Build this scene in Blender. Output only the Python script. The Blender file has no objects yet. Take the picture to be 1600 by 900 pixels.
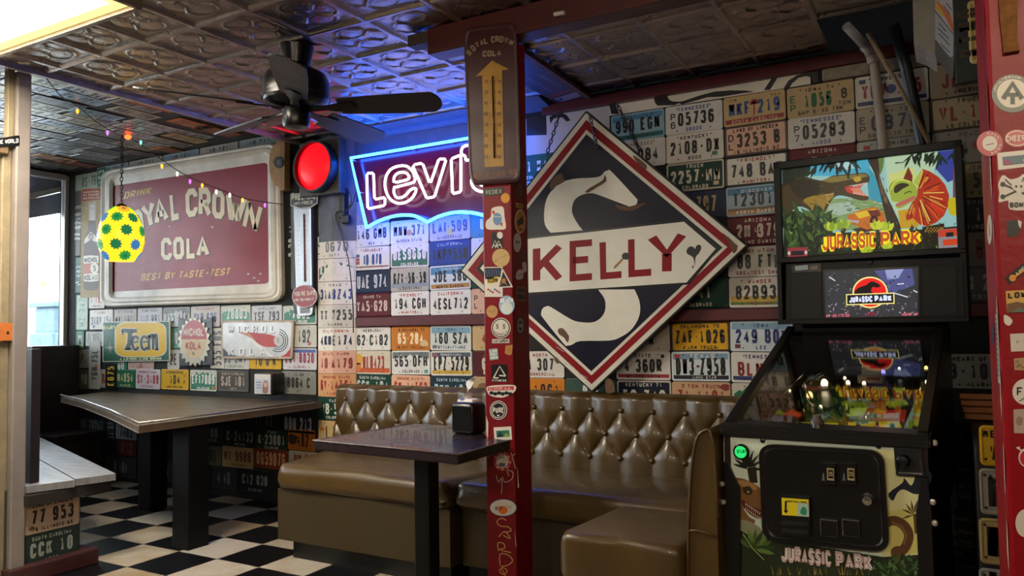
import bpy, bmesh, math, random
from mathutils import Vector, Matrix, Euler
random.seed(7)
scene = bpy.context.scene
COL = scene.collection
V = Vector
PI = math.pi

# ---------------------------------------------------------------- camera, world, light, exposure
H = 1.2                                   # eye height above the floor
FPX, YAW, PITCH, ROLL = 1204.0, 0.5165, 0.0485, 0.0152
_c, _s = math.cos(YAW), math.sin(YAW)
_R = V((_c, _s, 0)); _F0 = V((-_s, _c, 0))
_F = _F0 * math.cos(PITCH) + V((0, 0, 1)) * math.sin(PITCH)
_U = V((0, 0, 1)) * math.cos(PITCH) - _F0 * math.sin(PITCH)
CR = _R * math.cos(ROLL) - _U * math.sin(ROLL)
CU = _R * math.sin(ROLL) + _U * math.cos(ROLL)
EYE = V((0, 0, H))
cam_d = bpy.data.cameras.new('camera'); cam = bpy.data.objects.new('camera', cam_d); COL.objects.link(cam)
cam_d.sensor_width = 36; cam_d.lens = FPX / 1600 * 36; cam_d.clip_start = .05
m = Matrix((CR, CU, -_F)).transposed().to_4x4(); m.translation = EYE; cam.matrix_world = m
scene.camera = cam

world = bpy.data.worlds.new('sky'); scene.world = world; world.use_nodes = True
bg = world.node_tree.nodes['Background']; bg.inputs[0].default_value = (.86, .93, 1, 1); bg.inputs[1].default_value = 8.0

scene.view_settings.view_transform = 'Standard'; scene.view_settings.look = 'None'
scene.view_settings.gamma = 1; scene.view_settings.use_curve_mapping = False
scene.view_settings.exposure = 0.35
scene.cycles.max_bounces = 7; scene.cycles.diffuse_bounces = 3; scene.cycles.glossy_bounces = 3
scene.cycles.transparent_max_bounces = 12; scene.cycles.sample_clamp_indirect = 3; scene.cycles.caustics_reflective = False
scene.cycles.caustics_refractive = False

def lamp(name, kind, loc, energy, col, **kw):
    d = bpy.data.lights.new(name, kind); d.energy = energy; d.color = col
    for k, v in kw.items():
        if k not in ('rot',): setattr(d, k, v)
    o = bpy.data.objects.new(name, d); COL.objects.link(o); o.location = loc
    if 'rot' in kw: o.rotation_euler = kw['rot']
    return o
# lamps of the room behind the photographer
lamp('warm_lamp', 'POINT', (.35, -.5, 2.2), 68, (1, .8, .56), shadow_soft_size=.12)
lamp('warm_lamp', 'POINT', (-1.2, -1.0, 2.25), 62, (1, .86, .7), shadow_soft_size=.15)
lamp('warm_lamp', 'POINT', (2.4, -2.2, 2.25), 45, (1, .80, .56), shadow_soft_size=.15)
# the long window on the left and the glass of the street door let daylight in
p = lamp('window_portal', 'AREA', (-6.6, 2.9, 1.7), 1, (1, 1, 1), rot=(0, -PI / 2, 0), shape='RECTANGLE', size=1.3, size_y=2.0)
p.data.cycles.is_portal = True

# ---------------------------------------------------------------- measuring helpers: a line of sight meets a real plane of the room
def ray(px, py):
    return (CR * ((px - 800) / FPX) + CU * ((450 - py) / FPX) + _F)
def at_y(px, py, Y): r = ray(px, py); return EYE + r * (Y / r.y)
def at_x(px, py, X): r = ray(px, py); return EYE + r * (X / r.x)
def at_z(px, py, Z): r = ray(px, py); return EYE + r * ((Z - H) / r.z)
def at_pl(px, py, P, N): r = ray(px, py); return EYE + r * ((P - EYE).dot(N) / r.dot(N))

# ---------------------------------------------------------------- materials
def lin(h):
    h = h.lstrip('#'); o = []
    for i in (0, 2, 4):
        c = int(h[i:i + 2], 16) / 255
        o.append(c / 12.92 if c <= .04045 else ((c + .055) / 1.055) ** 2.4)
    return tuple(o) + (1,)
_mc = {}
def M(h, rough=.5, metal=0, var=0, scale=14, bump=0, coat=0, spec=.5, bscale=None, aniso=None):
    key = (h, rough, metal, var, scale, bump, coat, spec, bscale, aniso)
    if key in _mc: return _mc[key]
    mt = bpy.data.materials.new('paint_' + h.strip('#')); mt.use_nodes = True; nt = mt.node_tree
    b = nt.nodes['Principled BSDF']; b.inputs['Base Color'].default_value = lin(h)
    b.inputs['Roughness'].default_value = rough; b.inputs['Metallic'].default_value = metal
    b.inputs['Coat Weight'].default_value = coat; b.inputs['Specular IOR Level'].default_value = spec
    if var or bump:
        tc = nt.nodes.new('ShaderNodeTexCoord'); mp = nt.nodes.new('ShaderNodeMapping')
        nt.links.new(tc.outputs['Object'], mp.inputs['Vector'])
        if aniso: mp.inputs['Scale'].default_value = aniso
        n = nt.nodes.new('ShaderNodeTexNoise'); n.inputs['Scale'].default_value = scale; n.inputs['Detail'].default_value = 6
        n.inputs['Roughness'].default_value = .65
        nt.links.new(mp.outputs[0], n.inputs['Vector'])
    if var:
        r = nt.nodes.new('ShaderNodeMapRange'); r.inputs[1].default_value = .35; r.inputs[2].default_value = .7
        nt.links.new(n.outputs['Fac'], r.inputs[0])
        mx = nt.nodes.new('ShaderNodeMix'); mx.data_type = 'RGBA'
        c = lin(h); mx.inputs[6].default_value = c; mx.inputs[7].default_value = tuple(x * (1 - var) for x in c[:3]) + (1,)
        nt.links.new(r.outputs[0], mx.inputs[0]); nt.links.new(mx.outputs[2], b.inputs['Base Color'])
        r2 = nt.nodes.new('ShaderNodeMapRange'); r2.inputs[3].default_value = max(.05, rough - .1); r2.inputs[4].default_value = min(1, rough + .18)
        nt.links.new(n.outputs['Fac'], r2.inputs[0]); nt.links.new(r2.outputs[0], b.inputs['Roughness'])
    if bump:
        bp = nt.nodes.new('ShaderNodeBump'); bp.inputs['Strength'].default_value = bump; bp.inputs['Distance'].default_value = .01
        if bscale:
            n2 = nt.nodes.new('ShaderNodeTexNoise'); n2.inputs['Scale'].default_value = bscale; n2.inputs['Detail'].default_value = 4
            nt.links.new(mp.outputs[0], n2.inputs['Vector']); nt.links.new(n2.outputs['Fac'], bp.inputs['Height'])
        else: nt.links.new(n.outputs['Fac'], bp.inputs['Height'])
        nt.links.new(bp.outputs[0], b.inputs['Normal'])
    _mc[key] = mt; return mt
def EM(h, s=1.0, raw=None):
    key = ('e', h, s, raw)
    if key in _mc: return _mc[key]
    mt = bpy.data.materials.new('glow_' + h.strip('#')); mt.use_nodes = True; b = mt.node_tree.nodes['Principled BSDF']
    c = raw + (1,) if raw else lin(h)
    b.inputs['Base Color'].default_value = (0.02, 0.02, 0.02, 1); b.inputs['Roughness'].default_value = .3; b.inputs['Specular IOR Level'].default_value = .15
    b.inputs['Emission Color'].default_value = c; b.inputs['Emission Strength'].default_value = s
    _mc[key] = mt; return mt
def glass(name, tint=(1, 1, 1), refl=1.0, rough=.0):
    mt = bpy.data.materials.new(name); mt.use_nodes = True; nt = mt.node_tree; nt.nodes.clear()
    o = nt.nodes.new('ShaderNodeOutputMaterial'); t = nt.nodes.new('ShaderNodeBsdfTransparent'); t.inputs[0].default_value = tint + (1,)
    g = nt.nodes.new('ShaderNodeBsdfGlossy'); g.inputs['Roughness'].default_value = rough
    f = nt.nodes.new('ShaderNodeFresnel'); f.inputs[0].default_value = 1.5
    ml = nt.nodes.new('ShaderNodeMath'); ml.operation = 'MULTIPLY'; ml.inputs[1].default_value = refl
    mx = nt.nodes.new('ShaderNodeMixShader'); nt.links.new(f.outputs[0], ml.inputs[0]); nt.links.new(ml.outputs[0], mx.inputs[0])
    nt.links.new(t.outputs[0], mx.inputs[1]); nt.links.new(g.outputs[0], mx.inputs[2]); nt.links.new(mx.outputs[0], o.inputs[0])
    return mt
BLACK = '#0b0b0c'

# ---------------------------------------------------------------- object helpers
def link(name, me, parent=None, loc=None):
    o = bpy.data.objects.new(name, me); COL.objects.link(o)
    if parent: o.parent = parent
    if loc is not None: o.location = loc
    return o
def tag(o, label, cat, group=None, kind=None):
    o['label'] = label; o['category'] = cat
    if group: o['group'] = group
    if kind: o['kind'] = kind
    return o
def thing(name, label, cat, loc, rz=0, group=None):
    o = bpy.data.objects.new(name, None); COL.objects.link(o); o.location = loc; o.rotation_euler = (0, 0, rz)
    o.empty_display_size = .1
    return tag(o, label, cat, group)
def mesh_from(bm, name, mats, smooth=False):
    me = bpy.data.meshes.new(name); bmesh.ops.recalc_face_normals(bm, faces=bm.faces[:]); bm.to_mesh(me); bm.free()
    for x in (mats if isinstance(mats, (list, tuple)) else [mats]): me.materials.append(x)
    if smooth:
        for p_ in me.polygons: p_.use_smooth = True
        if smooth is not True: me.set_sharp_from_angle(angle=smooth)
    return me
def obj(name, bm, mats, parent=None, smooth=False, center=False):
    """link a bmesh as one object; center: move the object's own origin to the middle of its base"""
    loc = None
    if center:
        xs = [v.co for v in bm.verts]
        lo = V([min(v[i] for v in xs) for i in range(3)]); hi = V([max(v[i] for v in xs) for i in range(3)])
        loc = V(((lo.x + hi.x) / 2, (lo.y + hi.y) / 2, lo.z)); bmesh.ops.translate(bm, verts=bm.verts[:], vec=-loc)
    return link(name, mesh_from(bm, name, mats, smooth), parent, loc)
def BM(): return bmesh.new()
def box(bm, c, size, bev=0, rot=None, mi=0, seg=2):
    r = bmesh.ops.create_cube(bm, size=1); vs = r['verts']
    bmesh.ops.scale(bm, verts=vs, vec=size)
    if bev:
        es = list({e for v in vs for e in v.link_edges})
        rb = bmesh.ops.bevel(bm, geom=es, offset=bev, segments=seg, affect='EDGES', profile=.5)
        vs = list({v for f in rb['faces'] for v in f.verts} | {v for v in vs if v.is_valid})
    if rot is not None: bmesh.ops.rotate(bm, verts=vs, cent=(0, 0, 0), matrix=rot if isinstance(rot, Matrix) else Euler(rot).to_matrix())
    bmesh.ops.translate(bm, verts=vs, vec=c)
    for f in {f for v in vs for f in v.link_faces}: f.material_index = mi
    return bm
def lathe(bm, prof, n=24, c=(0, 0, 0), mi=0, mat=None, cap=True):
    rings = []
    for r, z in prof:
        rings.append([bm.verts.new((r * math.cos(2 * PI * i / n), r * math.sin(2 * PI * i / n), z)) for i in range(n)])
    fs = []
    for a, b in zip(rings, rings[1:]):
        for i in range(n): fs.append(bm.faces.new((a[i], a[(i + 1) % n], b[(i + 1) % n], b[i])))
    for rg in (rings[0], rings[-1]) if cap else ():
        fs.append(bm.faces.new(rg))
    vs = [v for rg in rings for v in rg]
    if mat is not None: bmesh.ops.transform(bm, matrix=mat, verts=vs)
    bmesh.ops.translate(bm, verts=vs, vec=c)
    for f in fs: f.material_index = mi
    return bm
def tube(bm, path, r, n=8, closed=False, mi=0):
    P = [V(p_) for p_ in path]; L = len(P); rings = []
    up = None
    for i in range(L):
        a = P[i - 1] if (i > 0 or closed) else P[i]; b = P[(i + 1) % L] if (i < L - 1 or closed) else P[i]
        t = (b - a).normalized()
        if up is None: up = t.orthogonal().normalized()
        up = (up - t * up.dot(t)).normalized(); w = t.cross(up)
        rr = r(i / (L - 1)) if callable(r) else r
        rings.append([bm.verts.new(P[i] + (up * math.cos(2 * PI * k / n) + w * math.sin(2 * PI * k / n)) * rr) for k in range(n)])
    pr = list(zip(rings, rings[1:])) + ([(rings[-1], rings[0])] if closed else [])
    for a, b in pr:
        for i in range(n):
            f = bm.faces.new((a[i], a[(i + 1) % n], b[(i + 1) % n], b[i])); f.material_index = mi; f.smooth = True
    if not closed:
        for rg in (rings[0], rings[-1]): bm.faces.new(rg).material_index = mi
    return bm
def prism(bm, pts, d, mi=0):
    """closed outline pts (3-D) pushed along the vector d"""
    a = [bm.verts.new(p_) for p_ in pts]; b = [bm.verts.new(V(p_) + V(d)) for p_ in pts]; n = len(a); fs = [bm.faces.new(a), bm.faces.new(b)]
    for i in range(n): fs.append(bm.faces.new((a[i], a[(i + 1) % n], b[(i + 1) % n], b[i])))
    for f in fs: f.material_index = mi
    return bm
def arc(cx, cy, rx, ry, a0, a1, n=12):
    return [(cx + rx * math.cos(math.radians(a0 + (a1 - a0) * i / n)), cy + ry * math.sin(math.radians(a0 + (a1 - a0) * i / n))) for i in range(n + 1)]
def ell(cx, cy, rx, ry, n=24): return arc(cx, cy, rx, ry, 0, 360 * (n - 1) / n, n - 1)
def rrect(x0, y0, x1, y1, r, n=4):
    o = []
    for cx, cy, a in ((x1 - r, y1 - r, 0), (x0 + r, y1 - r, 90), (x0 + r, y0 + r, 180), (x1 - r, y0 + r, 270)): o += arc(cx, cy, r, r, a, a + 90, n)
    return o
def curve(pts, n=6, closed=False):
    """smooth curve through the points (Catmull-Rom)"""
    L = len(pts); o = []
    for i in range(L if closed else L - 1):
        p0, p1, p2, p3 = (pts[(i - 1) % L] if (closed or i > 0) else pts[0]), pts[i], pts[(i + 1) % L], (pts[(i + 2) % L] if (closed or i < L - 2) else pts[-1])
        for k in range(n):
            t = k / n
            o.append(tuple(.5 * (2 * b + (c - a) * t + (2 * a - 5 * b + 4 * c - d) * t * t + (3 * b - a - 3 * c + d) * t ** 3) for a, b, c, d in zip(p0, p1, p2, p3)))
    if not closed: o.append(tuple(pts[-1]))
    return o

# ---------------------------------------------------------------- stroke lettering (4 wide x 6 high)
_O = '1,0 3,0 4,1 4,5 3,6 1,6 0,5 0,1*'
GL = {'A': '0,0 2,6 4,0|.7,2 3.3,2', 'B': '0,0 0,6 2.9,6 3.8,5.2 3.8,3.9 2.9,3.1 0,3.1|2.9,3.1 4,2.3 4,.9 3,0 -.2,0', 'C': '4,4.4 4,5 3,6 1,6 0,5 0,1 1,0 3,0 4,1 4,1.6',
 'D': '0,0 0,6 2.6,6 4,4.8 4,1.2 2.6,0*', 'E': '4,6 0,6 0,0 4,0|0,3.1 3.2,3.1', 'F': '4,6 0,6 0,0|0,3 3.2,3', 'G': '4,4.6 4,5 3,6 1,6 0,5 0,1 1,0 3,0 4,1 4,2.8 2.3,2.8',
 'H': '0,0 0,6|4,0 4,6|0,3 4,3', 'I': '2,0 2,6', 'J': '4,6 4,1 3,0 1,0 0,1 0,1.7', 'K': '0,0 0,6|4,6 .2,2.3|1.4,3.4 4,0', 'L': '0,6 0,0 4,0', 'M': '0,0 0,6|0,6 2,2.2|2,2.2 4,6|4,6 4,0',
 'N': '0,0 0,6|0,5.8 4,.2|4,0 4,6', 'O': _O, '0': _O, 'P': '0,0 0,6 3,6 4,5.1 4,3.7 3,2.8 0,2.8', 'Q': _O + '|2.4,1.6 4.1,-.3', 'R': '0,0 0,6 3,6 4,5.1 4,3.7 3,2.8 0,2.8|2,2.8 4,0',
 'S': '4,4.7 4,5.1 3,6 1,6 0,5.1 0,4 1,3.2 3,2.8 4,2 4,.9 3,0 1,0 0,.9 0,1.4', 'T': '0,6 4,6|2,6 2,0', 'U': '0,6 0,1 1,0 3,0 4,1 4,6', 'V': '0,6 2,0 4,6', 'W': '0,6 1,0|1,0 2,4.4|2,4.4 3,0|3,0 4,6',
 'X': '0,0 4,6|0,6 4,0', 'Y': '0,6 2,3 4,6|2,3 2,0', 'Z': '0,6 4,6 0,0 4,0', '1': '1,4.8 2.2,6 2.2,0', '2': '0,4.5 0,5 1,6 3,6 4,5 4,3.9 .1,.3 0,0 4,0',
 '3': '0,4.8 0,5 1,6 3,6 4,5.1 4,4 3,3.1 1.6,3.1|3,3.1 4,2.2 4,1 3,0 1,0 0,1 0,1.3', '4': '3,0 3,6 0,1.8 4.2,1.8', '5': '3.8,6 .4,6 .1,3 1,3.7 3,3.7 4,2.8 4,1 3,0 1,0 0,1',
 '6': '3.9,4.8 3,6 1,6 0,5 0,1 1,0 3,0 4,1 4,2.6 3,3.5 1,3.5 0,2.6', '7': '0,6 4,6 1.4,0', '8': '1,3.2 .1,4 .1,5.1 1,6 3,6 3.9,5.1 3.9,4 3,3.2 1,3.2 0,2.3 0,1 1,0 3,0 4,1 4,2.3 3,3.2',
 '9': '.1,1.2 1,0 3,0 4,1 4,5 3,6 1,6 0,5 0,3.4 1,2.5 3,2.5 4,3.4', '-': '.8,3 3.2,3', '.': '1.7,.3 2.3,.3', '*': '1.6,3 2.4,3', "'": '2,6 2,4.6', '=': '.5,2 3.5,2|.5,4 3.5,4', '/': '0,0 4,6', '&': '4,0 1,5 2,6 3,5 0,2 1,0 4,2.4', '$': '2,-.6 2,6.6|4,4.8 3,6 1,6 0,5 0,4 4,2 4,1 3,0 1,0 0,1'}
_gc = {}
def glyph(ch):
    ch = ch.upper()
    if ch not in _gc:
        o = []
        for st in GL.get(ch, '').split('|'):
            if not st: continue
            cl = st.endswith('*') and ch != '*'
            o.append(([tuple(float(q) for q in p_.split(',')) for p_ in st.rstrip('*').split()], cl))
        _gc[ch] = o
    return _gc[ch]
class Sheet:
    """flat shapes laid on a surface: fn(u, v) gives the point, n the outward normal; layers lie 0.7 mm apart"""
    STEP = .0007
    def __init__(s, fn, n): s.fn, s.n = fn, V(n).normalized(); s.v, s.f, s.m, s.mats = [], [], [], []
    def mi(s, mt):
        if mt not in s.mats: s.mats.append(mt)
        return s.mats.index(mt)
    def face(s, pts, mt, lay=1.0):
        k = len(s.v); s.v += [s.fn(*p_) + s.n * (lay * s.STEP) for p_ in pts]; s.f.append(list(range(k, k + len(pts)))); s.m.append(s.mi(mt))
    poly = face
    def rect(s, x0, y0, x1, y1, mt, lay=1.0): s.face([(x0, y0), (x1, y0), (x1, y1), (x0, y1)], mt, lay)
    def slab(s, pts, mt, th, lay=0, side=None):
        """solid plate: front at th in front of the surface, back on it"""
        k = len(s.v); n = len(pts); b = lay * s.STEP
        s.v += [s.fn(*p_) + s.n * (b + th) for p_ in pts] + [s.fn(*p_) + s.n * b for p_ in pts]
        s.f.append(list(range(k, k + n))); s.m.append(s.mi(mt)); s.f.append(list(range(k + n, k + 2 * n))[::-1]); s.m.append(s.mi(side or mt))
        for i in range(n):
            j = (i + 1) % n; s.f.append([k + i, k + n + i, k + n + j, k + j]); s.m.append(s.mi(side or mt))
    def ring(s, pts, pts2, mt, lay=1.0, lay2=None):
        """band between two outlines of the same number of points"""
        k = len(s.v); n = len(pts); lay2 = lay if lay2 is None else lay2
        s.v += [s.fn(*p_) + s.n * (lay * s.STEP) for p_ in pts] + [s.fn(*p_) + s.n * (lay2 * s.STEP) for p_ in pts2]
        for i in range(n):
            j = (i + 1) % n; s.f.append([k + i, k + j, k + n + j, k + n + i]); s.m.append(s.mi(mt))
    def stroke(s, pts, w, mt, lay=1.0, closed=False):
        n = len(pts); Lf, Rt = [], []
        for i in range(n):
            p_ = pts[i]; a = pts[i - 1] if (i or closed) else None; b = pts[(i + 1) % n] if (i < n - 1 or closed) else None
            ns = []
            for q, r_ in ((a, p_), (p_, b)):
                if q is None or r_ is None: continue
                dx, dy = r_[0] - q[0], r_[1] - q[1]; l = math.hypot(dx, dy) or 1e-9; ns.append((-dy / l, dx / l))
            nx, ny = sum(q[0] for q in ns) / len(ns), sum(q[1] for q in ns) / len(ns); l2 = max(nx * nx + ny * ny, .45); nx, ny = nx / l2, ny / l2
            Lf.append((p_[0] + nx * w / 2, p_[1] + ny * w / 2)); Rt.append((p_[0] - nx * w / 2, p_[1] - ny * w / 2))
        k = len(s.v); s.v += [s.fn(*q) + s.n * (lay * s.STEP) for q in Lf] + [s.fn(*q) + s.n * (lay * s.STEP) for q in Rt]
        for i in range(n if closed else n - 1):
            j = (i + 1) % n; s.f.append([k + i, k + j, k + n + j, k + n + i]); s.m.append(s.mi(mt))
    def text(s, txt, cx, cy, h, W, mt, lay=2.0, t=None, gap=.45, map_=None, slant=0):
        """txt centred at (cx, cy), letters h high, whole line W long, pen width t"""
        n = len(txt)
        if not n: return
        adv = [(.55 if ch in ' ' else (.5 if ch in ".*'" else (.55 if ch in 'I' else 1))) for ch in txt]
        unit = W / (sum(adv) + gap * (n - 1)); t = t or h * .14; x = cx - W / 2
        for ch, a in zip(txt, adv):
            cw = unit * a
            for pts, cl in glyph(ch):
                sx = unit * .999 / 4 - t / 4 if a == 1 else unit / 4 * .8
                q = [(x + cw / 2 + (p_[0] - 2) * sx + slant * (p_[1] - 3) * h / 6, cy + (p_[1] - 3) * (h - t) / 6) for p_ in pts]
                if map_: q = [map_(*w_) for w_ in q]
                s.stroke(q, t, mt, lay, cl)
            x += cw + unit * gap
    def letter(s, ch, quad, mt, t=.8, lay=2.0, side=None):
        """one letter fitted in a quad TL, TR, BR, BL; t = pen width in glyph units (6 high)"""
        TL, TR, BR, BL = quad; sub = Sheet(lambda u, v: V((u, v, 0)), (0, 0, 1))
        for pts, cl in glyph(ch):
            sub.stroke([(t / 2 + p_[0] * (4 - t) / 4, t / 2 + p_[1] * (6 - t) / 6) for p_ in pts], t, mt, 0, cl)
        k = len(s.v)
        for q in sub.v:
            a, b = q.x / 4, q.y / 6
            u = (TL[0] * (1 - a) + TR[0] * a) * b + (BL[0] * (1 - a) + BR[0] * a) * (1 - b); w_ = (TL[1] * (1 - a) + TR[1] * a) * b + (BL[1] * (1 - a) + BR[1] * a) * (1 - b)
            s.v.append(s.fn(u, w_) + s.n * (lay * s.STEP))
        for f in sub.f: s.f.append([k + i for i in f]); s.m.append(s.mi(mt))
    def line(s, txt, quad, mt, t=1.0, lay=2.0, gap=.18):
        """a word fitted in a quad TL, TR, BR, BL"""
        TL, TR, BR, BL = quad; adv = [(.5 if ch == ' ' else (.42 if ch in "I'.*" else 1)) for ch in txt]; tot = sum(adv) + gap * (len(txt) - 1); x = 0
        L = lambda P, Q, a: (P[0] + (Q[0] - P[0]) * a, P[1] + (Q[1] - P[1]) * a)
        for ch, a in zip(txt, adv):
            x0, x1 = x / tot, (x + a) / tot
            if ch != ' ':
                if a < 1: m_ = (x0 + x1) / 2; x0, x1 = m_ - .5 / tot, m_ + .5 / tot
                s.letter(ch, (L(TL, TR, x0), L(TL, TR, x1), L(BL, BR, x1), L(BL, BR, x0)), mt, t, lay)
            x += a + gap
    def mesh(s, name, origin=V((0, 0, 0))):
        me = bpy.data.meshes.new(name); me.from_pydata([tuple(q - origin) for q in s.v], [], s.f)
        for mt in s.mats: me.materials.append(mt)
        me.polygons.foreach_set('material_index', s.m); me.update(); return me
    def build(s, name, parent=None, origin=None):
        if parent is not None: return link(name, s.mesh(name, parent.location if origin is None else origin), parent)
        lo = V([min(q[i] for q in s.v) for i in range(3)]); hi = V([max(q[i] for q in s.v) for i in range(3)]); o_ = (lo + hi) / 2
        return link(name, s.mesh(name, o_), None, o_)
def sheet_y(Y): return Sheet(lambda u, v: at_y(u, v, Y), (0, -1, 0))
# ================================================================ the room
ZC, ZP = 2.48, 2.58           # tin ceiling, higher plate-covered ceiling by the window
YB, YA = 3.94, 3.87           # back wall plane right and left of the corner
XL, XP = -6.63, -3.94         # window wall, partition with the street door
XR, YN = 3.4, -3.4
def struct(name, bm, mats, smooth=False):
    o = obj(name, bm, mats, None, smooth); o['kind'] = 'structure'; return o

# floor: black and white vinyl tiles
fm = bpy.data.materials.new('checker_tiles'); fm.use_nodes = True; nt = fm.node_tree; b = nt.nodes['Principled BSDF']
N = nt.nodes.new; K = nt.links.new
tc = N('ShaderNodeTexCoord'); mp = N('ShaderNodeMapping'); mp.vector_type = 'TEXTURE'
mp.inputs['Location'].default_value = (-3.39, 2.49, -.15); mp.inputs['Scale'].default_value = (.307, .305, .3)
K(tc.outputs['Object'], mp.inputs[0])
ck = N('ShaderNodeTexChecker'); ck.inputs['Scale'].default_value = 1; K(mp.outputs[0], ck.inputs[0])
fl = N('ShaderNodeVectorMath'); fl.operation = 'FLOOR'; K(mp.outputs[0], fl.inputs[0])
wn = N('ShaderNodeTexWhiteNoise'); K(fl.outputs[0], wn.inputs[0])
ns = N('ShaderNodeTexNoise'); ns.inputs['Scale'].default_value = 5; ns.inputs['Detail'].default_value = 8; ns.inputs['Roughness'].default_value = .7; K(tc.outputs['Object'], ns.inputs[0])
add = N('ShaderNodeMath'); add.operation = 'MULTIPLY_ADD'; K(wn.outputs[0], add.inputs[0]); add.inputs[1].default_value = .35; K(ns.outputs[0], add.inputs[2])
rp = N('ShaderNodeValToRGB'); K(add.outputs[0], rp.inputs[0])
rp.color_ramp.elements[0].position = .35; rp.color_ramp.elements[0].color = lin('#8f7142'); rp.color_ramp.elements[1].position = .78; rp.color_ramp.elements[1].color = lin('#a8a196')
e = rp.color_ramp.elements.new(.55); e.color = lin('#93846b')
mx = N('ShaderNodeMix'); mx.data_type = 'RGBA'; K(ck.outputs['Fac'], mx.inputs[0]); mx.inputs[7].default_value = lin('#08080b'); K(rp.outputs[0], mx.inputs[6])
K(mx.outputs[2], b.inputs['Base Color']); b.inputs['Roughness'].default_value = .33
bp = N('ShaderNodeBump'); bp.inputs['Strength'].default_value = .05; K(ns.outputs[0], bp.inputs['Height']); K(bp.outputs[0], b.inputs['Normal'])
bm = BM(); box(bm, ((XL + XR) / 2, (YN + 4) / 2, -.05), (XR - XL + .2, 4.2 - YN, .1)); struct('floor', bm, fm)

# ceiling: pressed tin panels 326 mm square, with raised T bars
import numpy as np
TS, GX, GY = .3262, -3.391, 2.137
tin = M('#b5aaa3', .27, .95, .3, 9, .22, bscale=130)
def tin_height(n=52):
    a = (np.arange(n) / n)[None, :]; c = (np.arange(n) / n)[:, None]
    X = np.abs(((a + .5) % 1) - .5) * 2 - 1; Y = np.abs(((c + .5) % 1) - .5) * 2 - 1     # -1 at panel middle, 0 at the bars ... mirrored
    x = ((a % 1) - .5) * 2 + 0 * c; y = ((c % 1) - .5) * 2 + 0 * a
    edge = np.maximum(np.abs(x), np.abs(y))
    h = np.clip((.93 - edge) / .025, 0, 1) * .016                         # bars hang lowest
    h -= .005 * np.exp(-((edge - .86) / .022) ** 2)
    for lx, ly, rx, ry in ((0, .44, .46, .31), (0, -.44, .46, .31), (.52, 0, .27, .36), (-.52, 0, .27, .36)):
        d = np.sqrt(((x - lx) / rx) ** 2 + ((y - ly) / ry) ** 2)
        h -= .006 * np.exp(-((d - 1) / .09) ** 2) + .003 * np.exp(-((d - .68) / .08) ** 2) + .0045 * np.clip(1 - d * d * 1.7, 0, 1)
    h -= .004 * np.exp(-((x * x + y * y) / .012))
    for sx in (-1, 1):
        for sy in (-1, 1): h -= .003 * np.exp(-(((x - sx * .7) ** 2 + (y - sy * .7) ** 2) / .012))
    return h
hf = tin_height(); n = hf.shape[0]
ix0, ix1, iy0, iy1 = -2, 15, -3, 6
W_, L_ = (ix1 - ix0) * n, (iy1 - iy0) * n
X0, Y0 = GX + ix0 * TS + .2, GY + iy0 * TS
xs = GX + (ix0 + np.arange(W_ + 1) / n) * TS; ys = GY + (iy0 + np.arange(L_ + 1) / n) * TS
ii = np.arange(W_ + 1) % n; jj = np.arange(L_ + 1) % n
Z = ZC + hf[np.ix_(jj, ii)]
keepx = (xs >= -3.87) & (xs <= 1.5); keepy = ys <= 3.93
xs, ys, Z = xs[keepx], ys[keepy], Z[np.ix_(keepy, keepx)]
gx, gy = np.meshgrid(xs, ys); co = np.stack([gx, gy, Z], -1).reshape(-1, 3).astype(np.float32)
w, l = len(xs), len(ys)
idx = np.arange(w * l).reshape(l, w); q = np.stack([idx[:-1, :-1], idx[1:, :-1], idx[1:, 1:], idx[:-1, 1:]], -1).reshape(-1, 4)
cen = co[q].mean(1); hole = (cen[:, 0] > -.45) & (cen[:, 0] < .5) & (cen[:, 1] > 3.45); q = q[~hole]     # torn-out panel where the pipes go up
me = bpy.data.meshes.new('ceiling'); me.vertices.add(len(co)); me.vertices.foreach_set('co', co.ravel())
me.loops.add(q.size); me.loops.foreach_set('vertex_index', q.ravel().astype(np.int32)); me.polygons.add(len(q))
me.polygons.foreach_set('loop_start', (np.arange(len(q)) * 4).astype(np.int32)); me.polygons.foreach_set('use_smooth', np.ones(len(q), bool)); me.update(calc_edges=True); me.materials.append(tin)
o = link('ceiling', me); o['kind'] = 'structure'
dark = M('#15120f', .8); plaster = M('#2e2a26', .8, 0, .3, 6)
bm = BM(); box(bm, ((XP + XR) / 2, (YN + ys[0]) / 2, ZC + .05), (XR - XP, ys[0] - YN, .1)); box(bm, ((1.5 + XR) / 2, (ys[0] + 4) / 2, ZC + .05), (XR - 1.5, 4 - ys[0], .1))
struct('ceiling', bm, plaster)
bm = BM(); box(bm, ((XP + XR) / 2, 1, ZP + .35), (XR - XP + .1, 8, .06)); box(bm, ((XL + XP) / 2, .3, ZP + .05), (XP - XL + .25, 7.6, .1)); struct('ceiling', bm, M('#26211d', .9))
bm = BM(); box(bm, (-3.865, (YN + 3.9) / 2, (ZC + ZP) / 2 + .01), (.02, 3.9 - YN, ZP - ZC + .05)); struct('trim_1', bm, M('#b9b2aa', .4, .6, .3))

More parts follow.
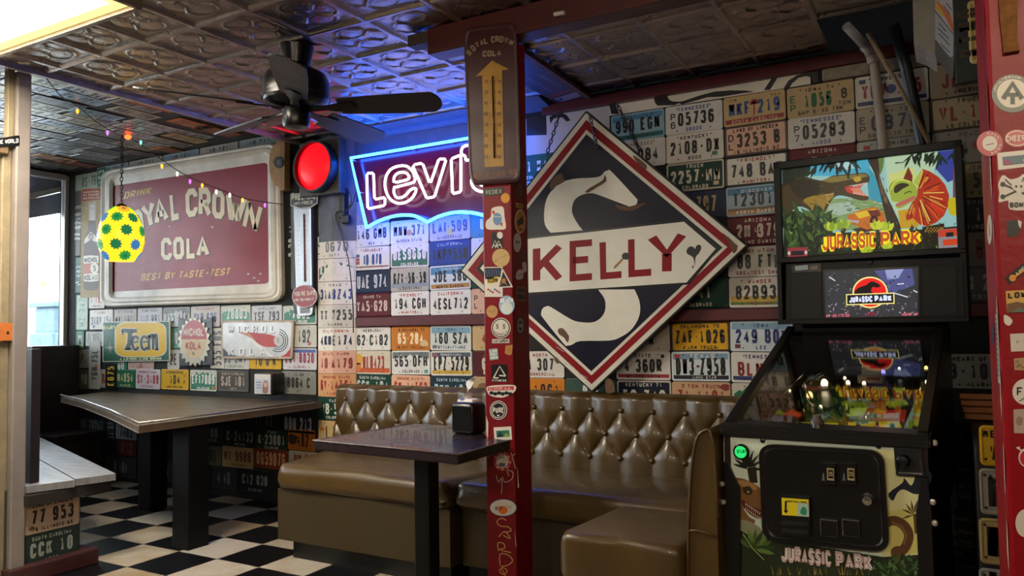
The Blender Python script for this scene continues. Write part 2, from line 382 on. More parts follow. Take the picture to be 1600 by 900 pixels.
# walls
wb = M('#100f0e', .75, 0, .3, 8)
bm = BM(); box(bm, ((-3.44 + XR) / 2, YB + .053, 1.45), (XR + 3.44, .1, 2.9)); struct('wall_back', bm, wb)
XC = at_y(520, 500, YA).x                                             # where the wall folds towards the recess
FS = (YB - YA) / (-3.42 - XC)
bm = BM(); prism(bm, [(XL - .1, YA + .003, 0), (XC, YA + .003, 0), (-3.42, YB + .003, 0), (-3.42, 4.1, 0), (XL - .1, 4.1, 0)], (0, 0, 2.9)); struct('wall_back_window_side', bm, wb)
bm = BM(); box(bm, (XR + .05, .3, 1.4), (.1, 7.6, 2.8)); struct('wall_right', bm, M('#1e1210', .7))
bm = BM(); box(bm, ((XL + XR) / 2, YN - .05, 1.4), (XR - XL, .1, 2.8)); struct('wall_front', bm, M('#1f1914', .7))
bm = BM(); box(bm, (XL - .05, .3, .52), (.1, 7.4, 1.04)); box(bm, (XL - .05, .3, 2.66), (.1, 7.4, .2)); box(bm, (XL - .05, -1.9, 1.5), (.1, 3, 2.2)); box(bm, (XL - .05, 3.97, 1.5), (.1, .17, 2.2)); struct('wall_left', bm, M('#3a332d', .7))
alu = M('#c9ccd0', .35, .3)
bm = BM(); box(bm, (XL, 3.865, 1.8), (.06, .05, 1.5), .006); box(bm, (XL, 1.7, 1.065), (.1, 4.3, .05), .006); box(bm, (XL, 1.7, 2.535), (.06, 4.3, .05), .006); box(bm, (XL, 2.3, 1.8), (.05, .05, 1.5), .006); box(bm, (XL, .8, 1.8), (.05, .05, 1.5), .006)
w1 = struct('window_1', bm, alu)
bm = BM(); box(bm, (XL - .01, 1.7, 1.8), (.006, 4.3, 1.46)); g = obj('pane', bm, glass('window_glass', (.96, .98, .98), .8), w1)
# maroon rails and the strip under the tin ceiling
mar = M('#5c1a20', .38, 0, .35, 10)
def on_wall(px, py): return at_y(px, py, YB)
zr0, zr1 = H + .0041, H + .0711
bm = BM(); box(bm, ((-3.42 + XR) / 2, YB - .012, (zr0 + zr1) / 2), (XR + 3.42, .03, zr1 - zr0 - .004), .006); struct('trim_2', bm, mar)
bm = BM(); box(bm, ((-2.0 + XR) / 2, YB - .02, 2.437), (XR + 2.0, .045, .06), .006); struct('trim_3', bm, mar)
# painted boards at the top of the recess behind the neon
bm = BM(); prism(bm, [(-3.40, YB - .002, 2.44), (-3.40, 3.76, ZC - .004), (-3.40, YB - .002, ZC - .004)], (1.45, 0, 0)); struct('trim_4', bm, M('#666d7a', .5, 0, .2))
bm = BM(); box(bm, (-2.83, YB - .004, 2.33), (1.2, .012, .22)); struct('trim_7', bm, M('#5f6674', .5, 0, .25))
q0, q1, q2 = at_y(499, 290, YA), V((XC, YA, 0)), V((-3.42, YB, 0))
bm = BM(); prism(bm, [(q0.x, YA - .006, 1.78), (XC, YA - .006, 1.78), (-3.42, YB - .006, 1.78), (-3.42, YB, 1.78), (XC, YA, 1.78), (q0.x, YA, 1.78)], (0, 0, .8)); struct('trim_8', bm, M('#5f6674', .5, 0, .25))
# beam that carries the sticker post
bm = BM(); box(bm, (-.62, 2.72, 2.43), (2.6, .1, .115), .006); struct('beam', bm, M('#4a1c1a', .4, 0, .4, 6)); bm = BM(); box(bm, (-1.78, 2.71, 2.455), (.5, .07, .05), .004); struct('trim_5', bm, M('#3a2f28', .6, 0, .4))

# ---------------------------------------------------------------- street door partition at the left edge
PX = lambda u, v: at_x(u, v, XP)
def part_slab(name, pts, th, mt, mats=None):
    sh = Sheet(PX, (1, 0, 0)); sh.slab(pts, mt, th); return sh
jam = M('#7b736e', .45, 0, .25, 7); tan = M('#83775f', .55, 0, .4, 9, .1)
bm = BM(); box(bm, (XP - .03, 2.075, 1.24), (.1, .07, 2.48), .008); d1 = struct('door_1', bm, jam)
bm = BM(); box(bm, (XP - .05, 2.018, 1.05), (.07, .045, 2.1), .006); obj('casing', bm, tan, d1)
bm = BM(); box(bm, (XP - .07, 1.96, 1.03), (.05, .07, 2.06), .006); obj('stile', bm, M('#9c8e78', .55, 0, .3), d1)
bm = BM(); box(bm, (XP - .03, 1.45, 2.1), (.09, 1.12, .075), .006); obj('header', bm, M('#6b5638', .6, 0, .3), d1)
bm = BM(); box(bm, (XP - .06, 1.45, 2.3), (.012, 1.1, .36)); obj('transom_pane', bm, M('#b9b7b0', .5, 0, .25, 4), d1)
bm = BM(); box(bm, (XP - .02, 2.025, 2.3), (.04, .03, .4), .004); obj('transom_frame', bm, tan, d1)
bm = BM(); box(bm, (XP - .07, 1.45, 1.05), (.008, .95, 1.95)); obj('door_pane', bm, glass('door_glass', (.9, .93, .92), .8), d1)
bm = BM(); box(bm, (XP - .07, .96, 1.03), (.05, .08, 2.06), .006); obj('stile', bm, M('#9c8e78', .55, 0, .3), d1)
bm = BM(); box(bm, (XP - .05, -1.2, 1.24), (.1, 4.2, 2.48)); struct('wall_entry', bm, M('#2a221c', .7))
sh = Sheet(PX, (1, 0, 0)); sh.slab([(-12, 218), (27, 212), (27, 229), (-12, 231)], M(BLACK, .4), .02); sh.line('THE WORLD', ((-11, 220.5), (25, 217), (25, 224), (-11, 226)), M('#d8d4c8', .5), 1.0, 30.2)
tag(sh.build('door_sign'), 'small black sign with white lettering over the street door', 'sign')
sh = Sheet(PX, (1, 0, 0)); sh.slab([(-8, 504), (19, 505), (19, 532), (-8, 533)], M('#b5652b', .5, 0, .3), .012); sh.poly(ell(10, 520, 2.2, 2.5, 10), M(BLACK), 18); tag(sh.build('latch_block'), 'orange wooden block screwed to the white street door frame', 'block')

# ---------------------------------------------------------------- outside the window
bm = BM(); box(bm, (-16, 4, -.12), (19, 30, .2)); struct('pavement', bm, M('#b8b6b2', .8, 0, .2))
bm = BM(); box(bm, (-15, 6.3, 1.2), (.3, 9, 2.6)); tag(obj('wall_across', bm, M('#dfe2e6', .8), center=True), 'pale wall seen outside the window', 'wall', kind='structure')
# dark awning board with chalk writing just outside the glass
AX = -6.765
sh = Sheet(lambda u, v: at_x(u, v, AX), (1, 0, 0)); sh.slab([(40, 258), (109, 260), (109, 290), (40, 304)], M('#8a90a0', .6, 0, .3), .02)
sh.slab([(40, 303), (101, 291), (101, 298), (40, 313)], M('#cfc9bf', .5), .03); sh.slab([(40, 313), (101, 299), (101, 332), (40, 342)], M('#a2adc2', .7, 0, .2), .012)
for a in ((52, 270), (62, 272), (72, 275), (82, 274)): sh.stroke([(a[0], a[1] + 8), (a[0] + 3, a[1]), (a[0] + 7, a[1] + 7), (a[0] + 9, a[1] + 1)], 1.1, M('#9aa0aa', .7), 31)
for k in range(3): sh.stroke([(60, 286 + 4 * k), (68, 284 + 4 * k), (78, 286 + 4 * k)], .9, M('#9aa0aa', .7), 31)
tag(sh.build('awning'), 'dark board awning with chalk writing outside the window', 'awning')
bx = M('#5f7884', .6, 0, .2)
bm = BM(); c0, c1 = at_x(76, 398, -8.2), at_x(104, 520, -8.2); yc = (c0.y + c1.y) / 2
t = thing('newspaper_box', 'pale blue metal box standing outside behind the window', 'box', (-8.2, yc, 0))
box(bm, (0, 0, .6), (.45, .33, 1.2), .02); box(bm, (0, 0, 1.32), (.4, .26, .3), .03); box(bm, (0, 0, 1.49), (.48, .34, .05), .01); obj('body', bm, bx, t)
bm = BM(); box(bm, (.235, 0, .95), (.012, .22, .4), .01); obj('window', bm, M('#4c5a58', .3), t)
sh = Sheet(lambda u, v: at_x(u, v, -14.848), (1, 0, 0)); sh.slab([(40, 436), (71, 436), (71, 478), (40, 478)], M('#d6d2d8', .6), .02); sh.slab([(40, 480), (71, 480), (71, 505), (40, 505)], M('#dcc8cc', .6), .02)
for k, (x, y) in enumerate(((47, 443), (58, 443), (67, 443), (50, 458), (64, 458), (50, 472), (64, 472))): sh.rect(x - 4, y - 5, x + 4, y + 5, M(('#c06a70', '#6a7fb0', '#c98a4a', '#7a98c8')[k % 4], .6), 30)
sh.poly(ell(64, 472, 2.5, 3, 12), M('#e8e8ee'), 31); tag(sh.build('poster_board'), 'board of small coloured posters outside the window', 'poster')
# ================================================================ licence plates
PW, PH = .303, .151
WHT, CRM, TANP, PNK = '#e6e3dd', '#dccfa8', '#c2a678', '#dcb09a'
NAVY, BLU, GRN, DGRN, RED, MRN, ORG, YEL, BLK, SIL, GRY = '#1d2746', '#2d4a8e', '#17553f', '#0d3b2e', '#a32a26', '#5d1720', '#c77a24', '#d8ad1e', '#141416', '#d2cfc8', '#76777a'
BOLT = M('#2a2623', .5, .6)
def paint(h, met=0): return M(h, .33 if met else .4, met, .15, 11, spec=.25)
def plate(name_fn, cu, cv, n, base, ink, main='', top='', bot='', tc=None, ex=(), rot=0, w=PW, h=PH, label=None, fold=None, mh=None, group=None, lift=0, mw=None, met=0):
    cr, sr = math.cos(math.radians(rot)), math.sin(math.radians(rot))
    pos = lambda a, b: (cu + a * cr - b * sr, cv + a * sr + b * cr)
    sh = Sheet(lambda a, b: name_fn(*pos(a, b)), n); B = paint(base, met); I = M(ink, .4); T = M(tc, .4) if tc else I
    th = .0028; L0 = lift / Sheet.STEP; lt = L0 + th / Sheet.STEP
    x, y = w / 2, h / 2
    if fold is not None:
        f = fold - cu
        sh.slab([(-x, -y), (f, -y), (f, y), (-x, y)], B, th, L0); sh.slab([(f, -y), (x, -y), (x, y), (f, y)], B, th, L0)
        for q in ([(-x, y - .004), (f, y - .004), (x, y - .004)], [(-x, -y + .004), (f, -y + .004), (x, -y + .004)]): sh.stroke(q, .005, B, lt + 1.4)
    else:
        o1, o2, o3 = rrect(-x, -y, x, y, .012), rrect(-x + .005, -y + .005, x - .005, y - .005, .009), rrect(-x + .009, -y + .009, x - .009, y - .009, .007)
        sh.slab(o1, B, th, L0); fr = B
        for e in ex:
            if e[0] == 'frame': fr = M(e[1], .4)
        sh.ring(o1, o2, fr, lt, lt + 1.8); sh.ring(o2, o3, fr, lt + 1.8, lt + .1)
    for e in ex:
        k = e[0]
        if k == 'band': sh.rect(-x + .008, e[1], x - .008, e[2], M(e[3], .38, 0, .15, 20), lt + (e[4] if len(e) > 4 else .35))
        if k == 'mt':
            pk = [(-.14, .012), (-.115, .03), (-.1, .024), (-.075, .05), (-.05, .03), (-.03, .036), (0, .052), (.02, .034), (.05, .05), (.08, .026), (.1, .035), (.14, .014)]
            s_ = w / PW; sh.poly([(p_[0] * s_, p_[1] * h / PH + (e[2] if len(e) > 2 else 0)) for p_ in pk] + [(x - .01, -y + .01), (-x + .01, -y + .01)], M(e[1], .4, 0, .15, 20), lt + .4)
        if k == 'st': sh.rect(e[1] - .014, e[2] - .01, e[1] + .014, e[2] + .01, M(e[3], .5), lt + 1.6)
        if k == 'disc': sh.poly(ell(e[1], e[2], e[3], e[3], 14), M(e[4], .4), lt + .7)
        if k == 'side':
            sh.text(e[1], e[4], .018, .036, .026, M(e[3], .4), lt + 1.3, .006); sh.text(e[2], e[4], -.026, .036, .026, M(e[3], .4), lt + 1.3, .006)
        if k == 'chip': sh.poly(curve([(e[1] + e[3] * math.cos(a) * (1 + .4 * math.sin(3 * a + e[1] * 90)), e[2] + e[3] * .7 * math.sin(a) * (1 + .3 * math.cos(5 * a))) for a in [i * PI / 4 for i in range(8)]], 3, True), M(e[4], .7, 0, .4, 60), lt + 1.5)
        if k == 'palm':
            R_ = M(e[1], .4); sh.stroke([(0, -.035), (.002, .02)], .007, R_, lt + .8)
            for i in range(9): a = PI * i / 8; sh.stroke([(.002, .026), (.002 + .022 * math.cos(a), .03 + .024 * math.sin(a) - .006)], .008, R_, lt + .8)
        if k == 'cactus':
            R_ = M(e[1], .4); sh.stroke([(0, -.03), (0, .022)], .006, R_, lt + .9); sh.stroke([(-.012, .012), (-.012, -.004), (0, -.008)], .004, R_, lt + .9); sh.stroke([(.012, .016), (.012, 0), (0, -.004)], .004, R_, lt + .9)
        if k == 'txt': sh.text(e[1], e[2], e[3], e[4], e[5], M(e[6], .4), lt + 1.3, e[4] * .17)
    full = not (top or bot); mh = mh or (.088 if full else .07)
    mv = 0 if full or (top and bot) else (-.008 if top else .008)
    nn = len(main.replace(' ', '')); mw = mw or min(w - .045, nn * .0395 + .012 * main.count(' '))
    off = .012 if any(e[0] == 'side' for e in ex) else 0
    sh.text(main, off, mv, mh, mw, I, lt + 1.2, .0125, .36)
    if top: sh.text(top, 0, y - .022, .02, min(w * .72, len(top) * .0185), T, lt + 1.0, .0042)
    if bot: sh.text(bot, 0, -y + .02, .019, min(w * .74, len(bot) * .017), T, lt + 1.0, .004)
    for sx in (-1, 1):
        for sy in (-1, 1): sh.poly(ell(sx * w * .29, sy * (y - .017), .0038, .0038, 8), BOLT, lt + 2.2)
    o = sh.build('licence_plate'); tag(o, label, 'licence plate', group)
    return o
import colorsys
class _Names(dict):
    def __missing__(s, h):
        r, g, b_ = (int(h[i:i + 2], 16) / 255 for i in (1, 3, 5)); hh, ss, vv = colorsys.rgb_to_hsv(r, g, b_); hh *= 360
        if vv < .22: return 'black'
        if ss < .14: return 'white' if vv > .72 else 'pale grey' if vv > .6 else 'grey' if vv > .35 else 'dark grey'
        if hh < 20 or hh > 335: return 'maroon' if vv < .45 and ss > .4 else ('peach' if vv > .7 and ss < .45 else 'red')
        if hh < 45: return ('cream' if ss < .2 else 'tan') if ss < .5 else ('brown' if vv < .55 else 'orange')
        if hh < 65: return 'yellow' if ss > .6 else 'cream' if vv > .6 else 'olive'
        if hh < 190: return ('pale green' if vv > .6 else 'grey green') if ss < .25 else ('dark green' if vv < .35 else 'green')
        return ('pale blue' if vv > .6 else 'blue grey') if ss < .3 else ('navy' if vv < .35 else 'blue')
names = _Names({WHT: 'white', CRM: 'cream', TANP: 'tan', PNK: 'peach', NAVY: 'navy', BLU: 'blue', GRN: 'green', DGRN: 'dark green', RED: 'red', MRN: 'maroon', ORG: 'orange', YEL: 'yellow', BLK: 'black', SIL: 'silver', GRY: 'grey'})
fB = lambda u, v: V((u, YB, v))
def foldY(u): return YA if u <= XC else YA + (u - XC) * FS
fA = lambda u, v: V((u, foldY(u), v))
NY = (0, -1, 0)
GX0, GP = -3.448, .3093
def gpl(k, g, r, base, ink, main, top='', bot='', tc=None, ex=(), label=None, **kw):
    cu = GX0 + GP * k + GP / 2
    cv = (zr1 + .1537 * (r + .5)) if g == 'U' else (zr0 - .1537 * (r + .5))
    label = label or '%s licence plate reading %s %s' % (names[base], main.replace('*', '.'), 'on the folded wall corner' if k == -1 else 'above the maroon rail' if g == 'U' else 'below the maroon rail')
    tilt = random.uniform(-.7, .7); cu += random.uniform(-.002, .002); cv += random.uniform(-.0015, .0015)
    fn, n, fold = fB, NY, None
    if k == -1:
        fn, n, fold, tilt = fA, (FS * .5, -1, 0), XC, 0; ul = at_y(497, 500, YA).x; cu = (ul - 3.425) / 2; kw['w'] = -3.425 - ul - .004
    return plate(fn, cu, cv, n, base, ink, main, top, bot, tc, ex, tilt, label=label, fold=fold, **kw)
M1 = ('mt', '#2f7a5c'); 
# the column at the fold, from the top down
gpl(-1, 'L', -4, WHT, GRY, '0670', 'OF CANADA', 'DUTY', ex=(('side', 'A', 'L', BLK, -.13),))
gpl(-1, 'L', -3, WHT, WHT, 'EFI7801', '', 'COLORADO', ex=(('mt', '#24664f'),))
gpl(-1, 'L', -2, WHT, BLU, '31ABZ43', 'TEXAS', '')
gpl(-1, 'L', -1, SIL, '#3c4a44', 'YY 7255', '', 'SALMON')
gpl(-1, 'L', 0, WHT, NAVY, '4KHE174', 'CALIFORNIA', '', RED)
gpl(-1, 'L', 1, PNK, '#8c2c22', '10*A179', 'STATE FARM', '', RED, (('band', -.066, -.054, '#7fa8a8'),))
gpl(-1, 'L', 2, '#d3a274', RED, '6V-14561', 'SUNSHINE STATE', 'FLORIDA', label='peach licence plate reading 6V-14561 at the wall fold')
gpl(-1, 'L', 3, DGRN, WHT, 'WB*512', 'FARM', 'COLORADO')
gpl(-1, 'L', 4, TANP, '#4a3a2a', 'L X 2', '', '', ex=(('chip', -.1, .02, .02, ORG),), label='stained tan licence plate lowest at the wall fold beside the bench')
plate(fA, at_y(508, 325, YA).x, at_y(508, 325, YA).z, NY, CRM, '#a8503c', 'Y 42', '', '', rot=90, w=.335, h=.112, ex=(('chip', .02, .02, .02, BLU),), label='cream licence plate hung upright beside the red signal light')
# left of the diamond, above the rail
gpl(0, 'U', 0, MRN, '#c9b1a8', 'YA5*628', 'IDAHO 74', '')
gpl(0, 'U', 1, NAVY, '#c6c8cf', 'UAE 974', '', '')
gpl(0, 'U', 2, WHT, '#33508c', ' ID 070', 'ARKANSAS', '', RED, (('band', -.06, -.05, '#8a5a50'), ('st', -.115, .02, '#3a4a80'), ('st', -.115, -.005, '#a04a44'), ('st', -.115, -.028, '#a04a44')), mw=.17)
gpl(0, 'U', 3, WHT, '#2b3c66', '146 GMB', '', 'MEX')
gpl(0, 'U', 4, '#9aa4b4', NAVY, 'U B', '', 'UTAH', label='blue tinted licence plate half behind the lower left tip of the neon sign')
gpl(0, 'U', 5, BLU, WHT, 'DC 44', '', '', label='blue licence plate behind the left edge of the neon sign')
gpl(1, 'U', 0, WHT, '#1c1c1e', '194 CGH', 'FRIENDLY', 'MANITOBA', RED)
gpl(1, 'U', 1, '#b8b2a6', BLK, 'GZY-56-59', '', 'LOUISIANA', ex=(('band', -.05, -.02, '#8c98a4'), ('disc', 0, .005, .03, '#a39c90')))
gpl(1, 'U', 2, WHT, WHT, 'UES9660', '', 'COLORADO', WHT, (('mt', '#2e6a54'),))
gpl(1, 'U', 3, WHT, '#5a5f70', 'MNW 371', '', 'GARDEN STATE', ex=(('disc', 0, -.005, .02, '#c98a6a'),))
gpl(2, 'U', 0, WHT, '#16161a', '4ESL712', 'CALIFORNIA', '', RED)
gpl(2, 'U', 1, '#d6dee4', '#16161a', 'JDE 580', '', 'NORTH DAKOTA', ex=(('band', .02, .066, '#4a8ab4'), ('band', -.066, -.04, '#b8823c'), ('txt', 'DISCOVER', 0, .052, .013, .12, WHT)))
gpl(2, 'U', 2, BLU, '#20202a', '1KPV558', 'CALIFORNIA', '', '#a8b0cc')
gpl(2, 'U', 3, '#c6c2bc', '#4a5272', 'LAI*509', '', 'LAUDERDALE', ex=(('disc', .0, -.02, .026, '#c4b26a'),))
gpl(3, 'U', 0, PNK, '#3a2a28', ' 3 51', '', '', ex=(('side', 'P', 'L', '#3a2a28', -.12),), label='peach licence plate beginning P L left of the sticker post')
gpl(3, 'U', 1, DGRN, WHT, '7 20', '', 'COLORADO', label='dark green licence plate behind the left tip of the diamond sign')
gpl(3, 'U', 2, WHT, '#1e2230', '2 78', 'PACIFIC', '', BLU, label='white licence plate with a 2 above the left tip of the diamond')
gpl(3, 'U', 3, '#4f8f98', WHT, 'UE 41', '', 'C O', label='teal licence plate reading UE left of the sticker post')
gpl(4, 'U', 4, '#b6bccb', '#1c2233', '4 036', 'INDIANA', 'TRUCK', label='pale blue licence plate reading 036 right of the sticker post')
gpl(4, 'U', 5, '#17553f', WHT, '71 X44', '', 'COLORADO', label='green licence plate reading X44 right of the sticker post')
gpl(5, 'U', 5, GRN, WHT, '14 8', '', 'COLORADO', label='green licence plate half behind the upper left edge of the diamond')
gpl(5, 'U', 4, '#2c3440', WHT, 'W 7', '', '', label='dark licence plate almost hidden behind the upper left edge of the diamond')
# right of the diamond, above the rail
gpl(6, 'U', 6, '#8fb4c4', '#17171c', '990 EGN', '', 'MADISON', '#1c2c54', (('band', .036, .066, '#4d86a6'), ('band', -.066, -.042, '#17615e'), ('txt', 'KENTUCKY', 0, .052, .018, .17, '#1c2c54')))
gpl(6, 'U', 5, SIL, BLK, '05084', 'TENNESSEE', '', GRY, (('side', 'P', '5', BLK, -.12),), label='silver licence plate ending in 84 beside the upper right edge of the diamond')
gpl(7, 'U', 6, SIL, BLK, '05736', 'TENNESSEE', '38000', BLU, (('side', 'P', '6', BLK, -.11),), mw=.19)
gpl(7, 'U', 5, '#d4cec4', BLK, '2108-DX', 'KENTUCKY', '6000', BLK, (('st', .105, -.045, '#1f6a4c'),))
gpl(7, 'U', 4, DGRN, '#cfc8b8', '2257*NM', 'TRUCK', 'COLORADO', None, (('st', .11, -.045, '#c8b49c'), ('frame', '#b9b09c')))
gpl(7, 'U', 3, NAVY, '#a08a58', '12 797', '', '')
gpl(7, 'U', 0, DGRN, '#c4bca8', '5 41', '', 'COLORADO', label='dark green licence plate behind the lower right edge of the diamond')
gpl(8, 'U', 6, TANP, '#274a86', 'MKF 219', '', 'SOUTH CAROLINA', '#c9a08c', (('band', -.064, -.042, '#8c2420'), ('palm', '#9c2a24'), ('txt', '1776', -.11, .055, .012, .04, '#4a3a30'), ('txt', '1976', .11, .055, .012, .04, '#4a3a30')))
gpl(8, 'U', 5, '#d8ac96', '#1c1614', '3253 B', 'LAND OF LINCOLN', '19 ILLINOIS 92', None, (('side', 'D', 'L', '#1c1614', -.122), ('frame', '#5a4a44')))
gpl(8, 'U', 4, '#dcd7cb', '#1a1a1a', '748 BAK', 'FRIENDLY', 'MANITOBA', '#9c221e', (('frame', '#2a2826'), ('st', -.125, -.052, '#cdc6b8')))
gpl(8, 'U', 3, '#9fb6c4', '#14181c', 'T23011', '', 'NORTH DAKOTA', WHT, (('band', .034, .066, '#3478a0'), ('band', -.066, -.05, '#b8863c'), ('band', -.05, -.034, '#7a5a3a'), ('txt', 'DISCOVER', 0, .05, .015, .15, WHT)))
gpl(8, 'U', 2, MRN, '#c9b4a8', '2H 379', 'ARIZONA', 'GRAND CANYON', None, (('cactus', '#c9b4a8'),))
gpl(8, 'U', 1, '#e0dcd2', '#1c1c1e', '88 FTL', 'SKI UTAH', 'GREATEST SNOW', '#8c2a34')
gpl(8, 'U', 0, '#dcd8ce', '#1c1c1e', '82B935', 'WANDER', 'INDIANA', '#8c2a24', (('band', -.05, -.018, '#c7a43c'), ('band', -.062, -.048, '#5a7a34', .6)))
gpl(9, 'U', 6, '#b7a078', '#1d5a34', '1056  ', 'IOWA 74', 'EXP 6-30 TRK', '#2a2418', (('side', 'E', 'P', '#1d5a34', -.125), ('txt', '8', .108, .012, .05, .026, BLK), ('txt', 'TON', .108, -.034, .02, .055, BLK)), mw=.17, label='tan licence plate with green 1056 and 8 TON near the ceiling')
gpl(9, 'U', 5, '#ccc9c2', BLK, '05283', 'TENNESSEE', '44000', '#3a4c86', (('side', 'P', '7', BLK, -.11),), mw=.19)
gpl(9, 'U', 4, MRN, '#c4b0a4', 'LAP*999', 'ARIZONA', '')
gpl(10, 'U', 6, '#cbc5bd', '#8c2a2c', 'YQV 115', 'TENNESSEE', 'HUMPHREYS', NAVY, (('band', -.064, -.045, '#24345e', .2), ('disc', .0, 0, .022, '#3a4a72'), ('st', -.12, .05, '#34406a')))
gpl(10, 'U', 5, '#a89e88', '#222c48', '0878', 'IOWA 73', 'EXP 6-30 TRK', BLK, (('side', 'E', 'P', '#222c48', -.125),), mw=.2)
gpl(10, 'U', 4, '#a6a69e', BLK, 'AC 506', 'WYOMING', '', BLK, (('st', -.11, .045, '#8c2a2c'),))
gpl(11, 'U', 6, '#9c907c', '#7c2a24', 'JEL 62', 'WISCONSIN', 'AMERICA', BLK)
gpl(11, 'U', 5, '#b3a284', '#8c2a22', 'VL*108', 'TRUCK', '19*COLORADO', '#2a2018', (('frame', '#4a3c30'),))
gpl(11, 'U', 4, '#8c8880', '#4a3a36', '4 *', 'PEACH', '', '#6a4a44', (('disc', .02, 0, .02, '#8c3a34'),), label='grey licence plate with a red star right of the pinball backbox')
gpl(11, 'U', 3, '#8a7d58', '#2a2a20', '9 51', 'NEW JERSEY', 'GARDEN STATE', label='olive licence plate reading JERSEY right of the pinball backbox')
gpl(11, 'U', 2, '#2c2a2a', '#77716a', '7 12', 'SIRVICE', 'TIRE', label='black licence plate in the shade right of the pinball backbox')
gpl(11, 'U', 1, '#6a5e52', '#5d1f22', 'L 80', '', '', label='shade darkened licence plate with red letters right of the speaker panel')  # shade beside the backbox is put into this plate's darker colour
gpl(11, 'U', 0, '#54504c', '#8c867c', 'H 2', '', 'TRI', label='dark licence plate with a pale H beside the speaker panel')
# below the rail
gpl(0, 'L', 0, '#e2e0dd', '#1e1e20', '62*C182', 'NEBRASKA', '', BLK)
gpl(0, 'L', 1, '#cfc8b8', '#a8381f', ' HLB423', '', '', ex=(('band', -.066, -.036, '#c8561e'), ('disc', -.115, .02, .036, '#d6a02a'), ('disc', -.12, -.03, .028, '#cf7a24')), mw=.2)
gpl(0, 'L', 2, DGRN, '#bfc4bc', 'GGK-104', 'SOUTH CAROLINA', '1974')
gpl(1, 'L', 0, ORG, '#f0dcb8', '65*284', '19 OKLAHOMA 73', '30 DAY TRAILER', '#3a2410', (('chip', .11, -.03, .03, '#e0c49a'),), mw=.2)
gpl(1, 'L', 1, '#dedcd8', '#1c1d1f', '565*0FH', '', 'COLORADO', None, (('band', .026, .066, '#6d7478'), ('mt', '#dedcd8', 0), ('st', .12, -.055, '#3a9a84')))
gpl(1, 'L', 2, '#e0b294', '#a8321f', 'GU-14563', 'SUNSHINE STATE 74', 'FLORIDA')
gpl(2, 'L', 0, '#d2d8d8', '#1c1d22', '160 SZA', 'IOWA', 'POTTAWATTAMIE', '#28407a', (('band', .03, .066, '#7ba3c0'), ('st', -.12, -.054, '#6a6a68')))
gpl(2, 'L', 1, '#dcdad0', '#1c1c20', 'EPZ*5229', '', '', None, (('band', .04, .066, '#4a5e72'), ('band', -.066, -.042, '#c8a23c'), ('st', -.12, .052, '#a84a50'), ('txt', 'PENNSYLVANIA', 0, .053, .013, .15, WHT), ('txt', 'VISIT', 0, -.054, .013, .1, '#8a6c20')))
gpl(2, 'L', 2, '#1a3440', '#aebcc4', 'RKV 194', 'SOUTH CAROLINA', '')
gpl(3, 'L', 0, '#c9ab82', '#8c2a20', '47 14', '75', 'FLA', label='tan licence plate beginning 47 left of the sticker post')
gpl(3, 'L', 1, '#4f1a20', '#c4b2a4', 'G9 33', 'MGT', 'CAROLINA', label='maroon licence plate beginning G9 left of the sticker post')
gpl(3, 'L', 2, '#b39a74', '#3a2a22', '  8', 'OCK', '', ex=(('disc', -.08, 0, .04, '#7c5c3a'), ('disc', -.04, .02, .02, '#7c5c3a')), label='tan licence plate with a brown animal behind the napkin dispenser')
gpl(4, 'L', 1, '#d8d2ca', '#1c1c1e', '4 307', 'NORTH', 'COMMERCIAL', '#8c3a34', label='white licence plate reading 307 right of the sticker post')
gpl(4, 'L', 2, ORG, '#241608', '2*1861', '', '', label='orange licence plate reading 1861 right of the sticker post')
gpl(5, 'L', 2, '#3a5248', WHT, '8 N', '', '', label='dark green licence plate below the lower left edge of the diamond')
gpl(6, 'L', 1, '#d6d4d0', '#1c1c20', '4 360R', 'STATE', 'OF THE ARTS', None, (('band', -.064, -.045, '#9c2a3a', .2), ('disc', .11, .05, .01, BLK)))
gpl(6, 'L', 2, '#181d2e', '#c9c4b8', '50*742', 'KENTUCKY 71', '', None, (('frame', '#b8b2a4'),))
gpl(6, 'L', 0, '#b8b0a2', BLK, '71 K', '', '', label='pale licence plate just showing under the right edge of the diamond')
gpl(7, 'L', 0, '#dca81c', '#1c140c', 'ZAF*1026', 'OKLAHOMA 73', 'FARM TRUCK', None, (('frame', '#3a2c14'),))
gpl(7, 'L', 1, '#d2dae0', '#17181c', 'DW3*Z958', '', '', None, (('band', .036, .066, '#7c9ab4'), ('band', -.066, -.046, '#1c2030'), ('txt', 'TEXAS', .01, .052, .021, .13, WHT), ('txt', 'LONE STAR', .02, -.056, .012, .12, WHT), ('st', -.12, .052, '#a8303a'), ('disc', -.01, 0, .007, '#7c2a2a')))
gpl(7, 'L', 2, '#c4a07c', '#8c2a2c', '71 1101', '3 TON TRUCK', 'ILLINOIS', None, (('chip', .13, .05, .025, '#8c3a34'),))
gpl(8, 'L', 0, '#d0dae0', '#26346e', '249 BOX', 'IOWA', 'LEE', '#28407a', (('band', .034, .066, '#86abc4'), ('st', -.115, -.05, '#6a3a34')))
gpl(8, 'L', 1, '#d8d5d0', '#8c2a2c', 'BLN*04', 'TENNESSEE', '', '#2a3464', (('band', -.064, -.044, '#2a3464'), ('disc', .02, -.002, .016, '#3a5a94'), ('txt', 'SEQUOYAH', 0, -.054, .013, .1, WHT)))
gpl(8, 'L', 2, '#c4c0b4', WHT, 'L 27', '', '', ex=(('mt', '#1f6a44', .01),), label='white and green mountain licence plate beside the pinball glass')
gpl(11, 'L', (zr0 - at_y(1515, 580, YB).z) / .1537 - .5, '#a8a296', '#2a3246', '3-10 44', 'HEART OF DIXIE', 'ALABAMA', BLK, label='grey licence plate reading 3-10 ALABAMA on the wall behind the pinball machine')

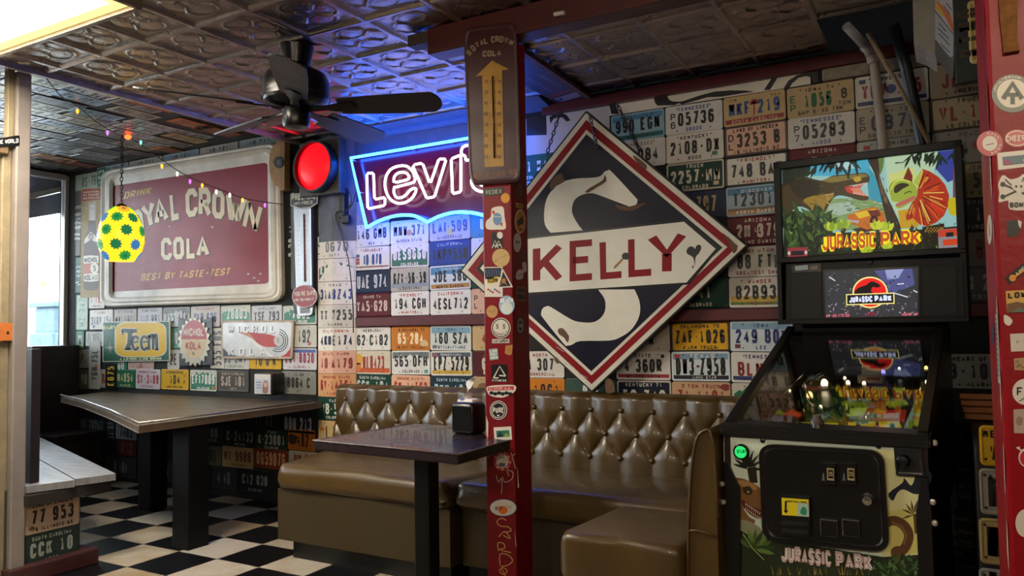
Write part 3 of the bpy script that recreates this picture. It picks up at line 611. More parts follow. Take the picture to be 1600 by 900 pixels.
# ---------------------------------------------------------------- window side wall, plates placed from a survey of the wall
def wpl(x0, y0, x1, y1, base, ink, main, top='', bot='', tc=None, ex=(), label=None, rot=0, lift=0, size=None, anchor=.5, **kw):
    c = at_y((x0 + x1) / 2, (y0 + y1) / 2, YA); a, b = at_y(x0, (y0 + y1) / 2, YA), at_y(x1, (y0 + y1) / 2, YA); p_, q_ = at_y((x0 + x1) / 2, y0, YA), at_y((x0 + x1) / 2, y1, YA)
    w, h = abs(b.x - a.x), abs(p_.z - q_.z)
    if rot: w, h = h, w
    label = label or '%s licence plate reading %s on the wall by the window table' % (names[base], main.replace('*', '.'))
    return plate(fA, c.x, c.z, NY, base, ink, main, top, bot, tc, ex, rot, w=w - .003, h=h - .002, label=label, lift=lift, **kw)
LB = WHT
wpl(118, 270, 166, 296, '#a9b29a', '#1f4f3c', 'RS-768', '', '', label='pale green licence plate reading RS-768 in the top corner by the window')
wpl(153, 262, 166, 292, '#1f6450', '#bcd0c4', '1S3', rot=90, lift=.004, label='green upright licence plate reading 1S3 in the top corner')
wpl(118, 297, 127, 400, '#58544e', '#a8a49c', '77 8210 B', rot=90, label='dark upright licence plate beside the bottle sign')
wpl(118, 402, 127, 458, '#3a6a62', '#b6c4bc', 'N 441', rot=90, label='teal upright licence plate low beside the bottle sign')
wpl(119, 460, 138, 516, '#c4cfc4', '#2f8a6a', 'HZ*347', rot=90, ex=(('frame', '#3a8a6c'),), label='white upright licence plate with green HZ.347 beside the window')
wpl(139, 456, 164, 482, WHT, RED, '1*182', '', 'CANADA', label='white licence plate with red 182 under the bottle sign')
wpl(119, 517, 132, 545, '#3d7f68', WHT, 'W', '', '', ex=(('disc', .03, -.05, .012, YEL),), label='small green licence plate with W beside the window')
wpl(140, 484, 177, 515, WHT, '#2c3552', '31GV 154', 'ALASKA', '', RED, (('st', .1, -.055, '#a83a44'), ('st', -.1, -.055, '#4a5a9a')))
wpl(178, 483, 214, 513, '#bcb4ae', '#5a4c44', 'WX15901', 'HOT SPRINGS', '', GRY)
wpl(215, 481, 254, 513, '#c6c4cc', '#3a3f5c', '11Y 991', 'FARM TRUCK', '')
wpl(255, 480, 297, 511, '#b8b8b8', '#2a2c30', '355*ATB', '', '', ex=(('band', .03, .066, '#4a4c50'), ('mt', '#b8b8b8')))
wpl(298, 478, 344, 511, '#c9c4c4', '#3a4a7c', 'CLB 626', 'CALIFORNIA', '', '#a84a4a')
wpl(345, 477, 392, 508, '#c8ccc4', '#d6dad4', '*Z8003', '', 'COLORADO', ex=(('mt', '#4a8a74'),), label='white licence plate with green mountains reading Z8003')
wpl(393, 477, 441, 508, '#c9cbd0', '#3a3c46', 'YSF 793', 'MARYLAND', '', '#5a6aa8')
wpl(442, 477, 495, 507, '#c4cac4', '#e0e4e0', '*7032', '', 'COLORADO', ex=(('mt', '#3a7a66'),), label='green and white licence plate reading 7032 under the round red badge')
wpl(440, 508, 495, 543, '#c4c4bc', '#3a3c3c', '*C 192', '', '', ex=(('st', .1, -.05, '#b05a54'),))
wpl(442, 544, 495, 578, '#c9c6cc', '#8c2f48', '201*B030', '', 'ALABAMA', '#a04454', (('band', .044, .066, '#4a5ea6'),))
wpl(440, 580, 494, 616, '#84867f', '#22241f', 'B064 C', '1C-86', 'AZ')
wpl(345, 546, 390, 577, '#c4c6c0', '#5a6468', 'JJ*JNY', '', 'COLORADO')
wpl(390, 546, 440, 577, '#d0a41e', '#2a241a', '10 O*K', '', '', label='yellow licence plate under the torn white cola sign')
wpl(330, 512, 352, 576, '#c4c0b6', '#3a3a38', '555*FUS', rot=90, lift=.004, label='white upright licence plate reading 555.FUS between the two cola signs')
wpl(340, 579, 389, 612, '#4d4a46', '#b0a294', 'SJE 101', 'SOUTH CAROLINA', '1977', label='grey licence plate reading SJE 101 standing on the window table')
wpl(297, 578, 339, 611, '#c6cac2', '#dfe4de', 'EFI7809', '', 'COLORADO', '#dfe4de', (('mt', '#2f7d66', .012), ('st', .11, -.05, '#cf6a34')), label='green mountain licence plate reading EFI7809 behind the window table')
wpl(252, 577, 295, 609, '#d3a91c', '#2a2212', '104', 'ALBUQUERQUE', 'NEW MEXICO', None, (('txt', 'V', .115, .03, .03, .025, '#2a2212'), ('txt', 'F', .115, -.02, .03, .025, '#2a2212')), label='yellow licence plate reading 104 behind the window table')
wpl(212, 577, 251, 608, '#c9c4cc', '#a0304a', 'SY-3109', 'PENNSYLVANIA', 'KEYSTONE', label='white licence plate with crimson SY-3109 behind the window table')
wpl(181, 577, 211, 606, '#1f6a4a', '#d2c89c', 'H4854', '', 'COLORADO', label='green licence plate reading H4854 behind the window table')
wpl(166, 567, 183, 608, '#121210', '#d8b54a', 'E675', rot=90, lift=.005, label='black upright licence plate with yellow E675')
wpl(157, 577, 168, 606, '#b8ac9c', '#8c3a2a', '271', label='tan licence plate reading 271 beside the black E675 plate')
wpl(140, 533, 158, 608, '#b9bab4', '#44484a', 'VGH 75L', rot=90, lift=.004, ex=(('disc', -.01, -.02, .018, '#c86a3a'),), label='white upright licence plate with a fruit left of the green soda sign')
wpl(134, 518, 162, 541, '#c4c4c0', '#3a4448', 'TL3051', label='white licence plate reading TL3051 left of the green soda sign')
wpl(123, 546, 140, 575, '#8c8c86', '#2a2a2a', 'P1', label='grey licence plate reading P beside the dark booth back')
wpl(123, 577, 141, 608, '#54544e', '#b8b4a8', 'V0', label='dark licence plate reading V0 beside the dark booth back')
wpl(268, 512, 281, 545, '#5a9484', WHT, 'NB', label='teal licence plate just right of the green soda sign')
wpl(262, 546, 281, 577, '#c9c6c0', '#2a2a2c', '2E', label='white licence plate reading 2E right of the green soda sign')
wpl(200, 563, 241, 578, '#c4a8a0', '#a0605a', '4', '', 'COUNTY', label='pink licence plate peeking out under the green soda sign')
wpl(180, 562, 199, 577, '#2a7a64', WHT, '80', label='green licence plate peeking out under the green soda sign')
wpl(455, 300, 461, 452, '#6b6e6c', '#b4bab4', '2 38 41', rot=90, label='grey upright licence plate left of the long thermometer')
for k in range(5): x_ = -5.98 + .43 * k; plate(fA, x_, 2.545, NY, ('#8fa0a8', '#a8a89c', '#7f98a8', '#b0aaa0', '#96a4a4')[k], '#3a3c44', '40 7%d1' % k, '', '', w=.42, h=.062, label='%s thin strip of licence plate under the ceiling above the large soda sign' % ('blue grey', 'pale grey', 'pale blue', 'cream', 'grey green')[k], mh=.03)
# in the shade below the window table
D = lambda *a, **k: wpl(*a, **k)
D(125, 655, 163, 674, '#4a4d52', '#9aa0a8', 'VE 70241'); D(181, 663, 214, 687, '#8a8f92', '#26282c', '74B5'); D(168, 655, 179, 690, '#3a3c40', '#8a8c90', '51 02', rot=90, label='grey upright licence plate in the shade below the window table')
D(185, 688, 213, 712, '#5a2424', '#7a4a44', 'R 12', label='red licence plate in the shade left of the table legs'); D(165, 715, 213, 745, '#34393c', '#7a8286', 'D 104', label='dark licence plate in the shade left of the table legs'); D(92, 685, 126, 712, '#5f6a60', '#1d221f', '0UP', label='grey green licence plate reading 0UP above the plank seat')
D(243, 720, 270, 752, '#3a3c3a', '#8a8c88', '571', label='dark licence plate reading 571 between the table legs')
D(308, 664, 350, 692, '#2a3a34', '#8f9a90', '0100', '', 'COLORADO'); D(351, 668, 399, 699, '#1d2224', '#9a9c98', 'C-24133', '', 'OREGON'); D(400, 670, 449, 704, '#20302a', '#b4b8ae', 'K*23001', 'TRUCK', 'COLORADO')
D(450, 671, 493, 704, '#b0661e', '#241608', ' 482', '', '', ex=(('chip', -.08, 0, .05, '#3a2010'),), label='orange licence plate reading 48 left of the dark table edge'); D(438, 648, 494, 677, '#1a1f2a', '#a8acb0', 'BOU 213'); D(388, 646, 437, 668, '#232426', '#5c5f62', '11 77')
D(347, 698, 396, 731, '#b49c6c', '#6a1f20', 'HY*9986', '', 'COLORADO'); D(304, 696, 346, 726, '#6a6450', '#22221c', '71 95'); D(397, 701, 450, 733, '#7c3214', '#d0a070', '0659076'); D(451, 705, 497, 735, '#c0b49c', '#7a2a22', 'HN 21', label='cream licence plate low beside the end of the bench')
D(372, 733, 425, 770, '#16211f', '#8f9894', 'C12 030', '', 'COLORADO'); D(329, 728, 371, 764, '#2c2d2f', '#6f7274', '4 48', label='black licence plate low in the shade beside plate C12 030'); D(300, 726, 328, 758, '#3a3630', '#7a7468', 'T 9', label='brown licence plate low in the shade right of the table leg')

# ---------------------------------------------------------------- ceiling above the window table
fC = lambda u, v: V((v, u, ZP))
NZ = (0, 0, -1); rnd = random.Random(3)
special_list = ((243, 163, '#b5561c', 'orange licence plate nearest the tin edge of the ceiling'), (300, 193, '#b8641e', 'long orange licence plate on the ceiling'), (340, 204, '#9a4a24', 'rust red licence plate on the ceiling beside the long orange one'), (125, 152, '#7b93a8', 'blue grey licence plate near the tin edge of the ceiling'), (150, 177, '#6f8a98', 'pale blue licence plate on the ceiling beside the string lights'), (120, 255, '#8c4436', 'red licence plate on the ceiling above the window corner'), (85, 246, '#b0805a', 'rust stained licence plate on the ceiling by the window'), (270, 235, '#a8682e', 'orange licence plate on the ceiling above the large soda sign'), (290, 215, '#a8905a', 'yellowish licence plate on the ceiling above the large soda sign'), (225, 240, '#5a4a46', 'dark licence plate on the ceiling near the hanging lamp'))
pal = ['#a2a4a6', '#8c8e90', '#b4b2aa', '#6f7173', '#b8babc', '#8f8a76', '#74797d', '#a09886', '#4f5052', '#98a4ac']
spots = []
for (px, py, base, desc) in special_list:
    q = at_z(px, py, ZP); spots.append((q.x, q.y)); plate(fC, q.y, q.x, NZ, base, '#1c1a18', rnd.choice(['27 104', 'K 3310', '84 721']), '', '', rot=rnd.uniform(-3, 3), label=desc, lift=.004, met=.55)
for i in range(-17, 0):
    for j in range(-1, 6):
        cx, cy = -3.96 + .16 * i + rnd.uniform(-.01, .01), 2.0 + .313 * j + (.08 if i % 3 == 0 else 0) + rnd.uniform(-.02, .02)
        if cx < XL + .08 or cy > 3.70 or any(abs(cx - a) < .1 and abs(cy - b) < .2 for a, b in spots): continue
        txt = ''.join(rnd.choice('0123456789') for _ in range(3)) + ' ' + ''.join(rnd.choice('0123456789') for _ in range(3))
        plate(fC, cy, cx, NZ, rnd.choice(pal), rnd.choice(['#15171c', '#1c1a18', '#2a1a16', '#16233c']), txt, '', '', rot=rnd.uniform(-3, 3), label='pale licence plate among those covering the ceiling by the window', group='licence plates covering the ceiling', lift=rnd.uniform(.0, .003), met=.75)
# ---------------------------------------------------------------- half wall at the street door
bm = BM(); box(bm, (XP - .11, 2.215, .255), (.2, .37, .39), .004); box(bm, (XP - .08, 2.24, .04), (.27, .44, .08), .006, mi=1); struct('wall_bench_end', bm, [M('#2a2420', .7), M('#34110f', .5, 0, .3)])
fP = lambda u, v: V((XP, u, v))
plate(fP, 2.255, .293, (1, 0, 0), '#b09a84', '#17181a', '77 953', 'LAND OF LINCOLN', '19 ILLINOIS 56', None, (('chip', -.1, -.05, .015, '#7a5236'), ('chip', .02, .0, .006, '#7a4a30')), w=.272, h=.158, lift=-.008, label='rusty cream licence plate reading 77 953 on the bench end wall')
plate(fP, 2.252, .133, (1, 0, 0), '#26332f', '#8c9488', 'CCK 10', 'SOUTH CAROLINA', '1976', w=.268, h=.155, lift=-.008, label='dark green licence plate reading CCK 10 under the cream one')
# ================================================================ signs on the walls
def crop(x0, y0, k, Y): return Sheet(lambda u, v: at_y(x0 + u / k, y0 + v / k, Y), (0, -1, 0))
def rquad(TL, TR, BR, BL, r, n=4):
    """rounded four-sided outline, r as a fraction of each side"""
    o = []; C = [TL, TR, BR, BL]
    for i in range(4):
        p0, p1, p2 = C[i - 1], C[i], C[(i + 1) % 4]
        a = tuple(p1[k] + (p0[k] - p1[k]) * r for k in (0, 1)); b = tuple(p1[k] + (p2[k] - p1[k]) * r for k in (0, 1))
        for j in range(n + 1):
            t = j / n; o.append(tuple((1 - t) ** 2 * a[k] + 2 * t * (1 - t) * p1[k] + t * t * b[k] for k in (0, 1)))
    return o
def inset(q, f):
    """a quad moved towards its middle by f (fraction)"""
    cx, cy = sum(p_[0] for p_ in q) / 4, sum(p_[1] for p_ in q) / 4; return [(p_[0] + (cx - p_[0]) * f, p_[1] + (cy - p_[1]) * f) for p_ in q]
S1 = 1 / Sheet.STEP
# ---- large embossed soda sign
t = thing('soda_sign', 'large cream framed maroon soda sign with arched cream lettering above the window table', 'sign', at_y(303, 475, YA))
fr = M('#cdc6b8', .42, 0, .28, 6, .05); OQ = [(163, 268), (441, 222.5), (446, 471), (162, 480)]; PQ = [(178, 291), (420, 254), (422, 443), (177, 456)]
sh = sheet_y(YA); L = [((0, .07), .0), ((0, .07), .03), ((.02, .07), .038), ((.045, .07), .030), ((.065, .065), .036), ((.1, .06), .036), ((.125, .05), .022)]
outs = [rquad(*inset(OQ, f[0]), f[1]) for f, d in L]
for (a, (f0, d0)), (b_, (f1, d1)) in zip(zip(outs, L), zip(outs[1:], L[1:])): sh.ring(a, b_, fr, d0 * S1, d1 * S1)
sh.ring(outs[-1], rquad(*PQ, .03), fr, .022 * S1, .012 * S1); sh.build('frame', t)
sh = sheet_y(YA); sh.face(rquad(*PQ, .03), M('#8c1830', .38, 0, .2, 5, .04, bscale=9, spec=.3), .0125 * S1)
C2 = lambda P: tuple((160 + x / 3.213, 210 + y / 3.213) for x, y in P)
crm, shd, yl = M('#e0d4b4', .4, 0, .15, 20), M('#3c2f2a', .5), M('#c79a2c', .45)
lets = [('R', (105, 430), (160, 402), (176, 505), (118, 535)), ('O', (152, 392), (205, 370), (220, 488), (168, 512)), ('Y', (194, 358), (268, 328), (286, 458), (226, 480)), ('A', (258, 324), (322, 306), (344, 432), (272, 464)), ('L', (343, 292), (392, 284), (400, 425), (355, 436)), ('C', (424, 278), (484, 268), (487, 410), (428, 420)), ('R', (492, 268), (550, 268), (555, 420), (490, 415)), ('O', (560, 280), (622, 288), (620, 428), (558, 420)), ('W', (628, 292), (738, 318), (712, 452), (626, 438)), ('N', (738, 322), (815, 358), (780, 500), (708, 472)), ('C', (303, 520), (355, 520), (358, 632), (303, 630)), ('O', (363, 518), (416, 514), (419, 625), (364, 630)), ('L', (430, 512), (472, 508), (480, 622), (430, 625)), ('A', (484, 507), (536, 503), (548, 614), (478, 620))]
for ch, *q in lets:
    sh.letter(ch, C2([(x + 4, y + 5) for x, y in q]), shd, 1.1 if ch in 'WN' else 1.35, .0125 * S1 + 1); sh.letter(ch, C2(q), crm, 1.05 if ch in 'WN' else 1.3, .0125 * S1 + 2.4)
sh.line('DRINK', C2([(122, 290), (258, 264), (248, 300), (114, 326)]), yl, 1.3, .0125 * S1 + 1)
sh.line('BEST BY TASTE-TEST', C2([(208, 700), (655, 670), (645, 706), (198, 736)]), yl, 1.2, .0125 * S1 + 1)
for cr_ in ([(560, 560), (600, 552), (640, 562), (690, 556), (720, 590), (750, 610)], [(500, 655), (535, 650), (560, 700), (555, 735)], [(170, 668), (210, 655), (245, 640)]): sh.stroke(list(C2(cr_)), .5, shd, .0125 * S1 + 3)
for x, y in ((345, 462), (560, 466), (770, 720), (800, 700), (790, 735), (740, 700)): sh.poly(list(C2(curve([(x - 7, y), (x, y - 5), (x + 8, y + 1), (x, y + 6)], 3, True))), M('#b3a79a', .5), .0125 * S1 + 3)
sh.build('panel', t)
# ---- bottle sign
t = thing('bottle_sign', 'tall narrow sign with a painted soda bottle beside the window', 'sign', at_y(143, 465, YA))
sh = crop(100, 240, 3.75, YA - .004); sh.slab([(104, 206), (228, 196), (226, 838), (98, 846)], M('#b5a27a', .5, 0, .3, 9, spec=.2), .004)
b0 = .004 * S1; sh.poly([(108, 212), (224, 203), (224, 268), (108, 280)], M('#a03020', .5, 0, .3, spec=.2), b0 + .6)
for k, y in enumerate((222, 240, 258)): sh.line(('NICHOL', 'FINE', 'BEVERAGE')[k], ((116, y), (216, y - 8), (216, y + 4), (116, y + 12)), M('#c9bb98', .5), 1.2, b0 + 1.2)
gl, wh, bk = M('#3a1c16', .4, spec=.25), M('#cfc9b8', .45), M('#20201e', .45)
bot = [(152, 325), (150, 390), (145, 440), (128, 490), (120, 540), (118, 790), (128, 800), (196, 800), (205, 790), (206, 540), (200, 490), (190, 440), (188, 390), (186, 325)]
sh.poly(bot, gl, b0 + .6); sh.poly([(152, 325), (150, 392), (188, 392), (186, 325)], M('#a39a8a', .4), b0 + 1); sh.poly([(148, 292), (190, 290), (190, 326), (148, 328)], M('#8a7466', .4), b0 + 1.2); sh.stroke([(158, 310), (168, 305), (180, 312)], 5, wh, b0 + 1.8)
sh.poly([(125, 500), (160, 458), (203, 498), (206, 525), (160, 505), (121, 530)], wh, b0 + 1); sh.poly(ell(162, 488, 14, 20), gl, b0 + 1.5); sh.letter('D', ((156, 478), (170, 477), (170, 500), (156, 501)), wh, 1.2, b0 + 2)
sh.poly([(118, 600), (160, 596), (206, 600), (206, 745), (160, 752), (118, 748)], wh, b0 + 1); sh.poly([(119, 645), (206, 640), (206, 700), (119, 705)], M('#a84a34', .5), b0 + 1.5); sh.poly(ell(182, 672, 24, 32), wh, b0 + 2)
sh.letter('5', ((174, 655), (190, 654), (190, 688), (174, 690)), bk, 1.2, b0 + 2.5); sh.line('NICHOL', ((122, 610), (203, 606), (203, 634), (122, 640)), bk, 1.3, b0 + 2); sh.line('KOLA', ((122, 712), (180, 709), (180, 740), (122, 744)), bk, 1.3, b0 + 2)
for k in range(3): sh.stroke([(183, 716 + 10 * k), (203, 715 + 10 * k)], 4, bk, b0 + 2)
sh.build('board', t)
# ---- green and yellow soda sign
t = thing('soda_sign', 'green soda sign with a rounded yellow panel above the window table', 'sign', at_y(214, 565, YA))
sh = crop(110, 470, 6, YA - .012); Q = [(312, 197), (943, 190), (943, 563), (312, 573)]; sh.slab(Q, M('#c4c6ba', .4), .01)
b0 = .01 * S1; gn, yw = M('#06543a', .38, 0, .15, 6, spec=.25), M('#e0b400', .38, 0, .12, 6, spec=.25); dg = M('#0c3028', .4, spec=.25)
sh.poly([(320, 204), (935, 197), (935, 556), (320, 565)], gn, b0 + .6)
sh.poly(rquad((428, 200), (912, 198), (915, 528), (426, 530), .26, 8), wh, b0 + 1.2); sh.poly(rquad((437, 208), (903, 206), (906, 520), (435, 522), .26, 8), yw, b0 + 1.8)
def teem(mt, g, lay):
    sh.stroke([(498, 292), (510, 278), (633, 282)], 36 + g, mt, lay); sh.stroke([(498, 275), (502, 318)], 14 + g, mt, lay); sh.stroke([(571, 285), (566, 400), (540, 452)], 40 + g, mt, lay); sh.stroke([(520, 455), (585, 452)], 18 + g, mt, lay)
    for cx in (624, 706): sh.stroke([(cx - 12, 392), (cx + 26, 378)], 15 + g, mt, lay); sh.stroke(arc(cx, 395, 30, 62, -35, -325, 16), 24 + g, mt, lay)
    sh.stroke([(748, 458), (748, 320)], 26 + g, mt, lay); sh.stroke(curve([(748, 345), (768, 322), (786, 330), (788, 455)], 4), 24 + g, mt, lay); sh.stroke(curve([(788, 345), (804, 322), (820, 332), (824, 458)], 4), 24 + g, mt, lay); sh.stroke([(810, 460), (838, 456)], 14 + g, mt, lay)
teem(wh, 15, b0 + 2.4); teem(dg, 0, b0 + 3)
sh.line('ENJOY', ((322, 236), (432, 228), (432, 262), (322, 270)), M('#cfc878', .4), 1.5, b0 + 1.2); sh.line('A LEMON-LIME DRINK', ((474, 534), (868, 530), (868, 551), (474, 556)), M('#d0d6a0', .4), 1.5, b0 + 1.2)
for k in range(8):
    a = k * PI / 4; r_ = 50 if k % 2 == 0 else 28; sh.stroke([(385, 440), (385 + r_ * math.cos(a), 440 + r_ * math.sin(a))], 3.5, wh, b0 + 1.3)
sh.build('panel', t)
# ---- bottle cap sign
t = thing('bottle_cap_sign', 'crumpled dark tin sign with a red and cream bottle cap above the window table', 'sign', at_y(307, 575, YA))
sh = sheet_y(YA - .006); sh.slab([(280, 497), (308, 505), (333, 495), (334, 570), (282, 572)], M('#3f4044', .35, .3, .5, 12, .3), .01); b0 = .01 * S1
cap = [(306 + (24 + 2.2 * (-1) ** k) * math.cos(k * PI / 21), 534 + (36 + 3 * (-1) ** k) * math.sin(k * PI / 21)) for k in range(42)]
sh.slab(cap, M('#b5b09c', .35, .4, .3), .006, b0); b1 = b0 + .006 * S1
sh.poly(ell(306, 530, 20, 30, 28), M('#cfb58c', .35, 0, .2), b1 + .6); sh.poly([(306 + 20 * math.cos(a), 530 + 30 * math.sin(a)) for a in [PI + PI * i / 12 for i in range(13)]], M('#a82230', .35, 0, .2), b1 + 1.2)
sh.line('NICHOL', ((290, 513), (322, 513), (322, 525), (290, 525)), wh, 1.2, b1 + 2); sh.line('KOLA', ((293, 534), (317, 534), (317, 546), (293, 546)), M('#a03a34', .4), 1.2, b1 + 2); sh.letter('5', ((303, 550), (307, 550), (307, 555), (303, 555)), bk, 1.2, b1 + 2)
sh.build('panel', t)
# ---- white embossed cola sign
t = thing('soda_sign', 'white embossed soda sign with a red band and black rings above the window table', 'sign', at_y(404, 560, YA))
sh = crop(290, 470, 6, YA - .012); sh.slab(rquad((346, 186), (1026, 182), (1010, 545), (346, 540), .05), M('#b79f84', .4, 0, .4, 20), .012); b0 = .012 * S1
sv = M('#c6c6c6', .3, .25, .25, 8, .15, bscale=14); sh.poly(rquad((362, 206), (1008, 202), (994, 526), (362, 522), .04), sv, b0 + .6)
sh.poly(curve([(515, 296), (690, 302), (850, 330), (880, 400), (850, 430), (770, 432), (700, 405), (620, 340)], 4, True), M('#b02a22', .35, 0, .25), b0 + 1.2); sh.poly([(515, 296), (610, 300), (670, 370), (620, 345)], M('#b9774a', .4), b0 + 1.6)
for r_ in (56, 76, 96): sh.stroke(arc(880, 372, r_ * .95, r_ * 1.1, -80, 125, 16), 8, M('#26262a', .4), b0 + 1.8)
sh.poly(ell(880, 372, 40, 48), M('#b9b4b0', .35), b0 + 2); sh.letter('5', ((868, 350), (892, 350), (892, 394), (868, 394)), M('#8a8a8c', .4), 1.3, b0 + 2.6)
sh.poly([(1000, 420), (994, 524), (900, 524), (950, 500), (985, 460)], M('#a8222c', .4), b0 + 1.2); sh.poly([(364, 440), (364, 520), (520, 521), (420, 500)], M('#2a2a2c', .4), b0 + 1.2); sh.poly([(600, 340), (700, 405), (810, 500), (840, 522), (800, 523), (690, 440)], M('#d2d2d0', .3), b0 + 1.7)
for q, w_ in ((((412, 228), (856, 224), (856, 300), (412, 304)), 'NICHOL'), (((412, 440), (764, 436), (764, 510), (412, 516)), 'KOLA')):
    sh.line(w_, [(x + 5, y + 5) for x, y in q], M('#5a5a5c', .4), 1.5, b0 + 2.2, .7); sh.line(w_, q, M('#d4d4d2', .3, .1), 1.3, b0 + 3, .7)
sh.build('panel', t)
# ---- long thermometer
al = M('#a9aaac', .28, .85, .25, 20, aniso=(1, 1, .1))
t = thing('wall_thermometer', 'long aluminium wall thermometer with a dark top badge and a round red badge below', 'thermometer', at_y(478, 492, YA))
sh = sheet_y(YA); sh.slab(rquad((457, 312), (492, 310), (492, 488), (462, 491), .06), M('#3c3c3e', .5), .02); sh.build('back_plate', t)
sh = sheet_y(YA - .02); sh.slab([(459, 314), (488, 312), (490, 462), (463, 462)], al, .014); b0 = .014 * S1; sh.ring(rquad((459, 314), (488, 312), (490, 462), (463, 462), .02), rquad((461, 318), (486, 316), (488, 460), (465, 460), .02), al, b0 + 4, b0)
for k in range(14):
    y = 338 + k * 7.6; sh.stroke([(468, y), (471, y)], .6, M('#66686c', .5), b0 + .8); sh.stroke([(479, y), (482, y)], .6, M('#66686c', .5), b0 + .8)
sh.build('face_plate', t)
bm = BM(); p0, p1 = at_y(474.5, 334, YA - .038), at_y(476, 440, YA - .038); tube(bm, [p0 - t.location, p1 - t.location], .0035, 8); obj('glass_tube', bm, M('#8a2a22', .15), t)
sh = sheet_y(YA - .036); sh.slab([(455, 303), (497, 300), (497, 318), (486, 325), (470, 327), (455, 322)], M('#c9c6bc', .4), .006); b0 = .006 * S1; sh.poly([(456, 304), (496, 301), (496, 317), (485, 323.5), (470, 325), (456, 320)], M('#17171c', .35), b0 + .6)
sh.line('PRESTONE', ((457, 304.5), (495, 302), (495, 311), (457, 313.5)), wh, 1.4, b0 + 1.3); sh.line('ANTI-FREEZE', ((460, 316), (490, 313.5), (490, 318.5), (460, 321)), wh, 1.3, b0 + 1.3); sh.build('badge', t)
sh = sheet_y(YA - .036); sh.slab(ell(477, 463, 19.5, 18, 28), M('#c9c0b6', .35), .008); b0 = .008 * S1; sh.poly(ell(477, 463, 18.5, 17, 28), M('#8a1524', .3), b0 + .6)
sh.line("YOU'RE SAFE", ((461, 456), (494, 454), (494, 461), (461, 463)), wh, 1.3, b0 + 1.3); sh.line('AND YOU KNOW IT', ((461, 466.5), (492, 465), (492, 469.5), (461, 471)), wh, 1.3, b0 + 1.3); sh.build('badge', t)
sh = sheet_y(YA - .02); sh.slab(rquad((465, 476), (491, 475), (489, 492), (467, 494), .2), M('#b9bab8', .3, .5), .01); sh.poly([(470, 481), (486, 480), (486, 489), (471, 490)], M('#77787a', .4), .01 * S1 + .8); sh.build('foot_plate', t)
# ---- red signal light
c0 = at_y(488, 259.5, YA - .13)
t = thing('signal_light', 'round glowing red traffic signal light in a dark housing above the thermometer', 'traffic light', V((c0.x, YA, c0.z - .19)))
bm = BM(); box(bm, (0, -.035, .19), (.36, .07, .37), .01); obj('housing', bm, M('#4f4d49', .5, 0, .3), t)
RY = Matrix.Rotation(PI / 2, 4, 'X')
bm = BM(); lathe(bm, [(.158, 0), (.172, 0), (.176, .05), (.172, .075), (.158, .075), (.158, 0)], 40, (0, -.06, .19), mat=RY, cap=False); obj('visor_ring', bm, M('#131314', .4), t, smooth=.6)
bm = BM(); lathe(bm, [(.159, 0), (.159, .015), (.14, .032), (.1, .045), (.05, .052), (.004, .054)], 40, (0, -.085, .19), mat=RY); obj('lens', bm, EM('#ff0010', 1, (1.6, .004, .012)), t, smooth=True)
# ---- tan board with a round black boss
t = thing('boss_board', 'tan board with a round black boss between the large soda sign and the red light', 'board', at_y(443, 300, YA))
sh = sheet_y(YA - .04); sh.slab([(446, 214), (453, 213), (453, 298), (446, 300)], M('#9c7440', .5, 0, .3), .05); sh.slab([(446, 222)] + [(446 + 18 * math.cos(a), 258 + 37 * math.sin(a)) for a in [PI * 1.5 - PI * i / 14 for i in range(1, 14)]] + [(446, 295)], M('#b0854c', .5, 0, .25), .045); sh.build('board', t)
sh = sheet_y(YA - .085); sh.slab(ell(437, 254, 7, 9, 20), M('#15130f', .4), .012); sh.poly(ell(437, 254, 3, 4, 14), M('#55504a', .4), .012 * S1 + 1)
for a in range(0, 360, 90): sh.stroke([(437 + 8 * math.cos(math.radians(a)), 254 + 10 * math.sin(math.radians(a))), (437 + 13 * math.cos(math.radians(a + 6)), 254 + 20 * math.sin(math.radians(a + 6)))], 1, M('#3a2a18', .5), 0)
sh.build('boss', t)

# ---- neon sign
Yn = 3.835
nx = lambda x, y, d=0: at_y(530 + x / 5, 190 + y / 5, Yn - d)
t = thing('neon_sign', 'neon sign with white tube letters and a glowing blue outline over a maroon panel', 'neon sign', at_y(670, 355, 3.90))
bw = [(548, 247), (806, 203.5), (787, 350)] + curve([(787, 350), (772, 343), (754, 336), (734, 332), (710, 332), (686, 338), (668, 347)], 3)[1:] + curve([(668, 347), (650, 338), (634, 336), (614, 338), (590, 346), (573, 356)], 3)[1:]
cxy = (672, 290); bwi = [(cxy[0] + (x - cxy[0]) * .97, cxy[1] + (y - cxy[1]) * .96) for x, y in bw]
sh = sheet_y(3.895); sh.slab(bwi, M('#64142f', .14, 0, .1, 4), .008); sh.build('back_panel', t)
cy, wt = EM('#00a0ff', 1, (.3, 3.8, 32)), EM('#ffffff', 1, (2.3, 2.15, 2.2))
bm = BM(); tube(bm, [at_y(x, y, Yn) - t.location for x, y in rquad((548, 247), (806, 203.5), (787, 350), (573, 356), .03, 2)[:0] + bw[:3] + bw[3:]], .0098, 8, True); obj('outline_tube', bm, cy, t)
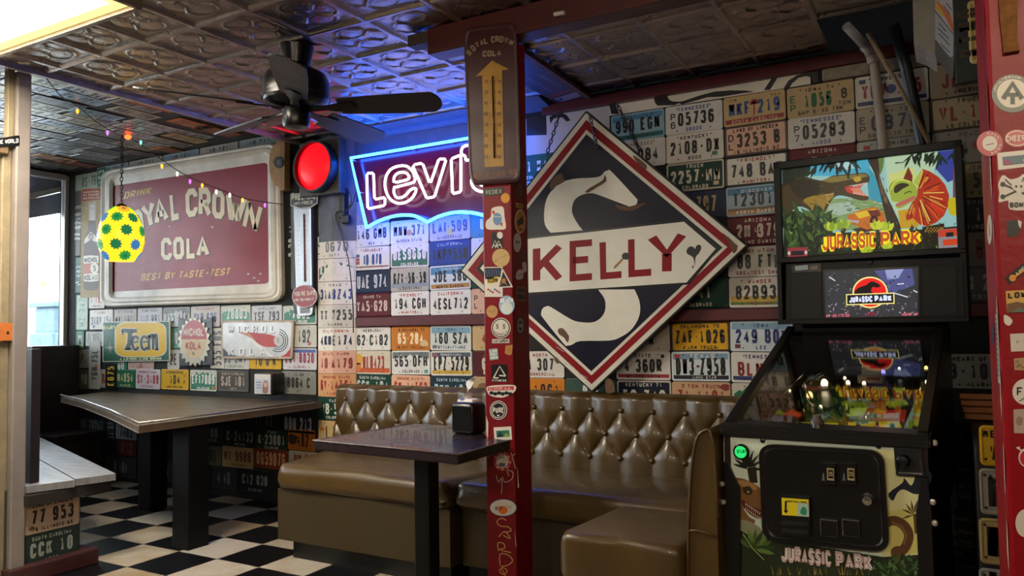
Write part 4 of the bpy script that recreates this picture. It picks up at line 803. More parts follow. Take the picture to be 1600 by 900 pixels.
LT = {'L': [(216, 415), (222, 668), (232, 680), (348, 656), (358, 645), (357, 602), (349, 593), (286, 606), (276, 596), (269, 412), (258, 401), (226, 403)],
      'e': curve([(430, 512), (426, 548), (445, 590), (485, 594), (522, 572), (556, 534), (590, 520), (600, 540), (575, 590), (530, 625), (470, 640), (415, 620), (376, 570), (358, 500), (366, 430), (400, 376), (455, 350), (520, 346), (566, 380), (590, 430), (588, 466), (560, 480), (450, 510)], 3),
      'eye': curve([(424, 468), (430, 432), (455, 405), (495, 395), (530, 406), (545, 432), (534, 452), (450, 474)], 3),
      'v': [(576, 350), (590, 336), (638, 326), (655, 337), (703, 472), (715, 474), (775, 302), (788, 292), (824, 292), (832, 305), (747, 578), (735, 590), (692, 597), (680, 590)],
      'i': [(875, 302), (886, 286), (938, 265), (950, 275), (950, 540), (940, 551), (896, 562), (885, 554)]}
for k, P in LT.items(): bm = BM(); tube(bm, [nx(x, y, .012) - t.location for x, y in P], .0084, 7, True); obj('letter_tube', bm, wt, t)
for P in ([(1016, 184), (978, 192), (956, 218), (958, 255), (982, 268), (990, 298), (1012, 300), (1030, 280), (1040, 230), (1016, 184)], [(1210, 330), (1160, 320), (1110, 335), (1090, 380), (1110, 415), (1170, 440), (1180, 480), (1140, 500), (1100, 490), (1060, 440), (1035, 455), (1040, 500), (1075, 535), (1130, 548), (1190, 530), (1225, 480), (1215, 425)]):
    bm = BM(); tube(bm, [nx(x, y, .012) - t.location for x, y in curve(P, 3)], .0084, 7); obj('letter_tube', bm, wt, t)
bm = BM()
for x, y in ((549, 250), (560, 300), (640, 232), (700, 221), (574, 352), (668, 345), (740, 333)): p_ = at_y(x, y, Yn) - t.location; tube(bm, [p_, p_ + V((0, .055, 0))], .004, 6)
obj('standoff', bm, M('#c9ccd0', .2), t)
t = thing('neon_transformer', 'small black power unit with loose wires between the red light and the neon sign', 'transformer', at_y(537, 345, 3.90))
bm = BM(); p_ = at_y(537, 318, 3.89) - t.location; box(bm, p_, (.05, .05, .2), .008); box(bm, p_ + V((.03, -.01, -.11)), (.06, .04, .06), .01); obj('case', bm, M('#17181c', .4), t)
bm = BM()
for P in ([(519, 222), (530, 235), (536, 255), (534, 285), (536, 300)], [(520, 240), (524, 265), (532, 285), (545, 300), (549, 315), (541, 330)], [(516, 255), (527, 262), (530, 280), (522, 290)], [(540, 335), (530, 330), (524, 340), (535, 372), (545, 410), (551, 470), (552, 520)], [(541, 330), (550, 320), (556, 300), (558, 290)]): tube(bm, [at_y(x, y, 3.86) - t.location for x, y in curve(P, 4)], .004, 6)
obj('wire', bm, M('#101014', .4), t)

# ---- diamond sign
Yd = 3.855
t = thing('diamond_sign', 'large navy diamond sign with a white S and red lettering hung on the back wall', 'sign', at_y(930, 612, Yd))
C0 = (925.6, 406); DQ = [(921, 176), (1171.5, 384.5), (930, 612), (725, 424)]
dq = lambda f: [(C0[0] + (x - C0[0]) * f, C0[1] + (y - C0[1]) * f) for x, y in DQ]
sh = sheet_y(Yd); ow = M('#dbd6c8', .38, 0, .22, 5); nv, rd, dk = M('#0b0b24', .35, 0, .2, 5, spec=.3), M('#840815', .4, 0, .12, 6, spec=.25), M('#1c1714', .6, .2, .3)
sh.slab(dq(1), dk, .045); b0 = .045 * S1; sh.poly(dq(.985), ow, b0 + .5); sh.poly(dq(.938), rd, b0 + 1.0); sh.poly(dq(.872), ow, b0 + 1.5); sh.poly(dq(.842), nv, b0 + 2)
f4 = lambda P, y0: [(800 + x / 4, y0 + y / 4) for x, y in P]
bn = [(790, 379), (1073, 348), (1122, 390), (1077, 442), (797, 460), (757, 420)]; cb = (940, 405)
sh.poly([(cb[0] + (x - cb[0]) * 1.035, cb[1] + (y - cb[1]) * 1.08) for x, y in bn], M('#101014', .3), b0 + 2.5)
SW = M('#e2ded2', .36, 0, .1, 8)
sh.poly(f4(curve([(265, 560), (230, 510), (225, 430), (240, 350), (280, 290), (340, 245), (420, 225), (540, 218), (580, 205), (600, 182), (622, 175), (645, 184), (790, 340), (803, 360), (795, 385), (765, 400), (740, 393), (560, 325), (510, 315), (460, 325), (420, 350), (400, 390), (400, 440), (430, 500), (465, 545)], 3), 225), SW, b0 + 3)
sh.poly(f4(curve([(560, 12), (600, 70), (605, 130), (590, 170), (560, 200), (520, 215), (450, 213), (390, 195), (270, 122), (240, 115), (215, 130), (207, 160), (220, 190), (345, 345), (370, 358), (400, 352), (450, 330), (630, 327), (700, 305), (760, 265), (800, 210), (820, 150), (815, 80), (785, 10)], 3), 450), SW, b0 + 3)
sh.poly(bn, SW, b0 + 3.6)
for ch, *q in (('S', (-18, 658), (118, 645), (124, 868), (-10, 880)), ('K', (155, 640), (342, 622), (342, 862), (155, 876)), ('E', (383, 612), (542, 598), (542, 850), (383, 862)), ('L', (568, 600), (724, 586), (724, 838), (574, 850)), ('L', (745, 582), (905, 566), (910, 824), (748, 836)), ('Y', (863, 572), (1112, 548), (1106, 817), (866, 824))): sh.letter(ch, f4(q, 225), rd, 1.0, b0 + 4.3)
hb = M('#17181a', .4)
sh.poly(f4(curve([(1158, 770), (1150, 715), (1112, 690), (1110, 665), (1130, 645), (1152, 650), (1160, 660), (1172, 638), (1192, 636), (1200, 655), (1185, 688), (1165, 712)], 3, True), 225), hb, b0 + 4.3); sh.poly(ell(1087, 418, 1.2, 2.4, 8), hb, b0 + 4.3)
sh.poly(f4(ell(733, 705, 26, 22, 16), 225), hb, b0 + 5); sh.poly(f4([(715, 712), (722, 722), (670, 778), (655, 785), (662, 765)], 225), M('#8a6a3c', .6), b0 + 4.8)
rust = M('#6b4a34', .7, 0, .5, 60)
for P, y0 in (([(480, 305), (520, 275), (590, 235), (600, 200), (612, 240), (560, 275), (500, 312)], 225), ([(260, 265), (280, 225), (330, 190), (345, 215), (350, 245), (300, 270), (275, 300)], 225), ([(670, 385), (740, 400), (800, 385), (860, 375), (830, 395), (770, 425), (690, 415)], 225), ([(310, 260), (340, 250), (380, 300), (370, 340), (350, 310), (320, 290)], 450), ([(285, 440), (300, 430), (325, 460), (305, 470)], 450), ([(605, 575), (640, 565), (665, 640), (610, 650)], 450), ([(1330, 560), (1420, 640), (1400, 690), (1370, 620)], 225), ([(780, 80), (860, 140), (850, 170), (790, 110)], 225)): sh.poly(f4(curve(P, 2, True), y0), rust, b0 + 4.6)
for P in (f4([(350, 465), (420, 500), (390, 480)], 450), f4([(300, 365), (345, 395)], 450), f4([(440, 530), (495, 560)], 450)): sh.stroke(P, 1.0, M('#9a98a0', .6), b0 + 3)
sh.build('panel', t)
def chain(bm, a, b, link=.03, r=.0035, rad=.008):
    a, b = V(a), V(b); n = max(2, int((b - a).length / (link * .78))); d = (b - a) / n; up = d.normalized(); s1 = up.orthogonal().normalized(); s2 = up.cross(s1)
    for i in range(n):
        c = a + d * (i + .5); s_ = s1 if i % 2 else s2
        tube(bm, [c + up * (link / 2 * math.sin(k * PI / 4)) + s_ * (rad * math.cos(k * PI / 4)) for k in range(8)], r, 5, True)
for a, b_ in (((877, 170, 3.8), (853, 245, 3.84)), ((921, 178, 3.79), (934, 232, 3.79)), ((963, 160, 3.82), (1000, 235, 3.90))): bm = BM(); chain(bm, at_y(*a) - t.location, at_y(*b_) - t.location); obj('chain', bm, M('#4a443c', .4, .9), t)
# ---- long white painted sign under the ceiling, mostly behind the plates
t = thing('lettered_board', 'long white board with broad black brush lettering under the tin ceiling', 'sign', V((-1.2, YB, 2.36)))
sh = Sheet(lambda u, v: V((u, YB - .0005, v)), NY); sh.slab([(-1.6, 2.35), (-.55, 2.35), (-.55, 2.409), (-1.6, 2.409)], M('#d8d0c0', .5, 0, .15, 5), .0016); sh.slab([(-2.16, 2.17), (-1.6, 2.17), (-1.6, 2.409), (-2.16, 2.409)], M('#c4beb2', .5, 0, .2, 5), .0016); sh.fn = lambda u, v: at_y(u, v, YB - .0025); g5 = lambda P: [(930 + x / 5.142, 100 + y / 5.142) for x, y in P]; g6 = lambda P: [(810 + x / 6, 150 + y / 6) for x, y in P]; e5 = lambda P: [(1100 + x / 5, y / 5) for x, y in P]
for P in (g5([(112, 326), (160, 318), (195, 402), (130, 402)]), g5([(470, 266), (575, 246), (592, 285), (620, 300), (690, 305), (640, 330), (500, 335), (480, 310)]), g5([(640, 305), (700, 300), (850, 250), (960, 222), (1080, 212), (1200, 213), (1280, 222), (1180, 236), (1020, 262), (900, 268), (800, 296), (700, 325)]), g5([(1420, 112), (1468, 106), (1405, 208), (1355, 210)]), e5([(622, 690), (660, 630), (720, 592), (800, 565), (890, 552), (890, 640), (850, 645), (840, 605), (800, 595), (740, 608), (690, 650), (670, 685)]),
          g6([(75, 205), (262, 178), (266, 365), (75, 372)]), g6([(290, 200), (330, 170), (390, 155), (450, 175), (490, 230), (450, 240), (420, 205), (380, 195), (330, 215), (300, 260)])): sh.poly(P, M('#121214', .45), 1)
sh.build('board', t)
bm = BM(); a, b_ = at_y(1285, 108, YB), at_y(1450, 84, YB); box(bm, ((a.x + .24) / 2, YB - .012, 2.378), (.24 - a.x, .03, .058), .008, mi=0); struct('trim_6', bm, M('#8a7f70', .8, 0, .35, 25, .3))
# navy banner lying against the ceiling right of the post
t = thing('ceiling_banner', 'navy poster with a red stripe and wooden edge strip fixed flat to the tin ceiling', 'poster', V((-1.95, 3.35, ZC - .02)))
sh = Sheet(lambda u, v: at_z(820 + u / 8.18, 60 + v / 8.18, ZC - .012), NZ); sh.slab([(-60, 560), (-300, 100), (-60, -100), (20, 240), (880, 790), (520, 880)], M('#20242e', .4), .004); b0 = .004 * S1
sh.poly([(-50, 330), (110, 345), (590, 640), (320, 740), (-40, 560)], M('#1c1c48', .4), b0 + .6); sh.poly([(300, 728), (600, 628), (630, 650), (340, 752)], M('#8a1f2a', .4), b0 + 1); sh.poly([(370, 760), (650, 672), (750, 720), (470, 805)], M('#a8a29c', .4), b0 + 1); sh.poly(ell(460, 770, 26, 18, 12), M('#3a3440', .4), b0 + 1.6)
for k in range(7): sh.stroke([(150 + 48 * k, 455 + 28 * k), (250 + 36 * k, 470 + 20 * k)], 9, M('#8c8a9c', .5), b0 + 1.2); sh.stroke([(20 + 46 * k, 520 + 26 * k), (90 + 42 * k, 500 + 24 * k)], 9, M('#8c8a9c', .5), b0 + 1.2)
for k in range(3): sh.stroke([(500, 835 + 16 * k), (640, 820 + 10 * k), (800, 770 + 8 * k)], 6, M('#b5b0a8', .5), b0 + 1)
sh.build('banner', t)
sh = Sheet(lambda u, v: at_z(820 + u / 8.18, 60 + v / 8.18, ZC - .012), NZ); sh.slab([(-100, 120), (-60, 90), (920, 770), (880, 800)], M('#6b4a30', .6, 0, .3), .02); sh.build('edge_strip', t)
# ================================================================ seats and tables
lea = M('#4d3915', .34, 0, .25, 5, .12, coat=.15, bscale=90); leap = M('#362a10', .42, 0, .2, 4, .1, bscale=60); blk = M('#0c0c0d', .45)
def cushion(bm, x0, x1, yf, yb, z0, z1, r=.05, nx=40, wl=0, wr=0, crown=.012, ruch='', tilt=.05):
    """upholstered block from x0(y) to x1(y): rounded section swept along x, wrinkled towards ends named in ruch"""
    rings = []
    for i in range(nx + 1):
        t = i / nx; e = min(t, 1 - t) * (x1(0) - x0(0)) if callable(x1) else min(t, 1 - t) * (x1 - x0); k = min(1, e / r); sh_ = r * (1 - math.sqrt(max(0, 1 - (1 - k) ** 2))) * .7
        sec = rrect(yf + sh_, z0 + sh_ * .3, yb, z1 - sh_, r, 6); ring = []
        for j, (y, z) in enumerate(sec):
            wr_ = 0
            if 'L' in ruch: wr_ += .010 * math.exp(-t * (x1 - x0) / .09) * math.sin(j * 5.1) * (1 if y < yf + .12 else 0)
            if 'R' in ruch: wr_ += .008 * math.exp(-(1 - t) * (x1 - x0) / .07) * math.sin(j * 4.3) * (1 if y < yf + .12 else 0)
            zz = z + (crown * math.sin(PI * t) * math.sin(PI * (y - yf) / (yb - yf)) - tilt * (y - yf) / (yb - yf) if z > (z0 + z1) / 2 else 0)
            ring.append(bm.verts.new((x0 + (x1 - x0) * t, y - wr_ - (.006 * math.sin(PI * t * 3) if y < yf + .02 else 0), zz)))
        rings.append(ring)
    for a, b in zip(rings, rings[1:]):
        for j in range(len(a)): bm.faces.new((a[j], a[(j + 1) % len(a)], b[(j + 1) % len(a)], b[j]))
    bm.faces.new(rings[0]); bm.faces.new(rings[-1]); return bm
SZ = .495
t = thing('booth_bench', 'brown leather booth bench along the back wall, left section beside the dark table', 'bench', (-2.55, 3.35, 0))
bm = BM(); cushion(bm, -.55, .535, -.43, .36, .36, SZ, ruch='R')
for v in bm.verts:
    if v.co.x < -.3: v.co.x -= (v.co.y + .43) * .5 * (-.3 - v.co.x) / .25
obj('seat_cushion', bm, lea, t, smooth=.9)
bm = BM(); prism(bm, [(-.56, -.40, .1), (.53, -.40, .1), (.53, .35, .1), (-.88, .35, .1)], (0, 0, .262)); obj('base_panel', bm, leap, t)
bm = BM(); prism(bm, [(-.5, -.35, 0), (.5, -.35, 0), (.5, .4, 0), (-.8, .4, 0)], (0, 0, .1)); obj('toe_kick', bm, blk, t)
t = thing('booth_bench', 'brown leather booth bench turning the corner towards the pinball machine, with a raised end', 'bench', (-1.4, 3.3, 0))
bm = BM(); cushion(bm, -.60, .65, -.355, .405, .36, SZ, ruch='L', nx=60); obj('seat_cushion', bm, lea, t, smooth=.9)
bm = BM(); cushion(bm, .215, .65, -.925, -.345, .335, SZ + .006, r=.03, crown=.008, nx=24, tilt=.03); obj('seat_cushion', bm, lea, t, smooth=.9)
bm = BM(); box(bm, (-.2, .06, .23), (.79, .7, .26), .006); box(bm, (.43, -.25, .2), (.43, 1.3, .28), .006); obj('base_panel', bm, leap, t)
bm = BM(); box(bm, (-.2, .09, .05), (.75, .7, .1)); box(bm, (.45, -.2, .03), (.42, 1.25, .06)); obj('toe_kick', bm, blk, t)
bm = BM()
sec = curve([(.655, .08), (.655, .3), (.66, .52), (.672, .7), (.69, .82), (.715, .86), (.745, .84), (.755, .6), (.755, .08)], 4)
for y0 in (-.9,):
    rings = [[bm.verts.new((x * 1.0 - .004 * (1 - abs(k)), y0 + yy, z)) for x, z in sec] for k, yy in ((0, 0), (1, .02), (1, .6), (1, 1.49))]
    for x in (0,):
        rings[0] = rings[0]
    for a, b in zip(rings, rings[1:]):
        for j in range(len(a) - 1): bm.faces.new((a[j], a[j + 1], b[j + 1], b[j]))
        bm.faces.new((a[-1], a[0], b[0], b[-1]))
    bm.faces.new(rings[0]); bm.faces.new(rings[-1])
bw_ = obj('end_back', bm, lea, t, smooth=.7)
bm = BM(); tube(bm, [(x, y0 - .004, z) for x, z in sec[:-4]], .005, 6); tube(bm, [(.664, -.907, .55), (.69, -.91, .555), (.72, -.908, .55), (.75, -.905, .54)], .004, 6); obj('piping', bm, lea, bw_)
# deep buttoned backrest
bx0, bx1, zt, zb = -3.50, -.752, .835, .42
NXg, NZg = 470, 64; a_ = .172; z1, dz = .745, .122; off = -.03
t = thing('tufted_backrest', 'long button tufted brown leather backrest along the back wall behind the booth benches', 'backrest', (-2.1, 3.85, zb))
bm = BM(); G = []
yfun = lambda z: 3.79 + .05 * (z - zb) / (zt - zb)
for j in range(NZg + 1):
    z = zb + (zt - zb) * j / NZg; row = []
    for i in range(NXg + 1):
        x = bx0 + (bx1 - bx0) * i / NXg; s = min(2, max(0, (z1 - z) / dz)); p_, q_ = (x + off) / a_ + s / 2, (x + off) / a_ - s / 2
        h = abs(math.sin(PI * p_) * math.sin(PI * q_)) ** .55
        e = min(1, (zt - z) / .035); lip = math.sqrt(max(0, 1 - (1 - e) ** 2)); e2 = min(1, (x - bx0) / .03); lip *= math.sqrt(max(0, 1 - (1 - e2) ** 2))
        row.append(bm.verts.new((x + 2.1, yfun(z) - (.014 + .028 * h) * lip - 3.85 + (1 - lip) * .03, z - zb)))
    G.append(row)
for r0, r1 in zip(G, G[1:]):
    for i in range(NXg): bm.faces.new((r0[i], r0[i + 1], r1[i + 1], r1[i]))
bk_ = [bm.verts.new((v.co.x, .012, v.co.z)) for v in (G[0][0], G[0][-1], G[-1][-1], G[-1][0])]
bm.faces.new([G[0][i] for i in range(NXg + 1)] + [bk_[1], bk_[0]]); bm.faces.new([G[-1][i] for i in range(NXg, -1, -1)] + [bk_[3], bk_[2]])
bm.faces.new([G[j][0] for j in range(NZg, -1, -1)] + [bk_[0], bk_[3]]); bm.faces.new([G[j][-1] for j in range(NZg + 1)] + [bk_[2], bk_[1]]); bm.faces.new(bk_[::-1])
obj('upholstery', bm, lea, t, smooth=.8)
bm = BM(); lathe(bm, [(.002, .010), (.010, .008), (.0145, .002), (.0145, -.005), (.004, -.012)], 12, mat=Matrix.Rotation(PI / 2, 4, 'X')); bme = mesh_from(bm, 'button', lea, True)
for r_ in range(3):
    z = z1 - r_ * dz; k0 = math.ceil((bx0 + .03 + off) / a_)
    for k in range(k0, 30):
        x = (k + (.5 if r_ == 1 else 0)) * a_ - off
        if bx0 + .03 < x < bx1 - .05: link('button', bme, t, (x + 2.1, yfun(z) - .021 - 3.85, z - zb))
# dark table in front of the bench
tp = M('#2b2126', .22, 0, .3, 7, .05, coat=.3); ed = M('#3a2a2a', .4, 0, .5, 30, .2)
t = thing('booth_table', 'dark square table on a black square post in front of the left bench', 'table', (-1.9, 2.62, 0))
PT = [(-2.255, 2.325), (-1.525, 2.285), (-1.525, 2.655), (-1.675, 2.655), (-1.675, 2.93), (-2.2, 2.93)]
bm = BM(); prism(bm, [(x + 1.9, y - 2.62, .712) for x, y in PT], (0, 0, .037)); bmesh.ops.bevel(bm, geom=[e for e in bm.edges], offset=.004, segments=2, affect='EDGES'); obj('tabletop', bm, [tp], t, smooth=.5)
bm = BM()
for (xa, ya), (xb, yb) in ((PT[0], PT[1]), (PT[1], PT[2]), (PT[5], PT[0])): tube(bm, [(xa + 1.9, ya - 2.62, .7485), (xb + 1.9, yb - 2.62, .7485)], .0028, 6)
obj('edge_strip', bm, M('#7a6a62', .35, .3, .6, 40), t)
pl = at_y(667, 790, 2.6); bm = BM(); box(bm, (pl.x + 1.9, -.02, .37), (.075, .075, .69), .006); obj('leg', bm, M('#08080a', .4, spec=.3), t)
bm = BM(); box(bm, (pl.x + 1.9, -.02, .015), (.5, .5, .03), .01); obj('foot_plate', bm, M('#111214', .4), t)
# window table
wt_ = M('#5c4c38', .36, 0, .35, 4, .06, coat=.15, aniso=(1, 4, 1)); ZT = .75
t = thing('window_table', 'large glossy brown wooden table by the window with a slanting front edge', 'table', (-4.3, 3.2, 0))
PA = [at_z(x, y, ZT) for x, y in ((95, 612.5), (130, 620.5), (175, 636), (217, 654), (486, 621.5))]; PA += [V((PA[-1].x - .02, 3.855, ZT)), V((-6.0, 3.855, ZT))]
lo = V((-4.3, 3.2, .04)); bm = BM(); prism(bm, [p_ - lo for p_ in PA], (0, 0, .038)); bmesh.ops.translate(bm, verts=bm.verts[:], vec=(0, 0, -.036)); bmesh.ops.bevel(bm, geom=[e for e in bm.edges], offset=.003, segments=2, affect='EDGES'); obj('tabletop', bm, wt_, t, smooth=.5)
bm = BM(); tube(bm, [p_ - V((-4.3, 3.2, .022)) for p_ in PA[:5]], .007, 6); obj('edge_strip', bm, M('#8b8781', .25, .6, .3), t)  # pale strip paints in the bright highlight along the table's front edge
for px, py, w_ in ((283, 858, .135), (226, 797, .13)):
    c = at_z(px, py, 0) - V((-4.3, 3.2, 0)); bm = BM(); box(bm, (c.x, c.y + .06, .355), (w_, w_, .71), .004); obj('leg', bm, M('#060505', .5, 0, .3, spec=.2), t)
# plank seat, half wall board, dark booth by the window
gw = M('#77777a', .4, 0, .45, 5, .3, aniso=(1.2, 9, 1)); t = thing('plank_seat', 'weathered grey plank seat on the bench end wall by the street door', 'bench', (-4.6, 2.55, 0)); ZS = .456
fr_ = lambda P: [at_z(x, y, ZS) - V((-4.6, 2.55, .035)) for x, y in P]
bm = BM(); prism(bm, fr_([(118, 748.5), (181, 740), (56, 680), (40, 672), (38, 704)]), (0, 0, .035)); obj('plank', bm, gw, t)
bm = BM(); prism(bm, fr_([(36, 760.5), (117, 750), (38, 705.5)]), (0, 0, .035)); obj('plank', bm, gw, t)
bm = BM(); box(bm, (.62, -.24, .39), (.2, .42, .05)); obj('bearer', bm, M('#1d1917', .6), t)
dkw = M('#1e1516', .4, 0, .35, 12, .1, aniso=(8, 8, 1))
a, b_ = at_x(50, 545, -4.0), at_x(50, 765, -4.0); bm = BM(); box(bm, (-4.0, (a.y + b_.y) / 2 + .005, (a.z + ZS) / 2), (.05, .045, a.z - ZS), .004); tag(obj('bench_end_post', bm, M('#151213', .5), center=True), 'black upright board rising from the plank seat beside the door frame', 'post')
t = thing('high_backed_booth', 'dark high backed booth seat under the window', 'bench', (-6.3, 3.6, 0))
bm = BM(); box(bm, (-.14, .08, .74), (.1, .36, .70), .008); obj('backrest', bm, dkw, t); bm = BM(); box(bm, (-.13, -.125, .55), (.14, .04, 1.08), .006); obj('end_board', bm, M('#131112', .5), t)
bm = BM(); box(bm, (.12, .03, .38), (.42, .4, .05), .008); obj('seat', bm, dkw, t); bm = BM(); box(bm, (.1, .03, .18), (.4, .38, .35)); obj('base', bm, M('#100e0e', .6), t)
# napkin dispensers
def napkin(bm, P, w, th=.004):
    """folded paper ribbon along the points P, w wide"""
    P = [V(p_) for p_ in P]; n = len(P); up, dn = [], []
    for i, p_ in enumerate(P):
        ww = w(i / (n - 1)); d = V((math.cos(i * .35), math.sin(i * .35) * .6, .1 * math.sin(i * 2))) * ww
        up.append((bm.verts.new(p_ - d), bm.verts.new(p_ + d * .1 + V((0, -.006, .002))), bm.verts.new(p_ + d))); q = V((0, th, 0)); dn.append((bm.verts.new(p_ - d + q), bm.verts.new(p_ + d * .1 + q), bm.verts.new(p_ + d + q)))
    for A in (up, dn):
        for a, b in zip(A, A[1:]):
            for k in (0, 1): bm.faces.new((a[k], a[k + 1], b[k + 1], b[k]))
    for a, b, c, d in zip(up, up[1:], dn, dn[1:]): bm.faces.new((a[0], b[0], d[0], c[0])); bm.faces.new((a[2], b[2], d[2], c[2]))
    for k in (0, 1): bm.faces.new((up[-1][k], up[-1][k + 1], dn[-1][k + 1], dn[-1][k])); bm.faces.new((up[0][k], up[0][k + 1], dn[0][k + 1], dn[0][k]))
    return bm
c = at_z(723, 679, .749); pap = M('#d8d6d4', .8)
t = thing('napkin_dispenser', 'black napkin dispenser with a white napkin sticking up on the dark table', 'napkin dispenser', c + V((0, .05, 0)), -.1)
bm = BM(); box(bm, (0, 0, .066), (.118, .1, .132), .018, seg=3)
for v in bm.verts: v.co.x *= 1 - .35 * max(0, v.co.z - .03)
obj('case', bm, M('#08080a', .3), t, smooth=.6); bm = BM(); box(bm, (0, -.049, .064), (.1, .006, .108), .002); obj('front_plate', bm, M('#060607', .25), t)
bm = BM(); box(bm, (-.005, .012, .133), (.085, .07, .02), .009, seg=3); obj('napkin_stack', bm, pap, t, smooth=.6); bm = BM(); box(bm, (-.022, -.012, .137), (.028, .02, .014), .005); obj('blue_tab', bm, M('#2a3a86', .5), t)
bm = BM(); napkin(bm, curve([(-.008, 0, .128), (-.004, 0, .165), (.006, -.004, .2), (.018, -.002, .226), (.038, 0, .238)], 4), lambda k: .016 + .01 * math.sin(PI * k) - .01 * k); obj('napkin', bm, pap, t, smooth=.9)
bm = BM(); napkin(bm, curve([(-.066, .045, .02), (-.064, .045, .05), (-.055, .04, .08), (-.048, .035, .12)], 3), lambda k: .02 - .012 * k); obj('napkin', bm, pap, t, smooth=.9)
c = at_y(406, 616, 3.70); c.z = ZT + .003
t = thing('napkin_dispenser', 'black napkin dispenser with a white printed front on the window table', 'napkin dispenser', c + V((.03, .06, 0)), .12)
bm = BM(); box(bm, (0, 0, .075), (.155, .13, .15), .012, seg=2); obj('case', bm, M('#09090b', .35), t, smooth=.6)
for nm, z0, z1_, mt in (('front_plate', .012, .145, '#cfd0d4'),): bm = BM(); box(bm, (-.005, -.066, (z0 + z1_) / 2), (.135, .006, z1_ - z0), .002); fp = obj(nm, bm, M(mt, .25), t)
sh = Sheet(lambda u, v: V((u, -.0692, v)), NY); sh.rect(-.062, .02, .055, .11, M('#b4bccb', .35), 1); sh.poly(curve([(.0, .022), (.0, .07), (.015, .1), (.035, .1), (.045, .07), (.04, .022)], 3, True), M('#8a6a66', .4), 2); sh.poly(ell(.024, .075, .014, .018, 12), M('#c9a59a', .4), 3)
for k in range(3): sh.stroke([(-.055, .09 - .018 * k), (-.01, .09 - .018 * k)], .006, M('#6a7fae', .4), 2)
sh.build('advert', fp, V((0, 0, 0)))

# ================================================================ lamps and fan under the ceiling
# fluorescent troffer
t = thing('ceiling_light', 'long glowing fluorescent ceiling light at the upper left', 'ceiling light', (-3.25, 1.49, ZC - .04))
bm = BM(); box(bm, (0, 0, .012), (1.02, .52, .016), .006); obj('diffuser', bm, EM('#fff0c0', 1, (54, 48, 38)), t)
bm = BM()
for c_, s_ in (((0, .285, .012), (1.14, .05, .018)), ((0, -.285, .012), (1.14, .05, .018)), ((.545, 0, .012), (.05, .52, .018)), ((-.545, 0, .012), (.05, .52, .018))): box(bm, c_, s_, .003)
obj('diffuser_rim', bm, EM('#ffd060', 1, (1.5, 1.02, .32)), t)
bm = BM()
for c_, s_ in (((0, .322, .012), (1.22, .022, .05)), ((0, -.322, .012), (1.22, .022, .05)), ((.6, 0, .012), (.022, .65, .05)), ((-.6, 0, .012), (.022, .65, .05))): box(bm, c_, s_, .003)
obj('frame', bm, M('#8a7f74', .35, .7, .3), t)
# ceiling fan
hb_ = EYE + ray(463, 174) * 3.5; fk = M('#17161a', .38, 0, .15, 8); fd = M('#0f0f12', .3, .4)
t = thing('ceiling_fan', 'black five bladed ceiling fan hanging from the tin ceiling', 'ceiling fan', (hb_.x, hb_.y, hb_.z))
dz_ = ZC - hb_.z + .004
bm = BM(); lathe(bm, [(.02, dz_ - .1), (.06, dz_ - .085), (.075, dz_ - .02), (.08, dz_)], 28); obj('canopy', bm, fd, t, smooth=.6)
bm = BM(); lathe(bm, [(.016, .15), (.016, dz_ - .06)], 14); obj('downrod', bm, fd, t, smooth=.6)
bm = BM(); lathe(bm, [(.03, .2), (.09, .192), (.135, .165), (.15, .13), (.15, .06), (.142, .04), (.12, .025), (.06, .018)], 36); obj('motor_housing', bm, fd, t, smooth=.5)
bm = BM(); lathe(bm, [(.145, .052), (.153, .052), (.153, .072), (.145, .072)], 36, cap=False); obj('trim_band', bm, M('#3a393d', .25, .8), t, smooth=.5)
bm = BM(); lathe(bm, [(.05, .03), (.062, .01), (.062, -.06), (.055, -.075), (.02, -.082), (.004, -.083)], 24); obj('switch_housing', bm, fd, t, smooth=.6)
for k in range(5):
    R_ = Matrix.Rotation(math.radians(24 + 72 * k), 4, 'Z') @ Matrix.Translation((0, 0, .012)) @ Matrix.Rotation(math.radians(-17), 4, 'X')
    out = [(.2, -.058), (.34, -.068), (.5, -.074), (.6, -.074)] + arc(.61, 0, .06, .074, -80, 80, 10) + [(.6, .074), (.5, .074), (.34, .068), (.2, .058)]
    bm = BM(); prism(bm, [(x, y, 0) for x, y in out], (0, 0, .007)); bmesh.ops.transform(bm, matrix=R_, verts=bm.verts[:]); bl = obj('blade', bm, fk, t)
    bm = BM(); prism(bm, [(x, y, -.006) for x, y in ((.06, -.022), (.14, -.016), (.2, -.03), (.27, -.034), (.285, 0), (.27, .034), (.2, .03), (.14, .016), (.06, .022))], (0, 0, .0065)); bmesh.ops.transform(bm, matrix=R_, verts=bm.verts[:]); obj('bracket', bm, fd, bl)
# hanging egg lamp
hg = at_z(190, 209, ZP); Zl = (hg - EYE).dot(_F); ec = EYE + ray(189, 369) * ((hg - EYE).length / (ray(189, 369)).length * 1.0); ec = at_y(189, 369, hg.y)
t = thing('pendant_lamp', 'glowing yellow egg shaped pendant lamp dotted with green and blue flowers on a chain', 'pendant lamp', ec)
ea, eb = .148, .21; bm = BM(); lathe(bm, [(ea * math.sin(a) * (1.0 - .06 * math.cos(a)), eb * math.cos(a)) for a in [.16 + (2.55 - .16) * i / 26 for i in range(27)]], 36); obj('shade', bm, EM('#ffb400', 1, (1.5, .74, .02)), t, smooth=.8)
fc = [EM('#1f8a2a', 1, (.02, .26, .04)), EM('#6fc022', 1, (.16, .62, .02)), EM('#2a6a9a', 1, (.03, .16, .36)), EM('#8a6a3a', 1, (.34, .2, .08)), EM('#0f6a2a', 1, (.01, .15, .05))]; oc = EM('#e08a20', 1, (1.0, .38, .02)); gc = EM('#707060', 1, (.16, .15, .11))
rr = random.Random(5)
